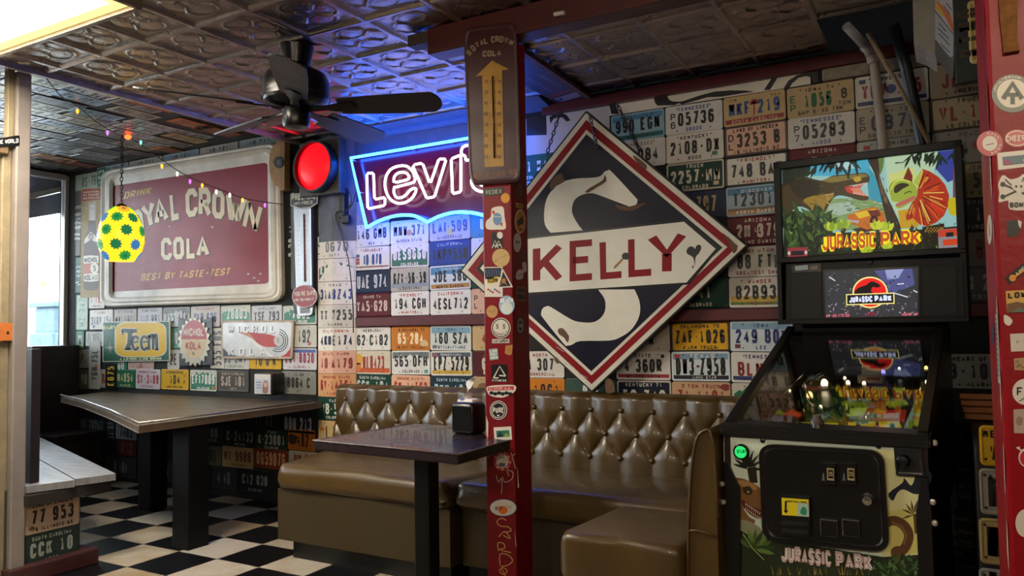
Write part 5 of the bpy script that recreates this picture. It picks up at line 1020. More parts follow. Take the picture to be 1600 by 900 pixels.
for row, (a, cnt) in enumerate(((.5, 4), (.95, 7), (1.42, 7), (1.9, 7), (2.32, 5))):
    for k in range(cnt):
        th = 2 * PI * (k + (row % 2) * .5) / cnt - .35; R0 = ea * math.sin(a) * (1 - .06 * math.cos(a))
        n_ = V((math.cos(th) * math.sin(a) / ea, math.sin(th) * math.sin(a) / ea, math.cos(a) / eb)).normalized(); p0 = V((R0 * math.cos(th), R0 * math.sin(th), eb * math.cos(a)))
        u_ = V((-math.sin(th), math.cos(th), 0)); w_ = n_.cross(u_); kind = rr.choice([0, 0, 1, 2, 3, 4]); sh = Sheet(lambda x, y: p0 + u_ * x + w_ * y - n_ * ((x * x + y * y) / (2 * .15)), n_); r1 = .036
        sh.slab([(r1 * (1 + .16 * (-1) ** i) * math.cos(i * PI / 10), r1 * (1 + .16 * (-1) ** i) * math.sin(i * PI / 10)) for i in range(20)], oc if kind == 3 else fc[kind], .004, 1)
        if kind in (3, 0): sh.poly(ell(0, 0, .014, .014, 12), gc if kind == 3 else fc[4], 7.5)
        sh.build('flower', t, V((0, 0, 0)))
bm = BM(); lathe(bm, [(.008, eb + .02), (.03, eb + .008), (.04, eb - .008)], 20); obj('cap', bm, M('#6a5a3a', .4, .6), t, smooth=.6)
bm = BM(); chain(bm, V((0, 0, ZP - ec.z - .006)), V((0, 0, eb + .01)), .035, .0032, .009); obj('chain', bm, M('#3a342c', .4, .9), t)
# string of small coloured lights
t = thing('string_lights', 'black wire of small coloured bulbs crossing the ceiling and the large soda sign', 'string lights', hg)
def sp(px, py): Y = (2.13 + (px - 52) / 138 * (hg.y - 2.13)) if px < 190 else hg.y + (px - 190) / 262 * (3.80 - hg.y); return at_y(px, py, Y) - hg
W = [(72, 122), (95, 150), (121, 166), (150, 190), (180, 208), (197, 214), (222, 227), (252, 249), (277, 266), (297, 277), (316, 286), (338, 294), (359, 302), (379, 309), (414, 316), (452, 320)]
bm = BM(); tube(bm, curve([tuple(sp(*w_)) for w_ in W], 4), .0032, 6); obj('wire', bm, M('#0d0d0e', .5), t)
for x, y, c_ in ((121, 173, (2.2, .7, .05)), (168, 207, (.9, .25, 1.6)), (220, 222, (.3, 1.8, 1.2)), (253, 259, (2.4, .9, .05)), (277, 271, (1.5, 2, 1.7)), (297, 283, (1.2, .2, 1.8)), (316, 289, (2.4, .8, .05)), (338, 299, (2.2, 2, 1.8)), (359, 304, (2.2, 2, 2)), (379, 312, (2.4, .9, .1)), (414, 320, (1, .2, 1.6)), (200, 213.5, (4, .35, .05))):
    p_ = sp(x, y); bm = BM(); big = x == 200; r_ = .024 if big else .009; lathe(bm, [(r_ * .4, .012), (r_, .002), (r_ * .9, -.008), (r_ * .3, -.02)], 10, p_); o = obj('bulb', bm, EM('#ffffff', 1, c_), t, smooth=True)
    if big: o['label'] = 'larger red bulb'
# ================================================================ posts, stickers and the corner on the right
mw = M('#760313', .38, 0, .25, 6, .1, bscale=40, spec=.3)
t = thing('wooden_post', 'red painted square wooden post covered with stickers in front of the diamond sign', 'post', (-1.588, 2.75, 0))
bm = BM(); box(bm, (0, 0, 1.19), (.136, .14, 2.374), .006); obj('shaft', bm, mw, t)
YF, XF = 2.6795, -1.5195
gr = M('#cfc8b8', .6); gy = M('#d8b86a', .6)
sh = sheet_y(YF)
j = lambda P, y0: [(740 + x / 4.09, y0 + y / 4.09) for x, y in P]
for P in ([(95, 140), (105, 80), (120, 130), (132, 85)], [(140, 20), (135, 60), (160, 85), (200, 95), (230, 60), (190, 40), (160, 60)], [(240, 110), (262, 190), (272, 215)], [(250, 130), (268, 118)], [(145, 255), (160, 300), (178, 275), (182, 330), (178, 375)], [(185, 265), (200, 300), (245, 280), (250, 235), (215, 225), (225, 260)]): sh.stroke(j(curve(P, 3), 680), .9, gr, 1)
for P in ([(210, 545), (180, 530), (150, 550), (170, 580), (220, 585), (240, 610), (200, 620)], [(160, 650), (200, 615), (235, 660), (190, 640)], [(160, 740), (155, 690), (190, 690), (200, 720), (165, 730), (240, 750)], [(170, 830), (170, 760), (220, 765), (250, 800), (220, 830), (172, 838)], [(185, 845), (165, 865), (190, 890), (215, 870), (200, 850), (180, 850), (205, 900)]): sh.stroke(j(curve(P, 3), 680), 1.1, gy, 1)
o = sh.build('scribbles', t); o['label'] = 'pale handwriting on the red paint'
for P in ([(80, 690), (95, 740), (92, 860), (83, 800)], [(65, 300), (72, 420), (64, 430)], [(280, 200), (290, 330), (284, 340)], [(262, 600), (275, 720), (268, 700)]): sh = sheet_y(YF); sh.poly(j(P, 480 if P[0][0] < 100 else 680), M('#c9b9ac', .6), .8); sh.build('paint_chip', t)
fX = lambda: Sheet(lambda u, v: at_x(u, v, XF), (1, 0, 0))
def stick(sh, outline, base, label, deco=None, rough=.35, th=.0005):
    sh.slab(outline, M(base, rough), th); b = th / Sheet.STEP
    if deco: deco(sh, b)
    return tag(sh.build('sticker'), label, 'sticker')
def c4(cx, cy, rx, ry, y0, n=22): return j(ell(cx, cy, rx, ry, n), y0)
mk = lambda h: M(h, .4)
Wh, Bk = '#cfcac2', '#121213'
stick(sheet_y(YF), j([(64, 62), (187, 50), (190, 98), (66, 112)], 280), Bk, 'black rectangular sticker at the top of the post under the thermometer', lambda s, b: s.line('REDEX', j([(76, 72), (180, 62), (182, 90), (78, 100)], 280), mk('#8a8a80'), 1.2, b + 1))
stick(sheet_y(YF), c4(203, 120, 28, 32, 280), '#c9892a', 'round plain orange sticker near the top of the post')
def d_(s, b): s.poly(c4(152, 255, 27, 40, 280), mk('#5a7fa8'), b + 1); s.poly(j([(118, 205), (132, 198), (138, 225), (122, 222)], 280), mk('#b02a2a'), b + 1); s.poly(j([(172, 280), (186, 275), (184, 300), (172, 296)], 280), mk('#b02a2a'), b + 1); s.stroke(j([(127, 240), (180, 240)], 280), 1.2, mk(Wh), b + 2)
stick(sheet_y(YF), j(curve([(115, 190), (150, 175), (190, 180), (198, 240), (205, 315), (150, 322), (85, 318), (80, 270), (110, 240)], 3, True), 280), Wh, 'white die cut sticker with a blue can', d_)
def d_(s, b): s.poly(c4(169, 358, 19, 22, 280), mk(Wh), b + 1); [s.stroke(j(P, 280), 1.5, mk(Wh), b + 1) for P in ([(120, 440), (138, 390), (158, 440)], [(140, 440), (160, 395), (182, 440)], [(128, 425), (178, 420)])]
stick(sheet_y(YF), j([(115, 340), (187, 342), (187, 445), (115, 445)], 280), Bk, 'black sticker with white scribbled peaks and a moon', d_)
stick(sheet_y(YF), c4(175, 502, 56, 58, 280), '#b99a68', 'round tan sticker with a thin drawn star line', lambda s, b: [s.stroke(j(P, 280), .5, mk('#4a3a2a'), b + 1) for P in ([(135, 530), (150, 505), (160, 530), (137, 515), (163, 515), (135, 530)], [(165, 505), (200, 490), (215, 470), (205, 500), (228, 480)])])
def d_(s, b):
    s.poly(j([(70, 568), (180, 566), (172, 625), (75, 640)], 280), mk('#1a2030'), b + 1); s.poly(j([(85, 630), (160, 622), (155, 660), (90, 668)], 280), mk('#d0b020'), b + 1)
    for k in range(6): s.stroke(j([(78 + 16 * k, 575), (90 + 16 * k, 620)], 280), .7, mk('#5a70a0'), b + 2); s.poly(c4(95 + 14 * k, 705 + 9 * (k % 3), 8, 7, 280, 8), mk(('#b03030', '#5a6a8a')[k % 2]), b + 1)
    s.line('ICON', j([(90, 635), (155, 628), (152, 658), (93, 664)], 280), mk(Bk), 1.3, b + 2)
stick(sheet_y(YF), j([(67, 562), (186, 560), (186, 752), (72, 752)], 280), Wh, 'large white and yellow label with a black top in the middle of the post', d_)
stick(sheet_y(YF), j([(190, 576), (252, 690), (152, 695)], 280), Wh, 'black triangular sticker with a white rim', lambda s, b: (s.poly(j([(190, 590), (240, 683), (164, 688)], 280), mk(Bk), b + 1), s.poly(c4(195, 650, 14, 18, 280, 10), mk('#a8642a'), b + 2), s.stroke(j([(175, 680), (190, 640), (215, 678)], 280), .8, mk('#b9a080'), b + 3)), th=.0012)
stick(sheet_y(YF), c4(212, 805, 50, 62, 280), '#8fa9bd', 'round pale blue sticker below the triangle', lambda s, b: (s.poly(c4(212, 825, 38, 38, 280), mk('#c4cfcc'), b + 1), s.line('BEACH', j([(170, 762), (252, 758), (252, 785), (172, 790)], 280), mk('#dfe6ea'), 1.3, b + 1)))
stick(sheet_y(YF), c4(118, 846, 37, 40, 280), '#b08a5a', 'round brown sticker left of the pale blue one', lambda s, b: s.stroke(j([(95, 840), (120, 850), (140, 830)], 280), .5, mk('#5a4028'), b + 1))
def d_(s, b):
    s.ring(c4(175, 133, 57, 60, 480), c4(175, 133, 51, 54, 480), mk(Bk), b + 1); s.letter('S', j([(145, 108), (160, 108), (160, 138), (145, 138)], 480), mk(Bk), 1.1, b + 1); s.letter('S', j([(188, 108), (203, 108), (203, 138), (188, 138)], 480), mk(Bk), 1.1, b + 1)
    for k, ch in enumerate('LONELY'): a = math.radians(150 - 24 * k); x, y = 175 + 40 * math.cos(a), 140 + 34 * math.sin(a); s.letter(ch, j([(x - 6, y - 7), (x + 6, y - 7), (x + 6, y + 7), (x - 6, y + 7)], 480), mk(Bk), 1.0, b + 1)
stick(sheet_y(YF), c4(175, 133, 62, 66, 480), Wh, 'round white sticker with a smiling face made of letters', d_)
stick(sheet_y(YF), j([(118, 204), (228, 202), (228, 229), (118, 230)], 480), Wh, 'small white strip sticker under the smiling face', lambda s, b: s.line('CASH CURRENT', j([(122, 208), (224, 206), (224, 225), (122, 226)], 480), mk(Bk), 1.3, b + 1))
stick(sheet_y(YF), j([(97, 268), (152, 262), (160, 332), (105, 340)], 480), '#86a0a0', 'small grey teal square sticker with white words', lambda s, b: [s.line(w_, j([(104 + k * 2, 274 + 21 * k), (150 + k * 2, 269 + 21 * k), (152 + k * 2, 286 + 21 * k), (106 + k * 2, 291 + 21 * k)], 480), mk('#dfe6e4'), 1.3, b + 1) for k, w_ in enumerate(('LOW', 'COST', 'NOW'))])
stick(sheet_y(YF), j([(205, 245), (250, 240), (245, 300), (225, 308), (200, 295)], 480), '#a5783f', 'torn brown paper scrap on the post', lambda s, b: s.stroke(j([(215, 270), (235, 265), (230, 285)], 480), .6, mk('#5a3a20'), b + 1))
stick(sheet_y(YF), j([(115, 365), (206, 365), (218, 380), (216, 480), (115, 480)], 480), Bk, 'black square sticker with a white outlined triangle', lambda s, b: (s.stroke(j([(205, 440), (168, 378), (128, 452), (195, 438)][:3], 480), 2.0, mk(Wh), b + 1), s.stroke(j([(128, 452), (160, 452)], 480), 2.0, mk(Wh), b + 1), s.stroke(j([(205, 440), (165, 436)], 480), 2.0, mk(Wh), b + 1), s.line('FITNESS', j([(120, 462), (210, 462), (210, 476), (120, 476)], 480), mk(Wh), 1.2, b + 1)))
def d_(s, b): s.poly(j([(92, 512), (258, 504), (258, 528), (92, 534)], 480), mk('#b02a3a'), b + 1); s.line('CORAL', j([(100, 514), (250, 508), (250, 524), (100, 531)], 480), mk('#e0b0a8'), 1.2, b + 2); [s.poly(c4(115 + 24 * k, 548 + 6 * (k % 2), 14, 12, 480, 9), mk(Bk), b + 1) for k in range(6)]
stick(sheet_y(YF), j(curve([(88, 508), (170, 497), (264, 500), (266, 535), (230, 560), (180, 578), (110, 566), (88, 540)], 3, True), 480), Wh, 'white die cut sticker with a red band over black shapes', d_)
stick(sheet_y(YF), c4(159, 658, 56, 61, 480), Wh, 'round black and white sticker with bold white lettering', lambda s, b: (s.poly(c4(159, 658, 51, 56, 480), mk(Bk), b + 1), s.ring(c4(159, 658, 45, 50, 480), c4(159, 658, 40, 45, 480), mk(Wh), b + 2), s.line('PURE', j([(125, 640), (195, 640), (195, 676), (125, 676)], 480), mk(Wh), 1.6, b + 2), s.poly(c4(159, 692, 8, 6, 480, 8), mk(Wh), b + 2)))
stick(sheet_y(YF), j([(128, 768), (240, 762), (246, 846), (134, 852)], 480), Wh, 'white framed sticker with a green picture low on the post', lambda s, b: (s.poly(j([(145, 790), (228, 785), (231, 826), (148, 832)], 480), mk('#2a6a5a'), b + 1), s.poly(j([(150, 830), (170, 795), (195, 826)], 480), mk('#1a2a38'), b + 2), s.poly(j([(190, 826), (210, 800), (229, 822)], 480), mk('#8a9a3a'), b + 2)))
stick(sheet_y(YF), c4(185, 165, 58, 62, 680), '#b02a3c', 'round red ringed sticker with a white middle', lambda s, b: (s.poly(c4(185, 165, 40, 44, 680), mk(Wh), b + 1), s.stroke(j([(165, 145), (195, 140), (190, 165), (210, 150)], 680), .9, mk('#8a2a2a'), b + 2), s.poly(j([(155, 185), (175, 175), (205, 180), (200, 200), (170, 202)], 680), mk('#4a5a6a'), b + 2), [s.letter(ch, j([(185 + 49 * math.cos(a) - 6, 165 + 53 * math.sin(a) - 6), (185 + 49 * math.cos(a) + 6, 165 + 53 * math.sin(a) - 6), (185 + 49 * math.cos(a) + 6, 165 + 53 * math.sin(a) + 6), (185 + 49 * math.cos(a) - 6, 165 + 53 * math.sin(a) + 6)], 680), mk('#dfc8c4'), 1.3, b + 1) for ch, a in zip('HALFMOON', [math.radians(-150 + 40 * k) for k in range(8)])]))
stick(sheet_y(YF), c4(190, 463, 90, 58, 680), '#1c2030', 'white oval sticker with an orange sun', lambda s, b: (s.poly(c4(190, 463, 84, 53, 680), mk(Wh), b + 1), s.poly(c4(190, 478, 30, 26, 680), mk('#cf6a1e'), b + 2), [s.stroke(j([(190 + 34 * math.cos(a), 472 + 30 * math.sin(a)), (190 + 52 * math.cos(a), 472 + 44 * math.sin(a))], 680), .7, mk('#d8a83a'), b + 2) for a in [PI + k * PI / 9 for k in range(10)]], s.line('BEACH', j([(140, 456), (186, 452), (186, 474), (140, 478)], 680), mk('#5a2a2a'), 1.2, b + 3), s.stroke(j([(215, 450), (235, 460), (248, 456)], 680), .6, mk(Bk), b + 2)))
# the post's side face
stick(fX(), c4(292, 70, 22, 55, 280), '#3a1418', 'dark red oval emblem on the side of the post', lambda s, b: s.stroke(c4(292, 70, 12, 36, 280), .8, mk('#7a5a3a'), b + 1, True))
stick(fX(), j([(268, 148), (316, 160), (316, 190), (270, 178)], 280), '#a5863a', 'small gold label on the side of the post', lambda s, b: s.line('LAGER', j([(273, 156), (312, 166), (312, 182), (274, 172)], 280), mk('#3a2a10'), 1.2, b + 1))
stick(fX(), c4(297, 270, 34, 78, 280), '#cfc0a8', 'tall oval sticker with a brown and orange picture on the side of the post', lambda s, b: (s.poly(c4(297, 270, 29, 70, 280), mk('#a8702e'), b + 1), s.poly(j([(275, 270), (310, 235), (318, 270), (300, 330), (285, 300)], 280), mk('#2a1c18'), b + 2), s.poly(j([(285, 300), (312, 285), (305, 320)], 280), mk('#cf8a3a'), b + 3)))
stick(fX(), c4(279, 405, 25, 62, 280), '#c9a8a4', 'pale pink oval sticker on the side of the post', lambda s, b: (s.poly(c4(279, 405, 20, 53, 280), mk('#b9b4b0'), b + 1), s.line('BUFF', j([(266, 390), (293, 395), (293, 415), (266, 412)], 280), mk('#3a3a3a'), 1.3, b + 2)))
stick(fX(), j([(303, 462), (326, 468), (326, 515), (304, 510)], 280), '#1c1416', 'small black sticker on the side of the post')
stick(fX(), j(curve([(272, 600), (295, 575), (315, 580), (310, 535), (335, 535), (338, 585), (318, 600), (312, 635), (275, 640)], 3, True), 280), '#bdb6b0', 'white torn die cut sticker on the side of the post', lambda s, b: s.stroke(j([(280, 615), (310, 605)], 280), .8, mk(Bk), b + 1))
stick(fX(), j([(274, 684), (330, 690), (330, 782), (276, 776)], 280), '#6a5034', 'brown label with black lettering on the side of the post', lambda s, b: (s.poly(j([(280, 695), (325, 700), (325, 725), (280, 720)], 280), mk('#2a2018'), b + 1), s.poly(j([(280, 735), (325, 740), (325, 770), (280, 766)], 280), mk('#1a1410'), b + 1)))
stick(fX(), c4(297, 118, 24, 56, 480), '#141416', 'black oval sticker with a white rim on the side of the post', lambda s, b: (s.ring(c4(297, 118, 21, 48, 480), c4(297, 118, 14, 34, 480), mk('#8a8a88'), b + 1), s.line('GB', j([(287, 105), (307, 108), (307, 132), (287, 130)], 480), mk('#b0b0ac'), 1.3, b + 2)))
# thermometer sign on the post
t = thing('advertising_thermometer', 'dark maroon advertising thermometer with a yellow arrow hung on the post', 'thermometer', at_y(773, 288, 2.66))
sh = Sheet(lambda u, v: at_y(700 + u / 3.214, 20 + v / 3.214, 2.675), NY); ol = rquad((84, 80), (348, 48), (372, 850), (118, 870), .12); il = rquad((92, 92), (340, 62), (364, 838), (126, 858), .11)
tm = M('#3b1a1e', .35, 0, .25, 7); sh.slab(ol, tm, .012); b0 = .012 * S1; sh.ring(ol, il, tm, b0, b0 + 5); sh.ring(il, rquad((100, 104), (334, 74), (358, 826), (132, 846), .11), tm, b0 + 5, b0 + .4); sh.build('panel', t)
sh = Sheet(lambda u, v: at_y(700 + u / 3.214, 20 + v / 3.214, 2.675 - .0128), NY); ye, tx = M('#a07418', .45, 0, .3, 20), M('#8f7f66', .5)
sh.poly([(222, 240), (306, 284), (272, 289), (282, 770), (184, 775), (172, 315), (140, 318)], ye, 1)
for ch, x, y, ro in (('R', 108, 202, -48), ('O', 126, 178, -38), ('Y', 147, 160, -28), ('A', 169, 148, -18), ('L', 190, 141, -10), ('C', 226, 134, -2), ('R', 247, 132, 2), ('O', 268, 133, 8), ('W', 292, 139, 14), ('N', 318, 149, 22)):
    ca, sa = math.cos(math.radians(ro)), math.sin(math.radians(ro)); sh.letter(ch, [(x + u * ca - v * sa, y + u * sa + v * ca) for u, v in ((-9, -16), (10, -16), (10, 16), (-9, 16))], tx, 1.2, 1)
sh.line('COLA', [(174, 192), (266, 184), (268, 216), (174, 222)], tx, 1.3, 1); sh.line('BEST BY TASTE-TEST', [(124, 812), (356, 784), (357, 808), (126, 834)], M('#7a4a2a', .5), 1.2, 1)
ink = M('#33240c', .5)
for k in range(8):
    y = 345 + 54 * k
    for x in (192, 258): sh.line(str(120 - 20 * k) if k < 7 else '20', [(x - 9, y - 7), (x + 9, y - 8), (x + 9, y + 8), (x - 9, y + 9)], ink, 1.2, 2); sh.stroke([(x + (16 if x < 220 else -16), y), (x + (24 if x < 220 else -24), y)], 2, ink, 2)
sh.build('dial', t)
bm = BM(); a = at_y(700 + 223 / 3.214, 20 + 318 / 3.214, 2.658); b_ = at_y(700 + 232 / 3.214, 20 + 730 / 3.214, 2.658); tube(bm, [a - t.location, b_ - t.location], .0028, 8); obj('glass_tube', bm, M('#15100c', .1), t)
# smoke detector like fitting on the beam
bm = BM(); tube(bm, curve([(0, 0, 0), (.02, 0, .0), (.045, 0, -.002)], 3), .009, 10); o = obj('beam_fitting', bm, M('#b5b0aa', .4)); o.location = at_y(866, 23, 2.663); tag(o, 'small white fitting on the maroon beam', 'fitting')

# ---------------------------------------------------------------- broad red pillar at the right edge
RX, RF, RB = .0725, 1.6, 2.0
rp_ = M('#86000f', .38, 0, .2, 5, .1, bscale=50, spec=.3)
t = thing('red_pillar', 'broad red painted pillar with stickers at the right edge', 'pillar', (.3, 1.8, 0))
bm = BM(); box(bm, (RX - .3 + .22, 0, 1.238), (.44, RB - RF, 2.476), .008); obj('body', bm, rp_, t)
YR = RF - .0004; k4 = lambda P, y0: [(1490 + x / 3.745, y0 + y / 3.745) for x, y in P]
fl_ = M('#b59a7c', .6, 0, .4, 30)
rr = random.Random(4)
for zc in [.5 + .13 * i for i in range(14)]: sh = Sheet(lambda u, v: V((RX, u, v)), (-1, 0, 0)); sh.poly(curve([(RF + .004 + .02 * rr.random(), zc), (RF + .03 * rr.random() + .01, zc + .03), (RF + .012, zc + .09), (RF + .003, zc + .07)], 2, True), M(rr.choice(['#c9b49c', '#8a6a5a', '#d0c4b4', '#7a5a34']), .6), .8); sh.build('paint_chip', t)
def rs(outline, base, label, deco=None, **kw): return stick(sheet_y(YR), outline, base, label, deco, **kw)
e4 = lambda cx, cy, rx, ry, y0, n=28: k4(ell(cx, cy, rx, ry, n), y0)
sh = sheet_y(YR); sh.slab(k4([(262, -40), (372, -40), (370, 250), (385, 305), (290, 320), (285, 250), (268, 100)], 0), M('#8a5a2a', .9, 0, .5, 60, .8), .012); tag(sh.build('foam_scrap'), 'rough brown scrap of foam stuck high on the red pillar', 'foam')
def d_(s, b):
    s.poly(e4(345, 548, 92, 84, 0), mk('#d6d0c2'), b + 1); g_ = mk('#12382e')
    for P, w_ in (([(290, 580), (345, 490), (400, 580)], 8), ([(318, 556), (375, 556)], 6), ([(345, 552), (345, 612)], 7)): s.stroke(k4(P, 0), w_, g_, b + 2)
    for k, ch in enumerate('APPALACHIAN TRAIL'):
        if ch == ' ': continue
        a = math.radians(-172 + 10.2 * k); x, y = 345 + 106 * math.cos(a), 548 + 97 * math.sin(a); ca, sa = math.cos(a + PI / 2), math.sin(a + PI / 2); q = [(-7, -8), (7, -8), (7, 8), (-7, 8)]
        s.letter(ch, k4([(x + u * ca - v * sa, y + u * sa + v * ca) for u, v in q], 0), mk('#d8d4c8'), 1.2, b + 1)
rs(e4(345, 548, 122, 112, 0), '#12382e', 'round green and white hiking trail sticker on the red pillar', d_)
rs(e4(212, 840, 78, 74, 0), '#a82838', 'round red ringed sticker at the edge of the red pillar', lambda s, b: (s.poly(e4(212, 840, 44, 44, 0), mk(Wh), b + 1), s.stroke(k4([(190, 850), (235, 840)], 0), 1.2, mk('#8a2a2a'), b + 2), [s.letter(ch, k4([(212 + 60 * math.cos(a) - 7, 840 + 58 * math.sin(a) - 8), (212 + 60 * math.cos(a) + 7, 840 + 58 * math.sin(a) - 8), (212 + 60 * math.cos(a) + 7, 840 + 58 * math.sin(a) + 8), (212 + 60 * math.cos(a) - 7, 840 + 58 * math.sin(a) + 8)], 0), mk('#dcc4c0'), 1.2, b + 1) for ch, a in zip('HALF-MOON', [math.radians(-100 + 22 * k) for k in range(9)])]))
rs(e4(372, 810, 74, 52, 0), '#b0202c', 'red oval sticker with a white ring and white word', lambda s, b: (s.ring(e4(372, 810, 68, 46, 0), e4(372, 810, 60, 39, 0), mk('#dcc4c0'), b + 1), s.line('CHEERS', k4([(305, 795), (440, 790), (440, 825), (305, 832)], 0), mk('#e0d0cc'), 1.4, b + 2)))
rs(k4([(255, 72), (440, 52), (440, 150), (262, 172)], 220), Wh, 'white framed sticker with a small blue landscape on the red pillar', lambda s, b: (s.poly(k4([(285, 95), (440, 80), (440, 130), (290, 145)], 220), mk('#4a6478'), b + 1), s.poly(k4([(290, 143), (290, 110), (330, 115), (345, 140)], 220), mk('#8a3a6a'), b + 2), s.poly(e4(420, 115, 15, 12, 220, 10), mk('#c9b03a'), b + 2)))
def d_(s, b):
    K_ = mk('#17171a')
    for P, w_ in (([(290, 255), (412, 310), (450, 335)], 3.2), ([(290, 330), (400, 280), (450, 250)], 3.2), ([(300, 225), (340, 262)], 2), ([(412, 215), (395, 255)], 2)): s.stroke(k4(P, 220), w_, K_, b + 1)
    for x, y in ((288, 255), (288, 328)): s.poly(e4(x, y, 15, 15, 220, 12), K_, b + 1.5)
    s.poly(k4(curve([(340, 250), (375, 240), (412, 245), (430, 270), (400, 300), (380, 345), (370, 300), (345, 280)], 3, True), 220), mk(Wh), b + 2); s.poly(e4(366, 268, 7, 8, 220, 8), K_, b + 3); s.poly(e4(395, 268, 7, 8, 220, 8), K_, b + 3)
    s.line('BONES', k4([(328, 362), (460, 356), (460, 388), (328, 392)], 220), K_, 1.5, b + 2)
rs(k4(curve([(262, 250), (290, 200), (330, 225), (380, 215), (415, 195), (460, 260), (460, 392), (330, 402), (320, 350), (265, 360), (268, 305)], 3, True), 220), Wh, 'white die cut sticker of a horned skull and crossed bones', d_)
rs(k4([(310, 470), (375, 462), (398, 475), (392, 520), (370, 560), (312, 562)], 220), Bk, 'torn black sticker with peeling white corner on the red pillar', lambda s, b: s.poly(k4([(375, 462), (398, 475), (392, 515), (380, 495)], 220), mk('#c9c4bc'), b + 1))
rs(k4([(300, 800), (420, 705), (450, 745), (325, 842)], 220), Bk, 'slanted black sticker with an orange bottle', lambda s, b: (s.stroke(k4([(345, 805), (440, 735)], 220), 3.4, mk('#cf8a2a'), b + 1), s.poly(e4(345, 803, 20, 20, 220, 14), mk('#cf8a2a'), b + 1.5), s.line('LUCK', k4([(362, 770), (425, 722), (432, 736), (370, 784)], 220), mk('#d8d0b8'), 1.3, b + 2)))
rs(k4([(305, 55), (440, 48), (440, 178), (312, 182)], 440), '#c9a050', 'yellow and brown landscape sticker reading LOW', lambda s, b: (s.poly(k4([(312, 182), (312, 130), (370, 118), (440, 130), (440, 178)], 440), mk('#6a4a30'), b + 1), s.poly(k4([(335, 181), (380, 150), (440, 178)], 440), mk('#5a6a58'), b + 2), s.line('LOW', k4([(316, 64), (425, 58), (425, 94), (318, 100)], 440), mk(Bk), 1.6, b + 1)))
rs(k4(curve([(297, 195), (325, 205), (345, 232), (325, 258), (300, 245), (294, 220)], 3, True), 440), Wh, 'small white torn sticker scrap on the red pillar')
rs(k4([(330, 306), (450, 300), (450, 405), (336, 410)], 440), '#c6c0b4', 'blank white card on the red pillar', lambda s, b: s.ring(e4(374, 352, 8, 8, 440, 12), e4(374, 352, 5, 5, 440, 12), mk('#6a6a66'), b + 1))
rs(k4([(352, 450), (440, 442), (440, 520), (356, 518)], 440), '#a88a68', 'tan scrap with dark scribbles on the red pillar', lambda s, b: [s.stroke(k4(P, 440), 1, mk('#3a2a20'), b + 1) for P in ([(362, 470), (380, 462), (375, 490), (395, 480)], [(365, 500), (390, 492), (410, 505)])])
rs(e4(418, 645, 74, 76, 440), Wh, 'round white sticker with a large F on the red pillar', lambda s, b: (s.letter('F', k4([(370, 618), (405, 618), (405, 668), (370, 668)], 440), mk(Bk), 1.0, b + 1), s.stroke(k4([(385, 700), (415, 680)], 440), 1.2, mk(Bk), b + 1)))
rs(k4([(350, 748), (440, 744), (440, 890), (354, 886)], 440), '#a8948c', 'faded tan rectangular sticker low on the red pillar', lambda s, b: s.poly(e4(385, 815, 20, 28, 440, 12), mk('#8a7068'), b + 1))
rs(e4(418, 205, 38, 52, 660), Wh, 'white and red round sticker with a small antler', lambda s, b: (s.poly(e4(418, 208, 30, 42, 660), mk('#b0202c'), b + 1), s.stroke(k4([(400, 165), (375, 150), (368, 145)], 660), 2.2, mk(Wh), b + 1), s.stroke(k4([(380, 155), (385, 140)], 660), 2.0, mk(Wh), b + 1)))
rs(e4(420, 590, 58, 82, 660), '#c6c0b6', 'round white sticker at the bottom of the red pillar', lambda s, b: s.poly(e4(428, 570, 16, 20, 660), mk('#b0303a'), b + 1))
fL = lambda: Sheet(lambda u, v: at_x(u, v, RX - .0004), (-1, 0, 0))
stick(fL(), k4(ell(212, 520, 14, 88, 20), 220), Wh, 'narrow white oval sticker on the side of the red pillar', lambda s, b: s.stroke(k4([(208, 480), (216, 540), (206, 560)], 220), .8, mk('#3a4a6a'), b + 1))
stick(fL(), k4(ell(230, 310, 8, 66, 16), 440), '#3a3a5a', 'narrow blue sticker on the side of the red pillar')
stick(fL(), k4([(245, 190), (258, 195), (274, 590), (262, 596)], 440), '#b5b0a8', 'long thin white lettered strip on the side of the red pillar', lambda s, b: [s.stroke(k4([(250 + 1.3 * k, 210 + 30 * k), (256 + 1.3 * k, 224 + 30 * k)], 440), 1.2, mk(Bk), b + 1) for k in range(12)])
# upright yellow plate and dark plate board hung behind the pillar
bm = BM(); a, b_ = at_y(1494, 130, 2.6), at_y(1534, -20, 2.6); box(bm, ((a.x + b_.x) / 2, 2.62, (a.z + ZC) / 2), (b_.x - a.x, .03, ZC - a.z), .003); tag(obj('plate_board', bm, M('#26302e', .6, 0, .4, 12), center=True), 'dark green board hanging from the ceiling behind the red pillar', 'board')
a, b_ = at_y(1511, 2, 2.6), at_y(1531, 98, 2.6)
plate(lambda u, v: V((u, 2.604, v)), (a.x + b_.x) / 2, (a.z + b_.z) / 2, NY, '#b89a52', '#3a3020', 'KTNQ', rot=90, w=a.z - b_.z, h=b_.x - a.x, label='yellow upright licence plate hanging beside the red pillar', ex=(('frame', '#d0b878'),))
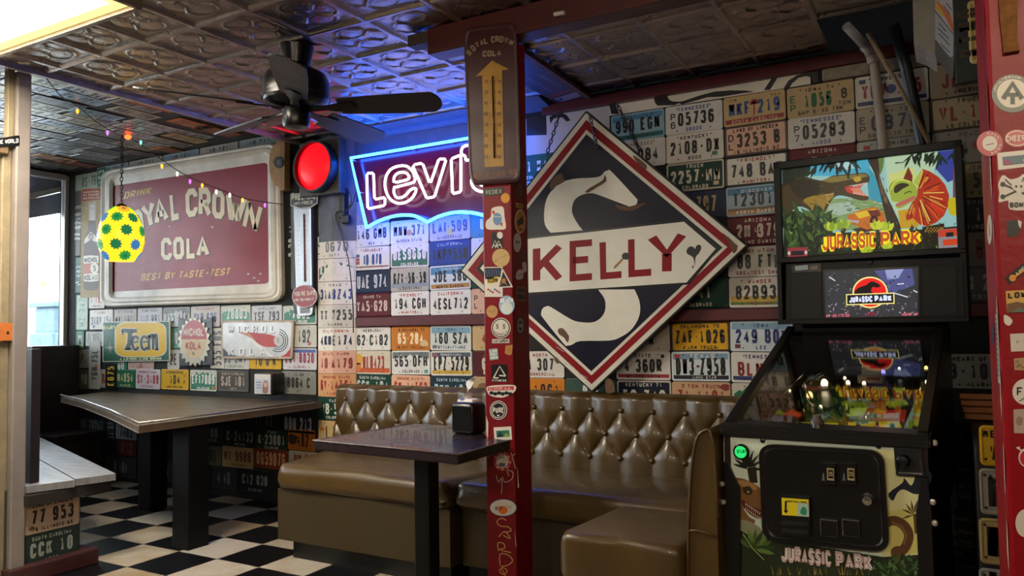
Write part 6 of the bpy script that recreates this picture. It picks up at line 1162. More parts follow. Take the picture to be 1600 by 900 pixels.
# white box and plate covered boards dropping from the ceiling
a, b_, c_ = at_y(1425, 60, 3.2), at_y(1463, 87, 3.2), at_y(1463, -30, 3.2)
t = thing('ceiling_box', 'white boxed casing dropping from the ceiling above the pinball machine', 'casing', (a.x, 3.3, ZC - .3))
bm = BM(); prism(bm, [p_ - t.location for p_ in (at_y(1425, -30, 3.2), c_, b_, at_y(1445, 76, 3.2), at_y(1428, 70, 3.2))], (0, .22, 0)); obj('casing', bm, M('#b8b0a4', .6, 0, .2), t)
sh = Sheet(lambda u, v: at_pl(1400 + u / 6.925, v / 6.925, V((b_.x, 3.2, 2)), V((-.55, -1, -.25))), (-.55, -1, -.25)); sh.slab([(438, -150), (690, -150), (660, 400), (630, 860), (440, 610)], M('#57554c', .6, 0, .4, 14), .01); bb = .01 * S1
sh.poly([(445, -140), (690, -140), (665, 240), (650, 375), (440, 105)], M('#b9b0b0', .45), bb + .5); sh.poly([(450, 20), (500, 90), (640, 360), (650, 300), (610, 170), (470, 10)], M('#c0621c', .45), bb + 1); sh.poly([(445, 25), (470, 40), (540, 150), (535, 185), (445, 100)], M('#c9a024', .45), bb + 1.2)
sh.poly([(440, 125), (640, 380), (632, 610), (600, 620), (440, 420)], M('#9a9ca2', .45), bb + .5)
for P in ([(480, 250), (560, 340)], [(470, 300), (590, 420)], [(480, 360), (600, 490)], [(500, 470), (600, 570)], [(530, 60), (600, 150)], [(560, 30), (620, 110)]): sh.stroke(P, 10, M('#3a3a40', .5), bb + 1.4)
sh.build('plate_facing', t)
# pipes through the torn ceiling panel
pv = M('#a89c92', .45, 0, .15, 10)
t = thing('plastic_pipe', 'pale plastic pipe with an elbow coming down from the torn ceiling panel', 'pipe', at_y(1380, 235, 3.85))
P_ = [tuple(at_y(x, y, Y) - t.location) for x, y, Y in ((1322, 40, 3.72), (1352, 72, 3.84), (1362, 84, 3.85), (1366, 100, 3.85), (1381, 238, 3.85), (1386, 300, 3.85))]
bm = BM(); tube(bm, P_, .021, 14); obj('pipe', bm, pv, t)
bm = BM(); tube(bm, [tuple(at_y(x, y, Y) - t.location) for x, y, Y in ((1350, 70, 3.84), (1358, 78, 3.85), (1363, 88, 3.85))], .027, 14); tube(bm, [tuple(at_y(x, y, 3.85) - t.location) for x, y in ((1363, 88), (1366, 100))], .027, 14); obj('elbow', bm, pv, t)
bm = BM(); tube(bm, [at_y(1356, 52, 3.66), at_y(1410, 145, 3.70), at_y(1470, 256, 3.76)], .0095, 10); tag(obj('cane', bm, M('#9c8666', .5, 0, .4, 30), center=True), 'thin cane leaning across the pipes under the torn ceiling panel', 'cane')
bm = BM(); tube(bm, [at_y(1396, 40, 3.76), at_y(1416, 105, 3.78), at_y(1440, 215, 3.80), at_y(1452, 280, 3.80)], .034, 4); tag(obj('conduit', bm, M('#2c3135', .35, .5, .3), center=True), 'dark metal conduit running down the wall beside the plastic pipe', 'conduit')
bm = BM(); box(bm, (.03, 3.66, ZC + .24), (1.1, .6, .02)); struct('ceiling', bm, M('#070707', .9))
# wooden ledge and plate covered counter end behind the pinball machine
t = thing('slatted_ledge', 'orange brown slatted wooden ledge behind the pinball machine', 'ledge', V((.16, 3.0, at_y(1520, 655, 3.0).z)))
z0, z1_ = at_y(1520, 656, 3.0).z, at_y(1520, 616, 3.0).z; x0 = at_y(1499, 630, 3.0).x
for k in range(4): bm = BM(); h_ = (z1_ - z0) / 4; box(bm, ((x0 + .5) / 2 - .16 + .004 * (3 - k), .004 * k, h_ * (k + .5)), (.5 - x0, .05 - .01 * k, h_ * .86), .003); obj('slat', bm, M('#a8642a', .45, 0, .35, 12, aniso=(1, 1, 8)), t)
bm = BM(); x1_ = at_y(1526, 780, 2.4).x; box(bm, ((x1_ + .5) / 2, 2.75, .43), (.5 - x1_, .7, .86), .004); tag(obj('counter_end', bm, M('#14110f', .6), center=True), 'dark counter end behind the red pillar', 'counter')
for y0, y1, base, txt, lab in ((664, 729, '#c69a1a', '-A', 'yellow upright licence plate reading HEA at the top of the dark counter end'), (731, 806, '#8f8678', 'T1', 'dirty white licence plate below the yellow one on the counter end'), (808, 884, '#a08a5a', 'NM', 'tan licence plate third from the top on the counter end'), (886, 940, '#8a8a88', 'W', 'grey licence plate lowest on the counter end')):
    a, b_ = at_y(1529, y0, 2.4), at_y(1575, y1, 2.4); plate(lambda u, v: V((u, 2.399, v)), (a.x + b_.x) / 2, (a.z + b_.z) / 2, NY, base, '#1c1710', txt, 'HEA' if y0 == 664 else '', '', w=b_.x - a.x, h=a.z - b_.z, label=lab)
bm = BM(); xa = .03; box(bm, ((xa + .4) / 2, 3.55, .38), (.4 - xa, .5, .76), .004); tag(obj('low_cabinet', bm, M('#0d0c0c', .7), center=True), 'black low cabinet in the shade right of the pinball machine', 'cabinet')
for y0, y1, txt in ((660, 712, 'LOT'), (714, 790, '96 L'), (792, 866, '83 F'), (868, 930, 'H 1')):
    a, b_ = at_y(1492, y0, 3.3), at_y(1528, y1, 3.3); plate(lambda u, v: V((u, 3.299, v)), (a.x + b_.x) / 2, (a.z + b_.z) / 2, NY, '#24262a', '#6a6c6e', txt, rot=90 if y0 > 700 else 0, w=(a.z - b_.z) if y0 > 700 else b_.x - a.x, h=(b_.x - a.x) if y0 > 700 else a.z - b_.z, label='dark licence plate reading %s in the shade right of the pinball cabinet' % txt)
# ================================================================ pinball machine
PB = V((-.348, 2.45, 0)); PZ = math.radians(-3)
t = thing('pinball_machine', 'black pinball machine with a glowing jungle picture on its backbox beside the booth bench', 'pinball machine', PB, PZ)
MW = Matrix.Translation(PB) @ Matrix.Rotation(PZ, 4, 'Z'); MI = MW.inverted(); NW = (MW.to_3x3() @ V((0, -1, 0)))
def loc(px, py, d): return MI @ at_pl(px, py, MW @ V((0, d, 0)), NW)
def psheet(d): return Sheet(lambda u, v: loc(u, v, d), (0, -1, 0))
def pbuild(sh, name, parent=None): return sh.build(name, parent or t, V((0, 0, 0)))
shell = M('#0a0a0b', .4, 0, .1, 8, spec=.3); met = M('#111112', .35, .3, spec=.3); BD = .9
fl_, fr__ = loc(1131, 676, 0), loc(1449, 694, 0); xl, xr_ = fl_.x, fr__.x; zf = (fl_.z + fr__.z) / 2
b1, b2 = loc(1248, 517, BD), loc(1486, 516, BD); zb_ = (b1.z + b2.z) / 2
# cabinet: two shaped sides, front, bottom, back
prof = [(.0, .47), (.0, zf), (.05, zf + .02), (BD, zb_ - .005), (1.27, zb_), (1.27, .58)]
for x0, nm in ((xl, 'side_panel'), (xr_ - .02, 'side_panel')): bm = BM(); prism(bm, [(x0, y, z) for y, z in prof], (.02, 0, 0)); obj(nm, bm, M('#2b1414', .35, 0, .4, 6), t)
bm = BM(); box(bm, ((xl + xr_) / 2, .63, .5), (xr_ - xl - .04, 1.22, .02)); box(bm, ((xl + xr_) / 2, 1.26, .85), (xr_ - xl - .04, .02, .6)); obj('bottom_panel', bm, shell, t)
bm = BM(); box(bm, ((xl + xr_) / 2, .012, (.47 + zf) / 2), (xr_ - xl - .04, .02, zf - .47)); front = obj('front_panel', bm, shell, t)
for x0 in (xl - .004, xr_ - .026):
    bm = BM(); prism(bm, [(x0, .02, zf + .012), (x0, BD, zb_ + .0), (x0, BD, zb_ + .022), (x0, .02, zf + .034)], (.03, 0, 0)); bmesh.ops.bevel(bm, geom=bm.edges[:], offset=.003, affect='EDGES'); obj('side_rail', bm, met, t)
bm = BM(); prism(bm, [(xl - .008, y, z) for y, z in ((-.012, zf - .012), (-.016, zf + .008), (.0, zf + .026), (.06, zf + .036), (.06, zf + .004), (.0, zf - .012))], (xr_ - xl + .016, 0, 0)); bmesh.ops.bevel(bm, geom=bm.edges[:], offset=.005, segments=2, affect='EDGES'); obj('lockdown_bar', bm, M('#202022', .3, .3), t, smooth=.6)
# playfield under glass
py0, pz0, py1, pz1 = .05, zf - .09, 1.15, zf + .10
pn = V((0, -(pz1 - pz0), (py1 - py0))).normalized(); PPW = MW @ V((0, py0, pz0)); PNW = MW.to_3x3() @ pn
bm = BM(); prism(bm, [(xl + .02, py0, pz0), (xr_ - .02, py0, pz0), (xr_ - .02, py1, pz1), (xl + .02, py1, pz1)], (0, 0, -.015)); pf = obj('playfield', bm, M('#1b1a14', .3, 0, .6, 18), t)
sh = Sheet(lambda u, v: MI @ at_pl(1110 + u / 3.9, 500 + v / 3.9, PPW, PNW), pn)
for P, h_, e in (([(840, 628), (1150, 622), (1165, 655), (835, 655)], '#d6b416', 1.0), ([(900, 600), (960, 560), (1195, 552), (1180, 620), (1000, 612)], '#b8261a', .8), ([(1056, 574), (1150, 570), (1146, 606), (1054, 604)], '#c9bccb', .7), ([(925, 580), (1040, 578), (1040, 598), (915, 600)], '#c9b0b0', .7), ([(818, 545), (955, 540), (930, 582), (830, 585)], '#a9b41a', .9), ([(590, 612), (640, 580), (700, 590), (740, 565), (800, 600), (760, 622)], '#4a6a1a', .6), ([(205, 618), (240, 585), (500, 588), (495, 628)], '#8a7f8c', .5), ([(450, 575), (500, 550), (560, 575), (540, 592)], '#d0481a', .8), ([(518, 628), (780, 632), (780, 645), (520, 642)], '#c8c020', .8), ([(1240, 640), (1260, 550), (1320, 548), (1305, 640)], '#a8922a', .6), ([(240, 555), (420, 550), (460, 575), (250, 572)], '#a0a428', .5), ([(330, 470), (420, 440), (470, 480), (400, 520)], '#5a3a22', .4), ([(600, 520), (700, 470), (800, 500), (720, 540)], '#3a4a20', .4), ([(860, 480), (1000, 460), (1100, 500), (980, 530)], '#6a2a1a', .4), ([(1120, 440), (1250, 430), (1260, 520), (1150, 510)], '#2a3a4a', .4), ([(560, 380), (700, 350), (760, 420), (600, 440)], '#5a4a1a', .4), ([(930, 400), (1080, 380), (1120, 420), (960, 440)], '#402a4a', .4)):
    sh.slab(P, EM(h_, e * .62), .004);  # printed shapes glow by themselves, standing in for light from the playfield lamps
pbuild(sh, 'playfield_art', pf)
rr = random.Random(11)
bm = BM()
for k in range(90):
    x, y = xl + .04 + (xr_ - xl - .08) * rr.random(), py0 + .12 + .85 * rr.random(); z = pz0 + (pz1 - pz0) * (y - py0) / (py1 - py0)
    lathe(bm, [(.007, 0), (.007, .006 + .02 * rr.random()), (.003, .028)], 8, (x, y, z))
obj('posts', bm, M('#b9a878', .15, .7), pf)
for k, (px, py, r_, c_) in enumerate(((1288, 597, .013, (9, 7, 4.5)), (1325, 597, .008, (5, 3.5, 2)), (1350, 598, .007, (5, 3.5, 2)), (1265, 616, .012, (3, 1.7, .7)), (1282, 635, .006, (4, 3.8, 2)), (1320, 590, .006, (4, 3, 2)), (1248, 560, .005, (3, 3, 3)), (1280, 533, .005, (3, 3, 3)), (1345, 528, .005, (3, 3, 3)), (1376, 528, .005, (3, 3, 3)), (1436, 566, .007, (4, 4, 4)), (1447, 574, .007, (2.6, 2.2, .7)), (1448, 596, .006, (4, 3.8, 2.5)), (1380, 580, .009, (.8, .7, 2)), (1255, 575, .006, (4, 3.6, 2.6)), (1234, 610, .005, (3, 2.4, 1.4)), (1405, 575, .005, (3, 3, 3)), (1205, 622, .004, (3, 2, 1)))):
    p_ = MI @ at_pl(px, py, PPW + PNW * .03, PNW); bm = BM(); lathe(bm, [(r_, -r_), (r_, 0), (r_ * .7, r_ * .7), (r_ * .1, r_)], 10, p_); obj('playfield_lamp', bm, EM('#ffffff', 1, c_), pf, smooth=.8)
bm = BM()
for P in ([(.0, .3, .1), (-.12, .45, .14), (-.18, .65, .18), (-.1, .85, .2), (.05, .9, .2)], [(.02, .3, .1), (-.10, .45, .14), (-.16, .65, .18), (-.08, .83, .2), (.05, .88, .2)], [(.2, .2, .08), (.22, .5, .14), (.15, .8, .18), (-.02, .95, .2)], [(-.22, .2, .07), (-.24, .5, .12), (-.2, .9, .2)]): tube(bm, [((xl + xr_) / 2 + x, y, pz0 + .16 * y + z * .55) for x, y, z in curve(P, 5)], .003, 6)
obj('wire_ramp', bm, M('#c9c9cc', .12, 1), pf)
q_ = MI @ at_pl(1362, 592, PPW + PNW * .02, PNW); bm = BM(); box(bm, q_ + V((0, 0, .0)), (.1, .06, .035), .006); box(bm, q_ + V((0, .0, .03)), (.07, .05, .03), .008); box(bm, q_ + V((.01, -.031, .003)), (.05, .004, .012), mi=1); obj('toy_truck', bm, [M('#c9c4ba', .3), M('#a8281e', .4)], pf)
for x in (-.09, .06): bm = BM(); box(bm, ((xl + xr_) / 2 + x, py0 + .16, pz0 + .045), (.075, .016, .016), .006, (0, .2 if x < 0 else -.2, .5 if x < 0 else -.5)); bmesh.ops.translate(bm, verts=bm.verts[:], vec=(0, 0, 0)); obj('flipper', bm, M('#c9c0a0', .3), pf)
p_ = loc(1278, 664, .065); bm = BM(); lathe(bm, [(.02, 0), (.02, .012), (.012, .022), (.012, .03), (.003, .033)], 16, (p_.x, .06, zf + .03)); obj('side_knob', bm, M('#8a807c', .15, .6), t, smooth=.6)
bm = BM(); prism(bm, [(xl + .01, .045, zf + .022), (xr_ - .01, .045, zf + .022), (xr_ - .01, BD, zb_ + .008), (xl + .01, BD, zb_ + .008)], (0, 0, .003)); obj('playfield_glass', bm, glass('pinball_glass', (.86, .87, .86), .5), t)
# backbox
c0, c1, cz0, cz1 = loc(1213, 380, BD).x, loc(1509, 365, BD).x, loc(1365, 505, BD).z, loc(1360, 236, BD).z
bm = BM()
for c_, s_ in ((((c0 + c1) / 2, BD + .23, (cz0 + cz1) / 2), (c1 - c0, .02, cz1 - cz0)), (((c0 + c1) / 2, BD + .11, cz1 - .01), (c1 - c0, .24, .02)), (((c0 + c1) / 2, BD + .11, cz0 + .01), (c1 - c0, .26, .02)), ((c0 + .01, BD + .11, (cz0 + cz1) / 2), (.02, .24, cz1 - cz0)), ((c1 - .01, BD + .11, (cz0 + cz1) / 2), (.02, .24, cz1 - cz0))): box(bm, c_, s_, .003)
bb = obj('backbox', bm, shell, t)
bm = BM(); box(bm, ((c0 + c1) / 2, BD + .14, (cz0 + zb_) / 2 - .02), (c1 - c0 - .16, .16, abs(cz0 - zb_) + .12)); obj('neck', bm, shell, t)
bm = BM(); w_ = c1 - c0; zs = loc(1365, 399, BD).z
for c_, s_ in ((((c0 + c1) / 2, BD - .002, cz1 - .016), (w_, .022, .032)), ((c0 + .014, BD - .002, (zs + cz1) / 2), (.028, .022, cz1 - zs)), ((c1 - .014, BD - .002, (zs + cz1) / 2), (.028, .022, cz1 - zs)), (((c0 + c1) / 2, BD - .002, zs), (w_, .022, .024))): box(bm, c_, s_, .003)
obj('bezel', bm, met, bb)
bm = BM(); box(bm, ((c0 + c1) / 2, BD + .016, (zs + cz1) / 2), (w_ - .05, .006, cz1 - zs - .04)); obj('light_panel', bm, M('#0a0a0a', .4), bb)
# translite picture: an imaginary jungle with two dinosaurs and a truck
sh = Sheet(lambda u, v: loc(1215 + u / 5, 225 + v / 5, BD + .011), (0, -1, 0)); g = lambda h, e=.62: EM(h, e * .82)
TQ = [(34, 182), (1420, 28), (1424, 838), (48, 902)]; sh.poly(TQ, g('#a9dcd8'), 0)
sh.poly([(250, 170), (720, 105), (720, 260), (420, 250), (270, 250)], g('#4fbfe0'), 1); sh.poly([(640, 210), (720, 190), (800, 300), (830, 470), (720, 470), (700, 300)], g('#37a9c4'), 1); sh.poly([(430, 150), (560, 135), (600, 190), (480, 210)], g('#c8eef2'), 1.5)
sh.poly([(840, 100), (1250, 60), (1200, 300), (1100, 560), (960, 620), (860, 400)], g('#cdeac0'), 1); sh.poly([(870, 240), (1050, 180), (1130, 300), (1000, 420), (880, 380)], g('#e6ee8a'), 1.3); sh.poly([(940, 520), (1100, 500), (1100, 650), (960, 660)], g('#e0b020'), 1.4); sh.poly([(1250, 60), (1418, 40), (1420, 260), (1330, 300), (1240, 200)], g('#3a48a8'), 1.4)
sh.poly([(380, 430), (700, 420), (860, 480), (860, 640), (500, 680), (330, 620)], g('#8fb070'), 1.2); sh.poly([(400, 470), (560, 450), (640, 520), (480, 560), (390, 530)], g('#b8d0b8'), 1.4)
rr0 = random.Random(21)
# brown open mouthed reptile on the left
sh.poly(curve([(40, 300), (180, 252), (340, 286), (430, 248), (560, 236), (680, 226), (718, 258), (708, 302), (640, 316), (560, 326), (545, 350), (590, 372), (700, 404), (706, 436), (650, 442), (560, 415), (480, 402), (430, 430), (400, 480), (350, 560), (300, 600), (250, 520), (160, 490), (46, 560)], 3, True), g('#4f3f22', .5), 2)
sh.poly(curve([(200, 440), (300, 400), (420, 390), (440, 410), (380, 470), (340, 560), (290, 590), (260, 500)], 3, True), g('#a8862e', .6), 2.4); sh.poly(curve([(350, 290), (430, 256), (560, 244), (670, 234), (700, 256), (560, 280), (440, 300)], 3, True), g('#93803c', .6), 2.4); sh.poly(curve([(600, 262), (640, 252), (655, 282), (620, 298), (595, 285)], 3, True), g('#c9a63a', .7), 2.8); sh.poly(curve([(100, 300), (220, 280), (330, 310), (300, 400), (160, 420)], 3, True), g('#33291a', .5), 2.3)
sh.poly(curve([(530, 334), (600, 326), (700, 300), (640, 350), (700, 410), (600, 392), (545, 376)], 3, True), g('#c83a28', .7), 2.8); sh.poly([(560, 345), (640, 340), (680, 395), (600, 380)], g('#e88a70', .7), 3)
for k in range(9): x = 590 + 13 * k; sh.poly([(x, 322 - 2.4 * k), (x + 8, 320 - 2.4 * k), (x + 4, 342 - 2 * k)], g('#f0ecd8', .8), 3.2); sh.poly([(x, 388 + 2 * k), (x + 8, 390 + 2 * k), (x + 4, 372 + 2 * k)], g('#f0ecd8', .8), 3.2)
sh.poly(ell(556, 262, 14, 11, 12), g('#17130c', .5), 3); sh.poly(ell(560, 260, 5, 4, 8), g('#e0c040', .8), 3.4)
for P in ([(300, 470), (320, 500), (310, 520)], [(380, 455), (430, 480)], [(400, 440), (380, 400), (440, 385)]): sh.stroke(P, 8, g('#d0b070', .6), 3)
for k in range(60):
    x, y = rr0.uniform(60, 520), rr0.uniform(270, 470)
    if y > 300 + (x - 60) * -.02 and (x < 420 or y < 400): sh.stroke([(x, y), (x + rr0.uniform(10, 40), y + rr0.uniform(-12, 12))], rr0.uniform(2, 6), g(rr0.choice(['#241c10', '#6b5830', '#7d6a3c', '#1a140c']), .55), 2.5)
sh.poly([(36, 190), (250, 168), (240, 250), (150, 262), (120, 300), (40, 330)], g('#1c2a18', .5), 2.6)
# tree trunk and foliage
sh.poly(curve([(700, 104), (792, 96), (800, 250), (838, 360), (870, 440), (965, 660), (880, 676), (832, 520), (800, 380), (760, 240)], 3, True), g('#3d2c20', .5), 3.4); sh.poly(curve([(790, 220), (815, 300), (850, 400), (860, 470), (830, 440), (800, 340)], 3, True), g('#7d6848', .6), 3.8); sh.poly(curve([(785, 95), (830, 92), (825, 180), (800, 240), (792, 160)], 3, True), g('#6a8a3a', .6), 3.8)
rr = random.Random(2)
def leaf(x, y, l, a, w_, h_, lay=4, e=.55): ca, sa = math.cos(a), math.sin(a); sh.poly([(x + u * l * ca - v * w_ * sa, y + u * l * sa + v * w_ * ca) for u, v in ((0, 0), (.3, .5), (.7, .4), (1, 0), (.7, -.4), (.3, -.5))], g(h_, e), lay + rr.random())
for x, y, n_, dn in ((120, 165, 9, 1), (260, 150, 8, 1), (430, 130, 12, 1), (560, 120, 10, 1), (1100, 70, 8, 1), (1230, 70, 12, 1), (1380, 60, 8, 1)):
    for k in range(n_): leaf(x + rr.uniform(-60, 60), y + rr.uniform(-10, 25), rr.uniform(60, 140), rr.uniform(.5, 2.6), 22, rr.choice(['#12201a', '#1c3420', '#22301a']))
for k in range(70): x = rr.uniform(60, 430); leaf(x, rr.uniform(560, 880), rr.uniform(60, 150), rr.uniform(-2.4, -.4), 34, rr.choice(['#16301c', '#24461f', '#3a5c26', '#0f1f14', '#5a7a34']))
for k in range(46): x = rr.uniform(400, 1400); leaf(x, rr.uniform(690, 860), rr.uniform(50, 120), rr.uniform(-2.6, -.5), 30, rr.choice(['#16301c', '#24461f', '#3a3a1c', '#1a1a12', '#4a3a1c']), 3.6)
for x, y in ((420, 660), (520, 640), (780, 650), (860, 660), (700, 840), (860, 800)):
    for a in (-2.4, -1.9, -1.4, -.9): leaf(x, y + 20, 80, a, 44, rr.choice(['#b4cc2a', '#d4dc3a', '#8aa826']), 5, .75)
sh.poly(curve([(48, 560), (150, 520), (300, 600), (420, 690), (560, 690), (860, 690), (1100, 670), (1422, 640)], 3) + [(1424, 838), (48, 902)], g('#14210f', .5), 1.8)
for k in range(150): x, y = rr.uniform(60, 1410), rr.uniform(600, 860); sh.stroke([(x, y), (x + rr.uniform(-16, 16), y - rr.uniform(8, 26))], rr.uniform(2, 6), g(rr.choice(['#3a5c26', '#6a8a34', '#24461f', '#0f1a10', '#8a9a3a', '#4a3a1c', '#c0c850']), .6), 5.2 + rr.random())
for k in range(50): x, y = rr.uniform(390, 830), rr.uniform(430, 560); sh.stroke([(x, y), (x + rr.uniform(10, 40), y + rr.uniform(-8, 8))], rr.uniform(3, 9), g(rr.choice(['#5a8a5a', '#c8e0c8', '#3a6a4a', '#e0e8d0', '#7a9a60']), .55), 1.6 + .3 * rr.random())
for k in range(26): x, y = rr.uniform(720, 900), rr.uniform(150, 640); xx = 745 + (y - 100) * .33 + rr.uniform(-30, 34); sh.stroke([(xx, y), (xx + rr.uniform(4, 14), y + rr.uniform(18, 50))], rr.uniform(3, 7), g(rr.choice(['#1c130c', '#8a7450', '#5a4630', '#2a1e14']), .5), 3.9 + .05 * rr.random())
# truck
sh.poly([(545, 560), (640, 520), (760, 490), (830, 540), (850, 640), (700, 670), (560, 620)], g('#d0701a', .7), 3.3); sh.poly([(600, 540), (760, 505), (790, 540), (640, 585)], g('#e8c02a', .75), 3.6); sh.poly([(700, 520), (790, 515), (810, 560), (740, 580)], g('#7a2a1a', .6), 3.7); sh.poly(ell(755, 605, 34, 46, 16), g('#1c1410', .5), 3.9); sh.poly(ell(757, 605, 17, 24, 12), g('#b05a2a', .7), 4.1); sh.poly([(540, 590), (640, 600), (630, 620), (545, 606)], g('#c9c4d0', .6), 3.8); sh.poly([(580, 665), (720, 640), (780, 670), (640, 700)], g('#5a2418', .5), 3.2)
# frilled reptile
FC = (1090, 385); fan = [(1130, 195), (1190, 215), (1260, 260), (1310, 320), (1340, 400), (1335, 480), (1300, 560), (1240, 615), (1170, 645), (1110, 630), (1060, 580), (1010, 600), (1000, 560)]
sh.poly([FC] + fan, g('#c03416', .65), 4)
for k in range(58):
    a = rr.random() * (len(fan) - 1); i = int(a); f = a - i; q = (fan[i][0] * (1 - f) + fan[min(i + 1, len(fan) - 1)][0] * f, fan[i][1] * (1 - f) + fan[min(i + 1, len(fan) - 1)][1] * f); r0, r1 = rr.uniform(.2, .6), rr.uniform(.7, 1)
    sh.stroke([(FC[0] + (q[0] - FC[0]) * r0, FC[1] + (q[1] - FC[1]) * r0), (FC[0] + (q[0] - FC[0]) * r1, FC[1] + (q[1] - FC[1]) * r1)], rr.uniform(5, 12), g(rr.choice(['#f0a030', '#e86020', '#7a1410', '#e83018', '#5a1410', '#f0c860']), .7), 4.4 + rr.random() * .6)
sh.poly([(980, 280), (1022, 178), (1055, 250), (1050, 320)], g('#8a2a1a', .6), 4.2); sh.poly([(1060, 300), (1130, 195), (1140, 230), (1100, 330)], g('#b4c850', .7), 4.6)
sh.poly(curve([(880, 400), (870, 340), (900, 295), (980, 275), (1050, 300), (1090, 350), (1085, 420), (1020, 470), (950, 505), (920, 480), (960, 455), (900, 450)], 3, True), g('#a4b83c', .7), 5.4); sh.poly(curve([(910, 370), (920, 330), (970, 305), (1030, 320), (980, 350), (930, 385)], 3, True), g('#3a2c1c', .5), 5.8); sh.poly(curve([(925, 470), (1000, 435), (1075, 405), (1070, 430), (1000, 470), (940, 490)], 3, True), g('#c86a60', .7), 5.9); sh.stroke([(990, 390), (1030, 370), (1050, 380)], 7, g('#2a2210', .5), 6); sh.stroke(curve([(885, 360), (920, 300), (980, 282), (1040, 300)], 4), 8, g('#d8e468', .8), 6)
sh.poly(curve([(1340, 430), (1410, 430), (1418, 540), (1370, 560), (1335, 520)], 3, True), g('#cdbb12', .75), 4.4); sh.poly([(1370, 200), (1395, 190), (1400, 420), (1370, 420)], g('#8a5a6a', .5), 2); sh.stroke([(920, 150), (1000, 140), (960, 160), (1020, 110), (1060, 80)], 13, g('#33443c', .5), 2.2)
sh.poly([(1130, 650), (1300, 620), (1320, 760), (1160, 780)], g('#2a1c10', .5), 4.6)
for k in range(6): sh.stroke([(1150 + 22 * k, 690), (1180 + 24 * k, 650)], 8, g('#b8802a', .6), 5)
# lettering and badges
JP = ((350, 706), (1116, 672), (1118, 790), (352, 836))
def jp(q, w_, mt, t_, lay): L2 = lambda P, Q, a: (P[0] + (Q[0] - P[0]) * a, P[1] + (Q[1] - P[1]) * a); s_ = .545; sh_.line('JURASSIC', (q[0], L2(q[0], q[1], s_), L2(q[3], q[2], s_), q[3]), mt, t_, lay, .12); sh_.line('PARK', (L2(q[0], q[1], s_ + .05), q[1], q[2], L2(q[3], q[2], s_ + .05)), mt, t_, lay, .12)
sh_ = sh
def grow(q, d): cx, cy = sum(p_[0] for p_ in q) / 4, sum(p_[1] for p_ in q) / 4; return [(p_[0] + (d if p_[0] > cx else -d), p_[1] + (d if p_[1] > cy else -d)) for p_ in q]
jp(grow(JP, 9), 0, g('#f2d81e', 1), 2.5, 7.5); jp(grow(JP, -3), 0, g('#c8501a', .8), 1.15, 8.5)
sh.poly([(78, 812), (236, 806), (238, 890), (80, 894)], g('#a83a44', .6), 7.5); sh.poly([(110, 838), (206, 834), (206, 868), (110, 872)], g('#20202a', .5), 8); sh.poly(ell(92, 854, 10, 16, 10), g('#d8d8d8', .7), 8); sh.poly(ell(224, 848, 10, 16, 10), g('#d8d8d8', .7), 8)
sh.poly([(1254, 672), (1420, 655), (1424, 815), (1258, 828)], g('#a8a4a8', .55), 7.5); sh.poly([(1256, 674), (1420, 658), (1421, 715), (1257, 730)], g('#d8442a', .7), 8); sh.poly([(1292, 750), (1410, 738), (1410, 788), (1294, 796)], g('#e04a22', .7), 8); sh.poly([(1316, 694), (1374, 688), (1375, 722), (1317, 728)], g('#1c1c20', .5), 8.5)
pbuild(sh, 'translite', bb)
# speaker panel with screen
sh = psheet(BD - .006); sh.slab([(1229, 413), (1505, 402), (1506, 498), (1229, 504)], M('#141416', .5, spec=.3), .01); pbuild(sh, 'speaker_panel', bb)
for Q in ([(1237, 428), (1283, 426), (1284, 495), (1238, 497)], [(1441, 419), (1494, 416), (1496, 490), (1442, 493)]):
    sh = psheet(BD - .0165); sh.slab(Q, M('#0b0b0c', .6), .002); b0 = .002 / Sheet.STEP; d1_ = M('#222224', .4, .5)
    for i in range(9):
        f = (i + .5) / 9; L_ = lambda a, b_, k: (a[0] + (b_[0] - a[0]) * k, a[1] + (b_[1] - a[1]) * k); sh.stroke([L_(Q[0], Q[3], f), L_(Q[1], Q[2], f)], .9, d1_, b0 + .6)
    for i in range(7): f = (i + .5) / 7; sh.stroke([L_(Q[0], Q[1], f), L_(Q[3], Q[2], f)], .9, d1_, b0 + 1)
    pbuild(sh, 'speaker_grille', bb)
p_ = loc(1360, 410, BD - .018); bm = BM(); lathe(bm, [(.008, 0), (.01, .004), (.006, .006), (.001, .006)], 14, p_, mat=Matrix.Rotation(PI / 2, 4, 'X')); obj('panel_lock', bm, met, bb)
sh = psheet(BD - .0165); sh.slab([(1286, 422), (1436, 416), (1438, 494), (1287, 499)], M('#0a0a0b', .3), .002); b0 = .002 / Sheet.STEP
s5 = lambda P: [(1200 + x / 4.706, 390 + y / 4.706) for x, y in P]; E_ = lambda h, e=.6: EM(h, e)
sh.poly(s5([(420, 165), (1100, 137), (1104, 488), (424, 498)]), E_('#3c3d42', .6), b0 + .6); sh.poly(s5([(780, 155), (1060, 140), (1080, 260), (900, 330), (850, 240)]), E_('#5a5f9a', .6), b0 + 1); sh.poly(s5([(860, 150), (1000, 142), (960, 210), (880, 220)]), E_('#aab4e6', .6), b0 + 1.2)
rr = random.Random(8)
for k in range(130): x, y = rr.uniform(430, 1075), rr.uniform(170, 390); sh.poly(s5([(x, y), (x + rr.uniform(8, 26), y + rr.uniform(-8, 8)), (x + rr.uniform(4, 16), y + rr.uniform(6, 20))]), E_(rr.choice(['#17181c', '#4a5048', '#6a7262', '#34363e', '#22222a', '#8a8e94']), .6), b0 + 1.3)
for k in range(110): x, y = rr.uniform(430, 1085), rr.uniform(390, 485); sh.poly(s5([(x, y), (x + rr.uniform(8, 24), y + rr.uniform(-6, 6)), (x + rr.uniform(4, 16), y + rr.uniform(4, 12))]), E_(rr.choice(['#c9b8d8', '#8a7a6a', '#d8c8b0', '#4a3a3a', '#a890c0', '#2a2224', '#e8e0e8']), .6), b0 + 1.4)
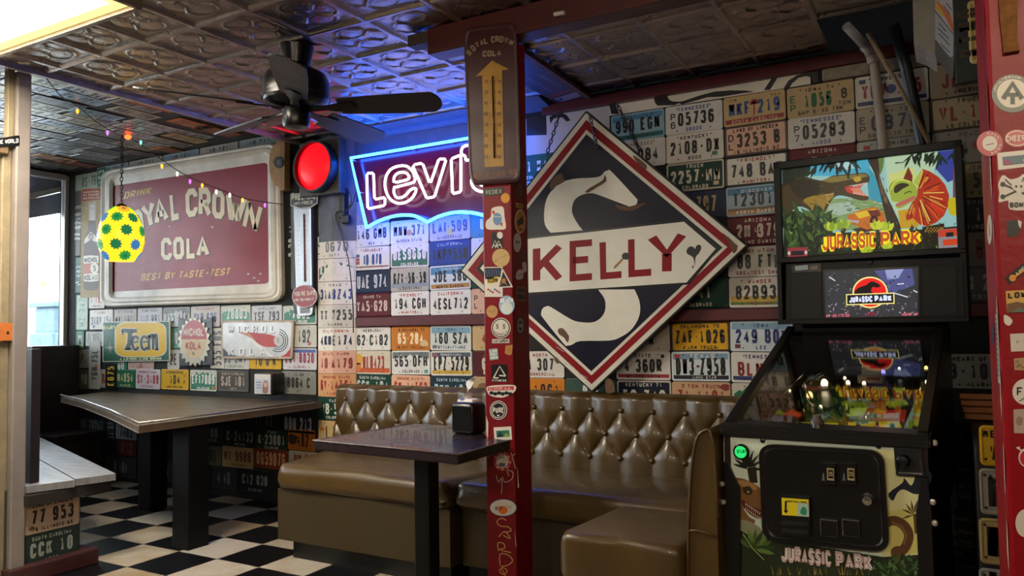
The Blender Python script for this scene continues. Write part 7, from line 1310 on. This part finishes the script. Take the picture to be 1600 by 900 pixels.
for P in ([(450, 200), (495, 230)], [(930, 320), (1030, 350)], [(1070, 300), (1100, 315)], [(950, 255), (1000, 250)]): sh.stroke(s5(P), 1.6, E_('#e0e0ea', .8), b0 + 1.6)
sh.poly(s5(ell(752, 315, 130, 116, 32)), E_('#f0dc8a', .9), b0 + 2); sh.poly(s5(ell(752, 315, 119, 105, 32)), E_('#e01414', .85), b0 + 2.4)
sh.poly(s5(curve([(640, 330), (660, 285), (720, 262), (760, 235), (800, 245), (830, 268), (800, 280), (770, 275), (760, 310), (790, 330)], 3, True)), E_('#0c0808', .3), b0 + 2.8)
sh.poly(s5([(575, 328), (930, 316), (932, 398), (576, 410)]), E_('#f0e08a', .9), b0 + 3.2); sh.poly(s5([(583, 335), (922, 324), (924, 391), (584, 402)]), E_('#17121a', .3), b0 + 3.6)
sh_ = sh; jp(s5([(598, 346), (910, 334), (912, 380), (600, 392)]), 0, E_('#d0d8ff', 1.0), 1.7, b0 + 4.2)
sh.line('01:00.772.00', s5([(430, 478), (600, 472), (600, 494), (430, 498)]), E_('#e06a7a', .8), 1.3, b0 + 2); sh.line('INSERT 1UP', s5([(985, 468), (1104, 464), (1104, 484), (985, 488)]), E_('#e06a7a', .8), 1.3, b0 + 2); sh.poly(s5([(722, 466), (792, 462), (794, 482), (724, 485)]), E_('#8a2040', .7), b0 + 2)
pbuild(sh, 'screen', bb)
sh = psheet(BD - .0165); sh.slab([(1237, 415), (1282, 411), (1283, 424), (1238, 426)], M('#26262a', .3), .0015); b0 = .0015 / Sheet.STEP; sh.poly([(1242, 416), (1262, 414), (1263, 421), (1243, 423)], M('#9aa8b0', .3), b0 + .6); sh.poly([(1266, 416), (1278, 415), (1278, 421), (1266, 422)], M('#6a5a4a', .3), b0 + .6); pbuild(sh, 'maker_plate', bb)
# front picture
sh = psheet(.0015); s3 = lambda P: [(1110 + x / 3.91, 670 + y / 3.91) for x, y in P]; s4 = lambda P: [(1290 + x / 3.914, 670 + y / 3.914) for x, y in P]; A = lambda h: M(h, .3)
sh.slab([(1131, 679), (1448, 696), (1448, 912), (1150, 905), (1131, 870)], A('#cfe0d0'), .001); b0 = .001 / Sheet.STEP
sh.poly([(1360, 702), (1448, 706), (1448, 880), (1380, 880)], A('#dcdca4'), b0 + .5); sh.poly([(1385, 800), (1448, 790), (1448, 860), (1390, 870)], A('#d8cf78'), b0 + .7); sh.poly([(1131, 820), (1220, 845), (1380, 870), (1448, 866), (1448, 912), (1131, 908)], A('#26301c'), b0 + .9)
def lf(P, h_, lay): sh.poly(P, A(h_), b0 + lay)
for a in [-2.9, -2.6, -2.2, -1.8, -1.5, -1.2, -.8, -.4, .1]:
    ca, sa = math.cos(a), math.sin(a); lf(s3([(230 + u * 100 * ca - v * 16 * sa, 240 + u * 120 * sa + v * 16 * ca) for u, v in ((0, -.4), (.4, .6), (.75, .2), (1, 0), (.7, -.5), (.4, -.6))]), '#1a1c18', 1.2)
lf(s3([(225, 240), (280, 230), (290, 330), (240, 330)]), '#2a2018', 1.3)
lf(s3(curve([(120, 330), (180, 300), (260, 330), (310, 372), (322, 450), (318, 520), (296, 550), (240, 520), (200, 480), (240, 540), (275, 560), (240, 600), (120, 600)], 3, True)), '#7f5a34', 1.5); lf(s3(curve([(150, 320), (230, 318), (290, 362), (260, 372), (200, 350)], 3, True)), '#a8824e', 1.8); lf(s3(curve([(200, 360), (240, 350), (260, 385), (235, 405), (205, 390)], 3, True)), '#3a2818', 2); lf(s3(ell(232, 385, 6, 6, 8)), '#d8c890', 2.4); lf(s3(curve([(195, 430), (250, 470), (315, 500), (300, 545), (240, 515), (200, 470)], 3, True)), '#5a2a20', 2)
for k in range(8): x, y = 215 + 12 * k, 452 + 8 * k; lf(s3([(x, y), (x + 9, y + 5), (x + 2, y + 20)]), '#d8cfb0', 2.4); lf(s3([(x - 4, y + 40), (x + 5, y + 42), (x + 3, y + 24)]), '#d8cfb0', 2.4)
lf(s3(curve([(120, 560), (230, 560), (320, 620), (340, 680), (220, 640)], 3, True)), '#8f9474', 1.6)
for k in range(9):
    a = -2.6 + .36 * k; ca, sa = math.cos(a), math.sin(a); lf(s3([(270 + u * 130 * ca - v * 30 * sa, 730 + u * 120 * sa + v * 30 * ca) for u, v in ((0, 0), (.3, .5), (.7, .45), (1, 0), (.7, -.4), (.3, -.5))]), ('#4a6a34', '#2c4a24', '#6a8a44')[k % 3], 2.6)
sh.stroke(s3([(200, 640), (260, 730), (330, 800)]), 1, A('#b8c878'), b0 + 3)
lf(s4(curve([(385, 395), (470, 330), (480, 300), (520, 345), (540, 320), (560, 265), (640, 262), (640, 330), (560, 400), (480, 370), (440, 390), (412, 440)], 3, True)), '#1c2430', 1.6)
for a in [-2.8, -2.3, -1.8, -1.3, -.9, 2.8]: ca, sa = math.cos(a), math.sin(a); lf(s4([(540 + u * 80 * ca - v * 12 * sa, 520 + u * 90 * sa + v * 12 * ca) for u, v in ((0, -.5), (.5, .5), (1, 0), (.5, -.6))]), '#4a4426', 1.4)
lf(s4([(535, 520), (555, 520), (560, 640), (545, 640)]), '#5a4a2a', 1.4)
sh.stroke(s4(curve([(370, 575), (420, 560), (480, 590), (510, 650), (490, 720), (450, 760)], 4)), 15, A('#5f4026'), b0 + 1.8); lf(s4(curve([(400, 740), (440, 715), (490, 735), (485, 775), (450, 812), (412, 800)], 3, True)), '#6a4a2c', 2.2); lf(s4(ell(425, 790, 5, 5, 8)), '#1a120a', 2.6); sh.stroke(s4([(405, 570), (470, 600), (495, 650), (480, 710)]), 3, A('#8a6640'), b0 + 2.2)
rr = random.Random(6)
for k in range(60): x, y = rr.uniform(300, 600), rr.uniform(800, 930); a = rr.uniform(-2.6, -.5); ca, sa = math.cos(a), math.sin(a); lf(s4([(x + u * 70 * ca - v * 20 * sa, y + u * 60 * sa + v * 20 * ca) for u, v in ((0, 0), (.4, .5), (1, 0), (.4, -.5))]), rr.choice(['#2c4a26', '#3f6434', '#1c2e18', '#55784a']), 2 + rr.random())
for k in range(26): x = rr.uniform(1190, 1360); lf([(x, 898), (x + rr.uniform(-5, 5), 880 + rr.uniform(0, 8)), (x + 2, 898)], rr.choice(['#8a7a3a', '#5a5a2a', '#a8964a']), 2.4)
sh_ = sh; JQ = [(1222, 851), (1362, 867), (1365, 893), (1221, 877)]; jp(grow(JQ, 1.6), 0, A('#1a1414'), 2.3, b0 + 3.6); jp(JQ, 0, A('#d8d2d0'), 1.7, b0 + 4.4); jp(grow(JQ, -1.2), 0, A('#c09088'), .5, b0 + 5)
pbuild(sh, 'front_art', front)
# coin door
sh = psheet(-.002); Qd = [(1187, 692), (1382, 703), (1391, 861), (1194, 844)]; kb = M('#09090a', .3); sh.slab(rquad(*Qd, .14, 6), kb, .016); dS = .016 / Sheet.STEP; gl_ = M('#3a3a3c', .2, .6)
i1 = rquad(*inset(Qd, .07), .12, 6); i2 = rquad(*inset(Qd, .085), .12, 6); i3 = rquad(*inset(Qd, .11), .12, 6); sh.ring(i1, i2, gl_, dS + .4, dS + 5); sh.ring(i2, i3, gl_, dS + 5, dS + .5)
cd = pbuild(sh, 'coin_door'); dd = -.0185
for x in (1281, 1313):
    sh = psheet(dd); sh.slab([(x, 722), (x + 25, 723.5), (x + 26, 757), (x + 1, 755.5)], M('#101012', .25), .012); b0 = .012 / Sheet.STEP; sh.poly([(x + 12, 730), (x + 23, 731), (x + 23.5, 750), (x + 12.5, 749)], M('#b9a878', .25, .4), b0 + .6); sh.poly([(x + 14, 733), (x + 21.5, 733.5), (x + 22, 746.5), (x + 14.5, 746)], kb, b0 + 1); sh.line('25', [(x + 15, 736), (x + 21, 736.5), (x + 21, 743), (x + 15, 742.5)], M('#b9a878', .3), 1.2, b0 + 1.6); sh.poly([(x + 6, 738), (x + 7.6, 738), (x + 9, 750), (x + 4.5, 749.5)], M('#77777a', .3, .5), b0 + .6); pbuild(sh, 'coin_slot', cd)
for x in (1282, 1316): sh = psheet(dd); q = [(x, 809), (x + 28, 812), (x + 29, 839), (x + 1, 836)]; sh.slab(q, M('#0c0c0d', .3), .01); b0 = .01 / Sheet.STEP; sh.ring(q, inset(q, .14), M('#48484a', .25, .4), b0 + .4, b0 + 3); pbuild(sh, 'coin_return', cd)
sh = psheet(dd); sh.slab([(1221, 773), (1267, 776), (1268, 838), (1222, 834)], M('#0c0c0d', .3), .014); b0 = .014 / Sheet.STEP; sh.poly([(1223, 776), (1265, 779), (1266, 806), (1224, 803)], M('#d8c81e', .35), b0 + .6); sh.poly([(1247, 784), (1265, 785.5), (1266, 806), (1248, 804.5)], M('#a9c4b4', .35), b0 + 1); sh.poly(curve([(1252, 800), (1256, 790), (1262, 794), (1261, 803)], 3, True), M('#2a8a6a', .35), b0 + 1.4); sh.line('INSERT BILL HERE', [(1229, 780), (1262, 782), (1262, 785), (1229, 783)], kb, 1.4, b0 + 1.6); sh.poly([(1228, 782), (1231, 782), (1231, 796), (1234, 796), (1229.5, 801), (1226, 796), (1228, 796)], kb, b0 + 1.2)
for y in (812, 824): sh.slab([(1224, y), (1265, y + 3), (1265, y + 8), (1224, y + 5)], M('#1f1f21', .25), .008, b0)
pbuild(sh, 'bill_acceptor', cd)
RYn = Matrix.Rotation(PI / 2, 4, 'X')
p_ = loc(1356, 781, dd); bm = BM(); lathe(bm, [(.02, 0), (.02, .008), (.013, .01)], 22, p_, mat=RYn); lathe(bm, [(.012, .01), (.0125, .016), (.004, .017), (.003, .012), (.001, .012)], 20, p_, mat=RYn, mi=1); obj('door_lock', bm, [kb, M('#b9b4a8', .2, .9)], cd, smooth=.5)
p_ = loc(1159, 705.5, -.002); bm = BM(); lathe(bm, [(.0245, 0), (.0245, .008), (.019, .012)], 26, p_, mat=RYn); sb_ = obj('start_button', bm, kb, front, smooth=.5)
bm = BM(); lathe(bm, [(.0185, .008), (.0185, .013), (.001, .0135)], 24, p_, mat=RYn); obj('button_face', bm, EM('#1ed060', 1, (.02, .62, .14)), sb_); sh = psheet(-.0175); sh.line('START', [(1151.5, 702.5), (1166.5, 703), (1166.5, 708.5), (1151.5, 708)], kb, 1.4, .2); pbuild(sh, 'lettering', sb_)
sh = psheet(-.002); sh.slab(rquad((1397, 698), (1441, 701), (1446, 744), (1401, 742), .06), M('#17171a', .35), .01); sh.ring(rquad((1400, 701), (1438, 704), (1443, 741), (1404, 739), .05), rquad((1402, 704), (1436, 706), (1440, 738), (1406, 737), .05), M('#2c2c30', .3), .01 / Sheet.STEP + 3, .01 / Sheet.STEP + .4); pp = pbuild(sh, 'plunger_plate', front)
p_ = loc(1414, 717, -.012); bm = BM(); lathe(bm, [(.006, 0), (.006, .02), (.016, .026), (.018, .036), (.012, .044), (.001, .046)], 20, p_, mat=RYn); obj('plunger', bm, kb, pp, smooth=.6)
for x, y in ((1192, 688.5), (1373, 697)): p_ = loc(x, y, -.002); bm = BM(); lathe(bm, [(.0075, 0), (.007, .004), (.001, .006)], 12, p_, mat=RYn); obj('screw', bm, kb, front, smooth=.6)
# legs
for sgn, P, bolts in ((-1, [(1131, 721), (1139, 722), (1157, 762), (1158, 912), (1140, 912), (1132, 800)], ((1129, 756), (1131, 784))), (1, [(1449, 744), (1440, 746), (1432, 800), (1437, 912), (1460, 912), (1456, 800)], ((1458, 784), (1461, 817)))):
    sh = psheet(-.002); sh.slab(P, M('#161618', .35, .3), .012); lp = [loc(x, y, -.008) for x, y in P]; x0 = loc(P[3][0], 912, 0).x; x1 = loc(P[4][0], 912, 0).x; o = pbuild(sh, 'leg')
    bm = BM(); zt_ = loc(P[3][0], 912, 0).z; xa, xb = min(x0, x1), max(x0, x1); prism(bm, [(xa, -.002, zt_ + .01), (xb, -.002, zt_ + .01), (xb + sgn * .01, -.03, .02), (xa + sgn * .01, -.03, .02)], (0, -.012, 0)); lathe(bm, [(.03, 0), (.03, .012), (.012, .022), (.01, .04)], 14, ((xa + xb) / 2 + sgn * .01, -.034, 0)); obj('lower_leg', bm, M('#161618', .35, .3), o)
    for x, y in bolts: p_ = loc(x, y, -.012); bm = BM(); lathe(bm, [(.0085, 0), (.0085, .004), (.007, .009), (.001, .011)], 14, p_, mat=RYn); obj('bolt', bm, M('#c9c4bc', .25, .6), o, smooth=.6)
    bm = BM(); prism(bm, [(xl if sgn < 0 else xr_ - .03, 1.2, .6), ((xl if sgn < 0 else xr_ - .03) + .03, 1.2, .6), ((xl if sgn < 0 else xr_ - .03) + .03 + sgn * .02, 1.24, 0), ((xl if sgn < 0 else xr_ - .03) + sgn * .02, 1.24, 0)], (0, .03, 0)); obj('leg', bm, M('#161618', .35, .3), t)
p_ = loc(1458, 692, .02); bm = BM(); lathe(bm, [(.009, 0), (.009, .008), (.006, .011), (.001, .012)], 14, p_, mat=Matrix.Rotation(PI / 2, 4, 'Y')); obj('flipper_button', bm, M('#cdbfb4', .3), t, smooth=.6)
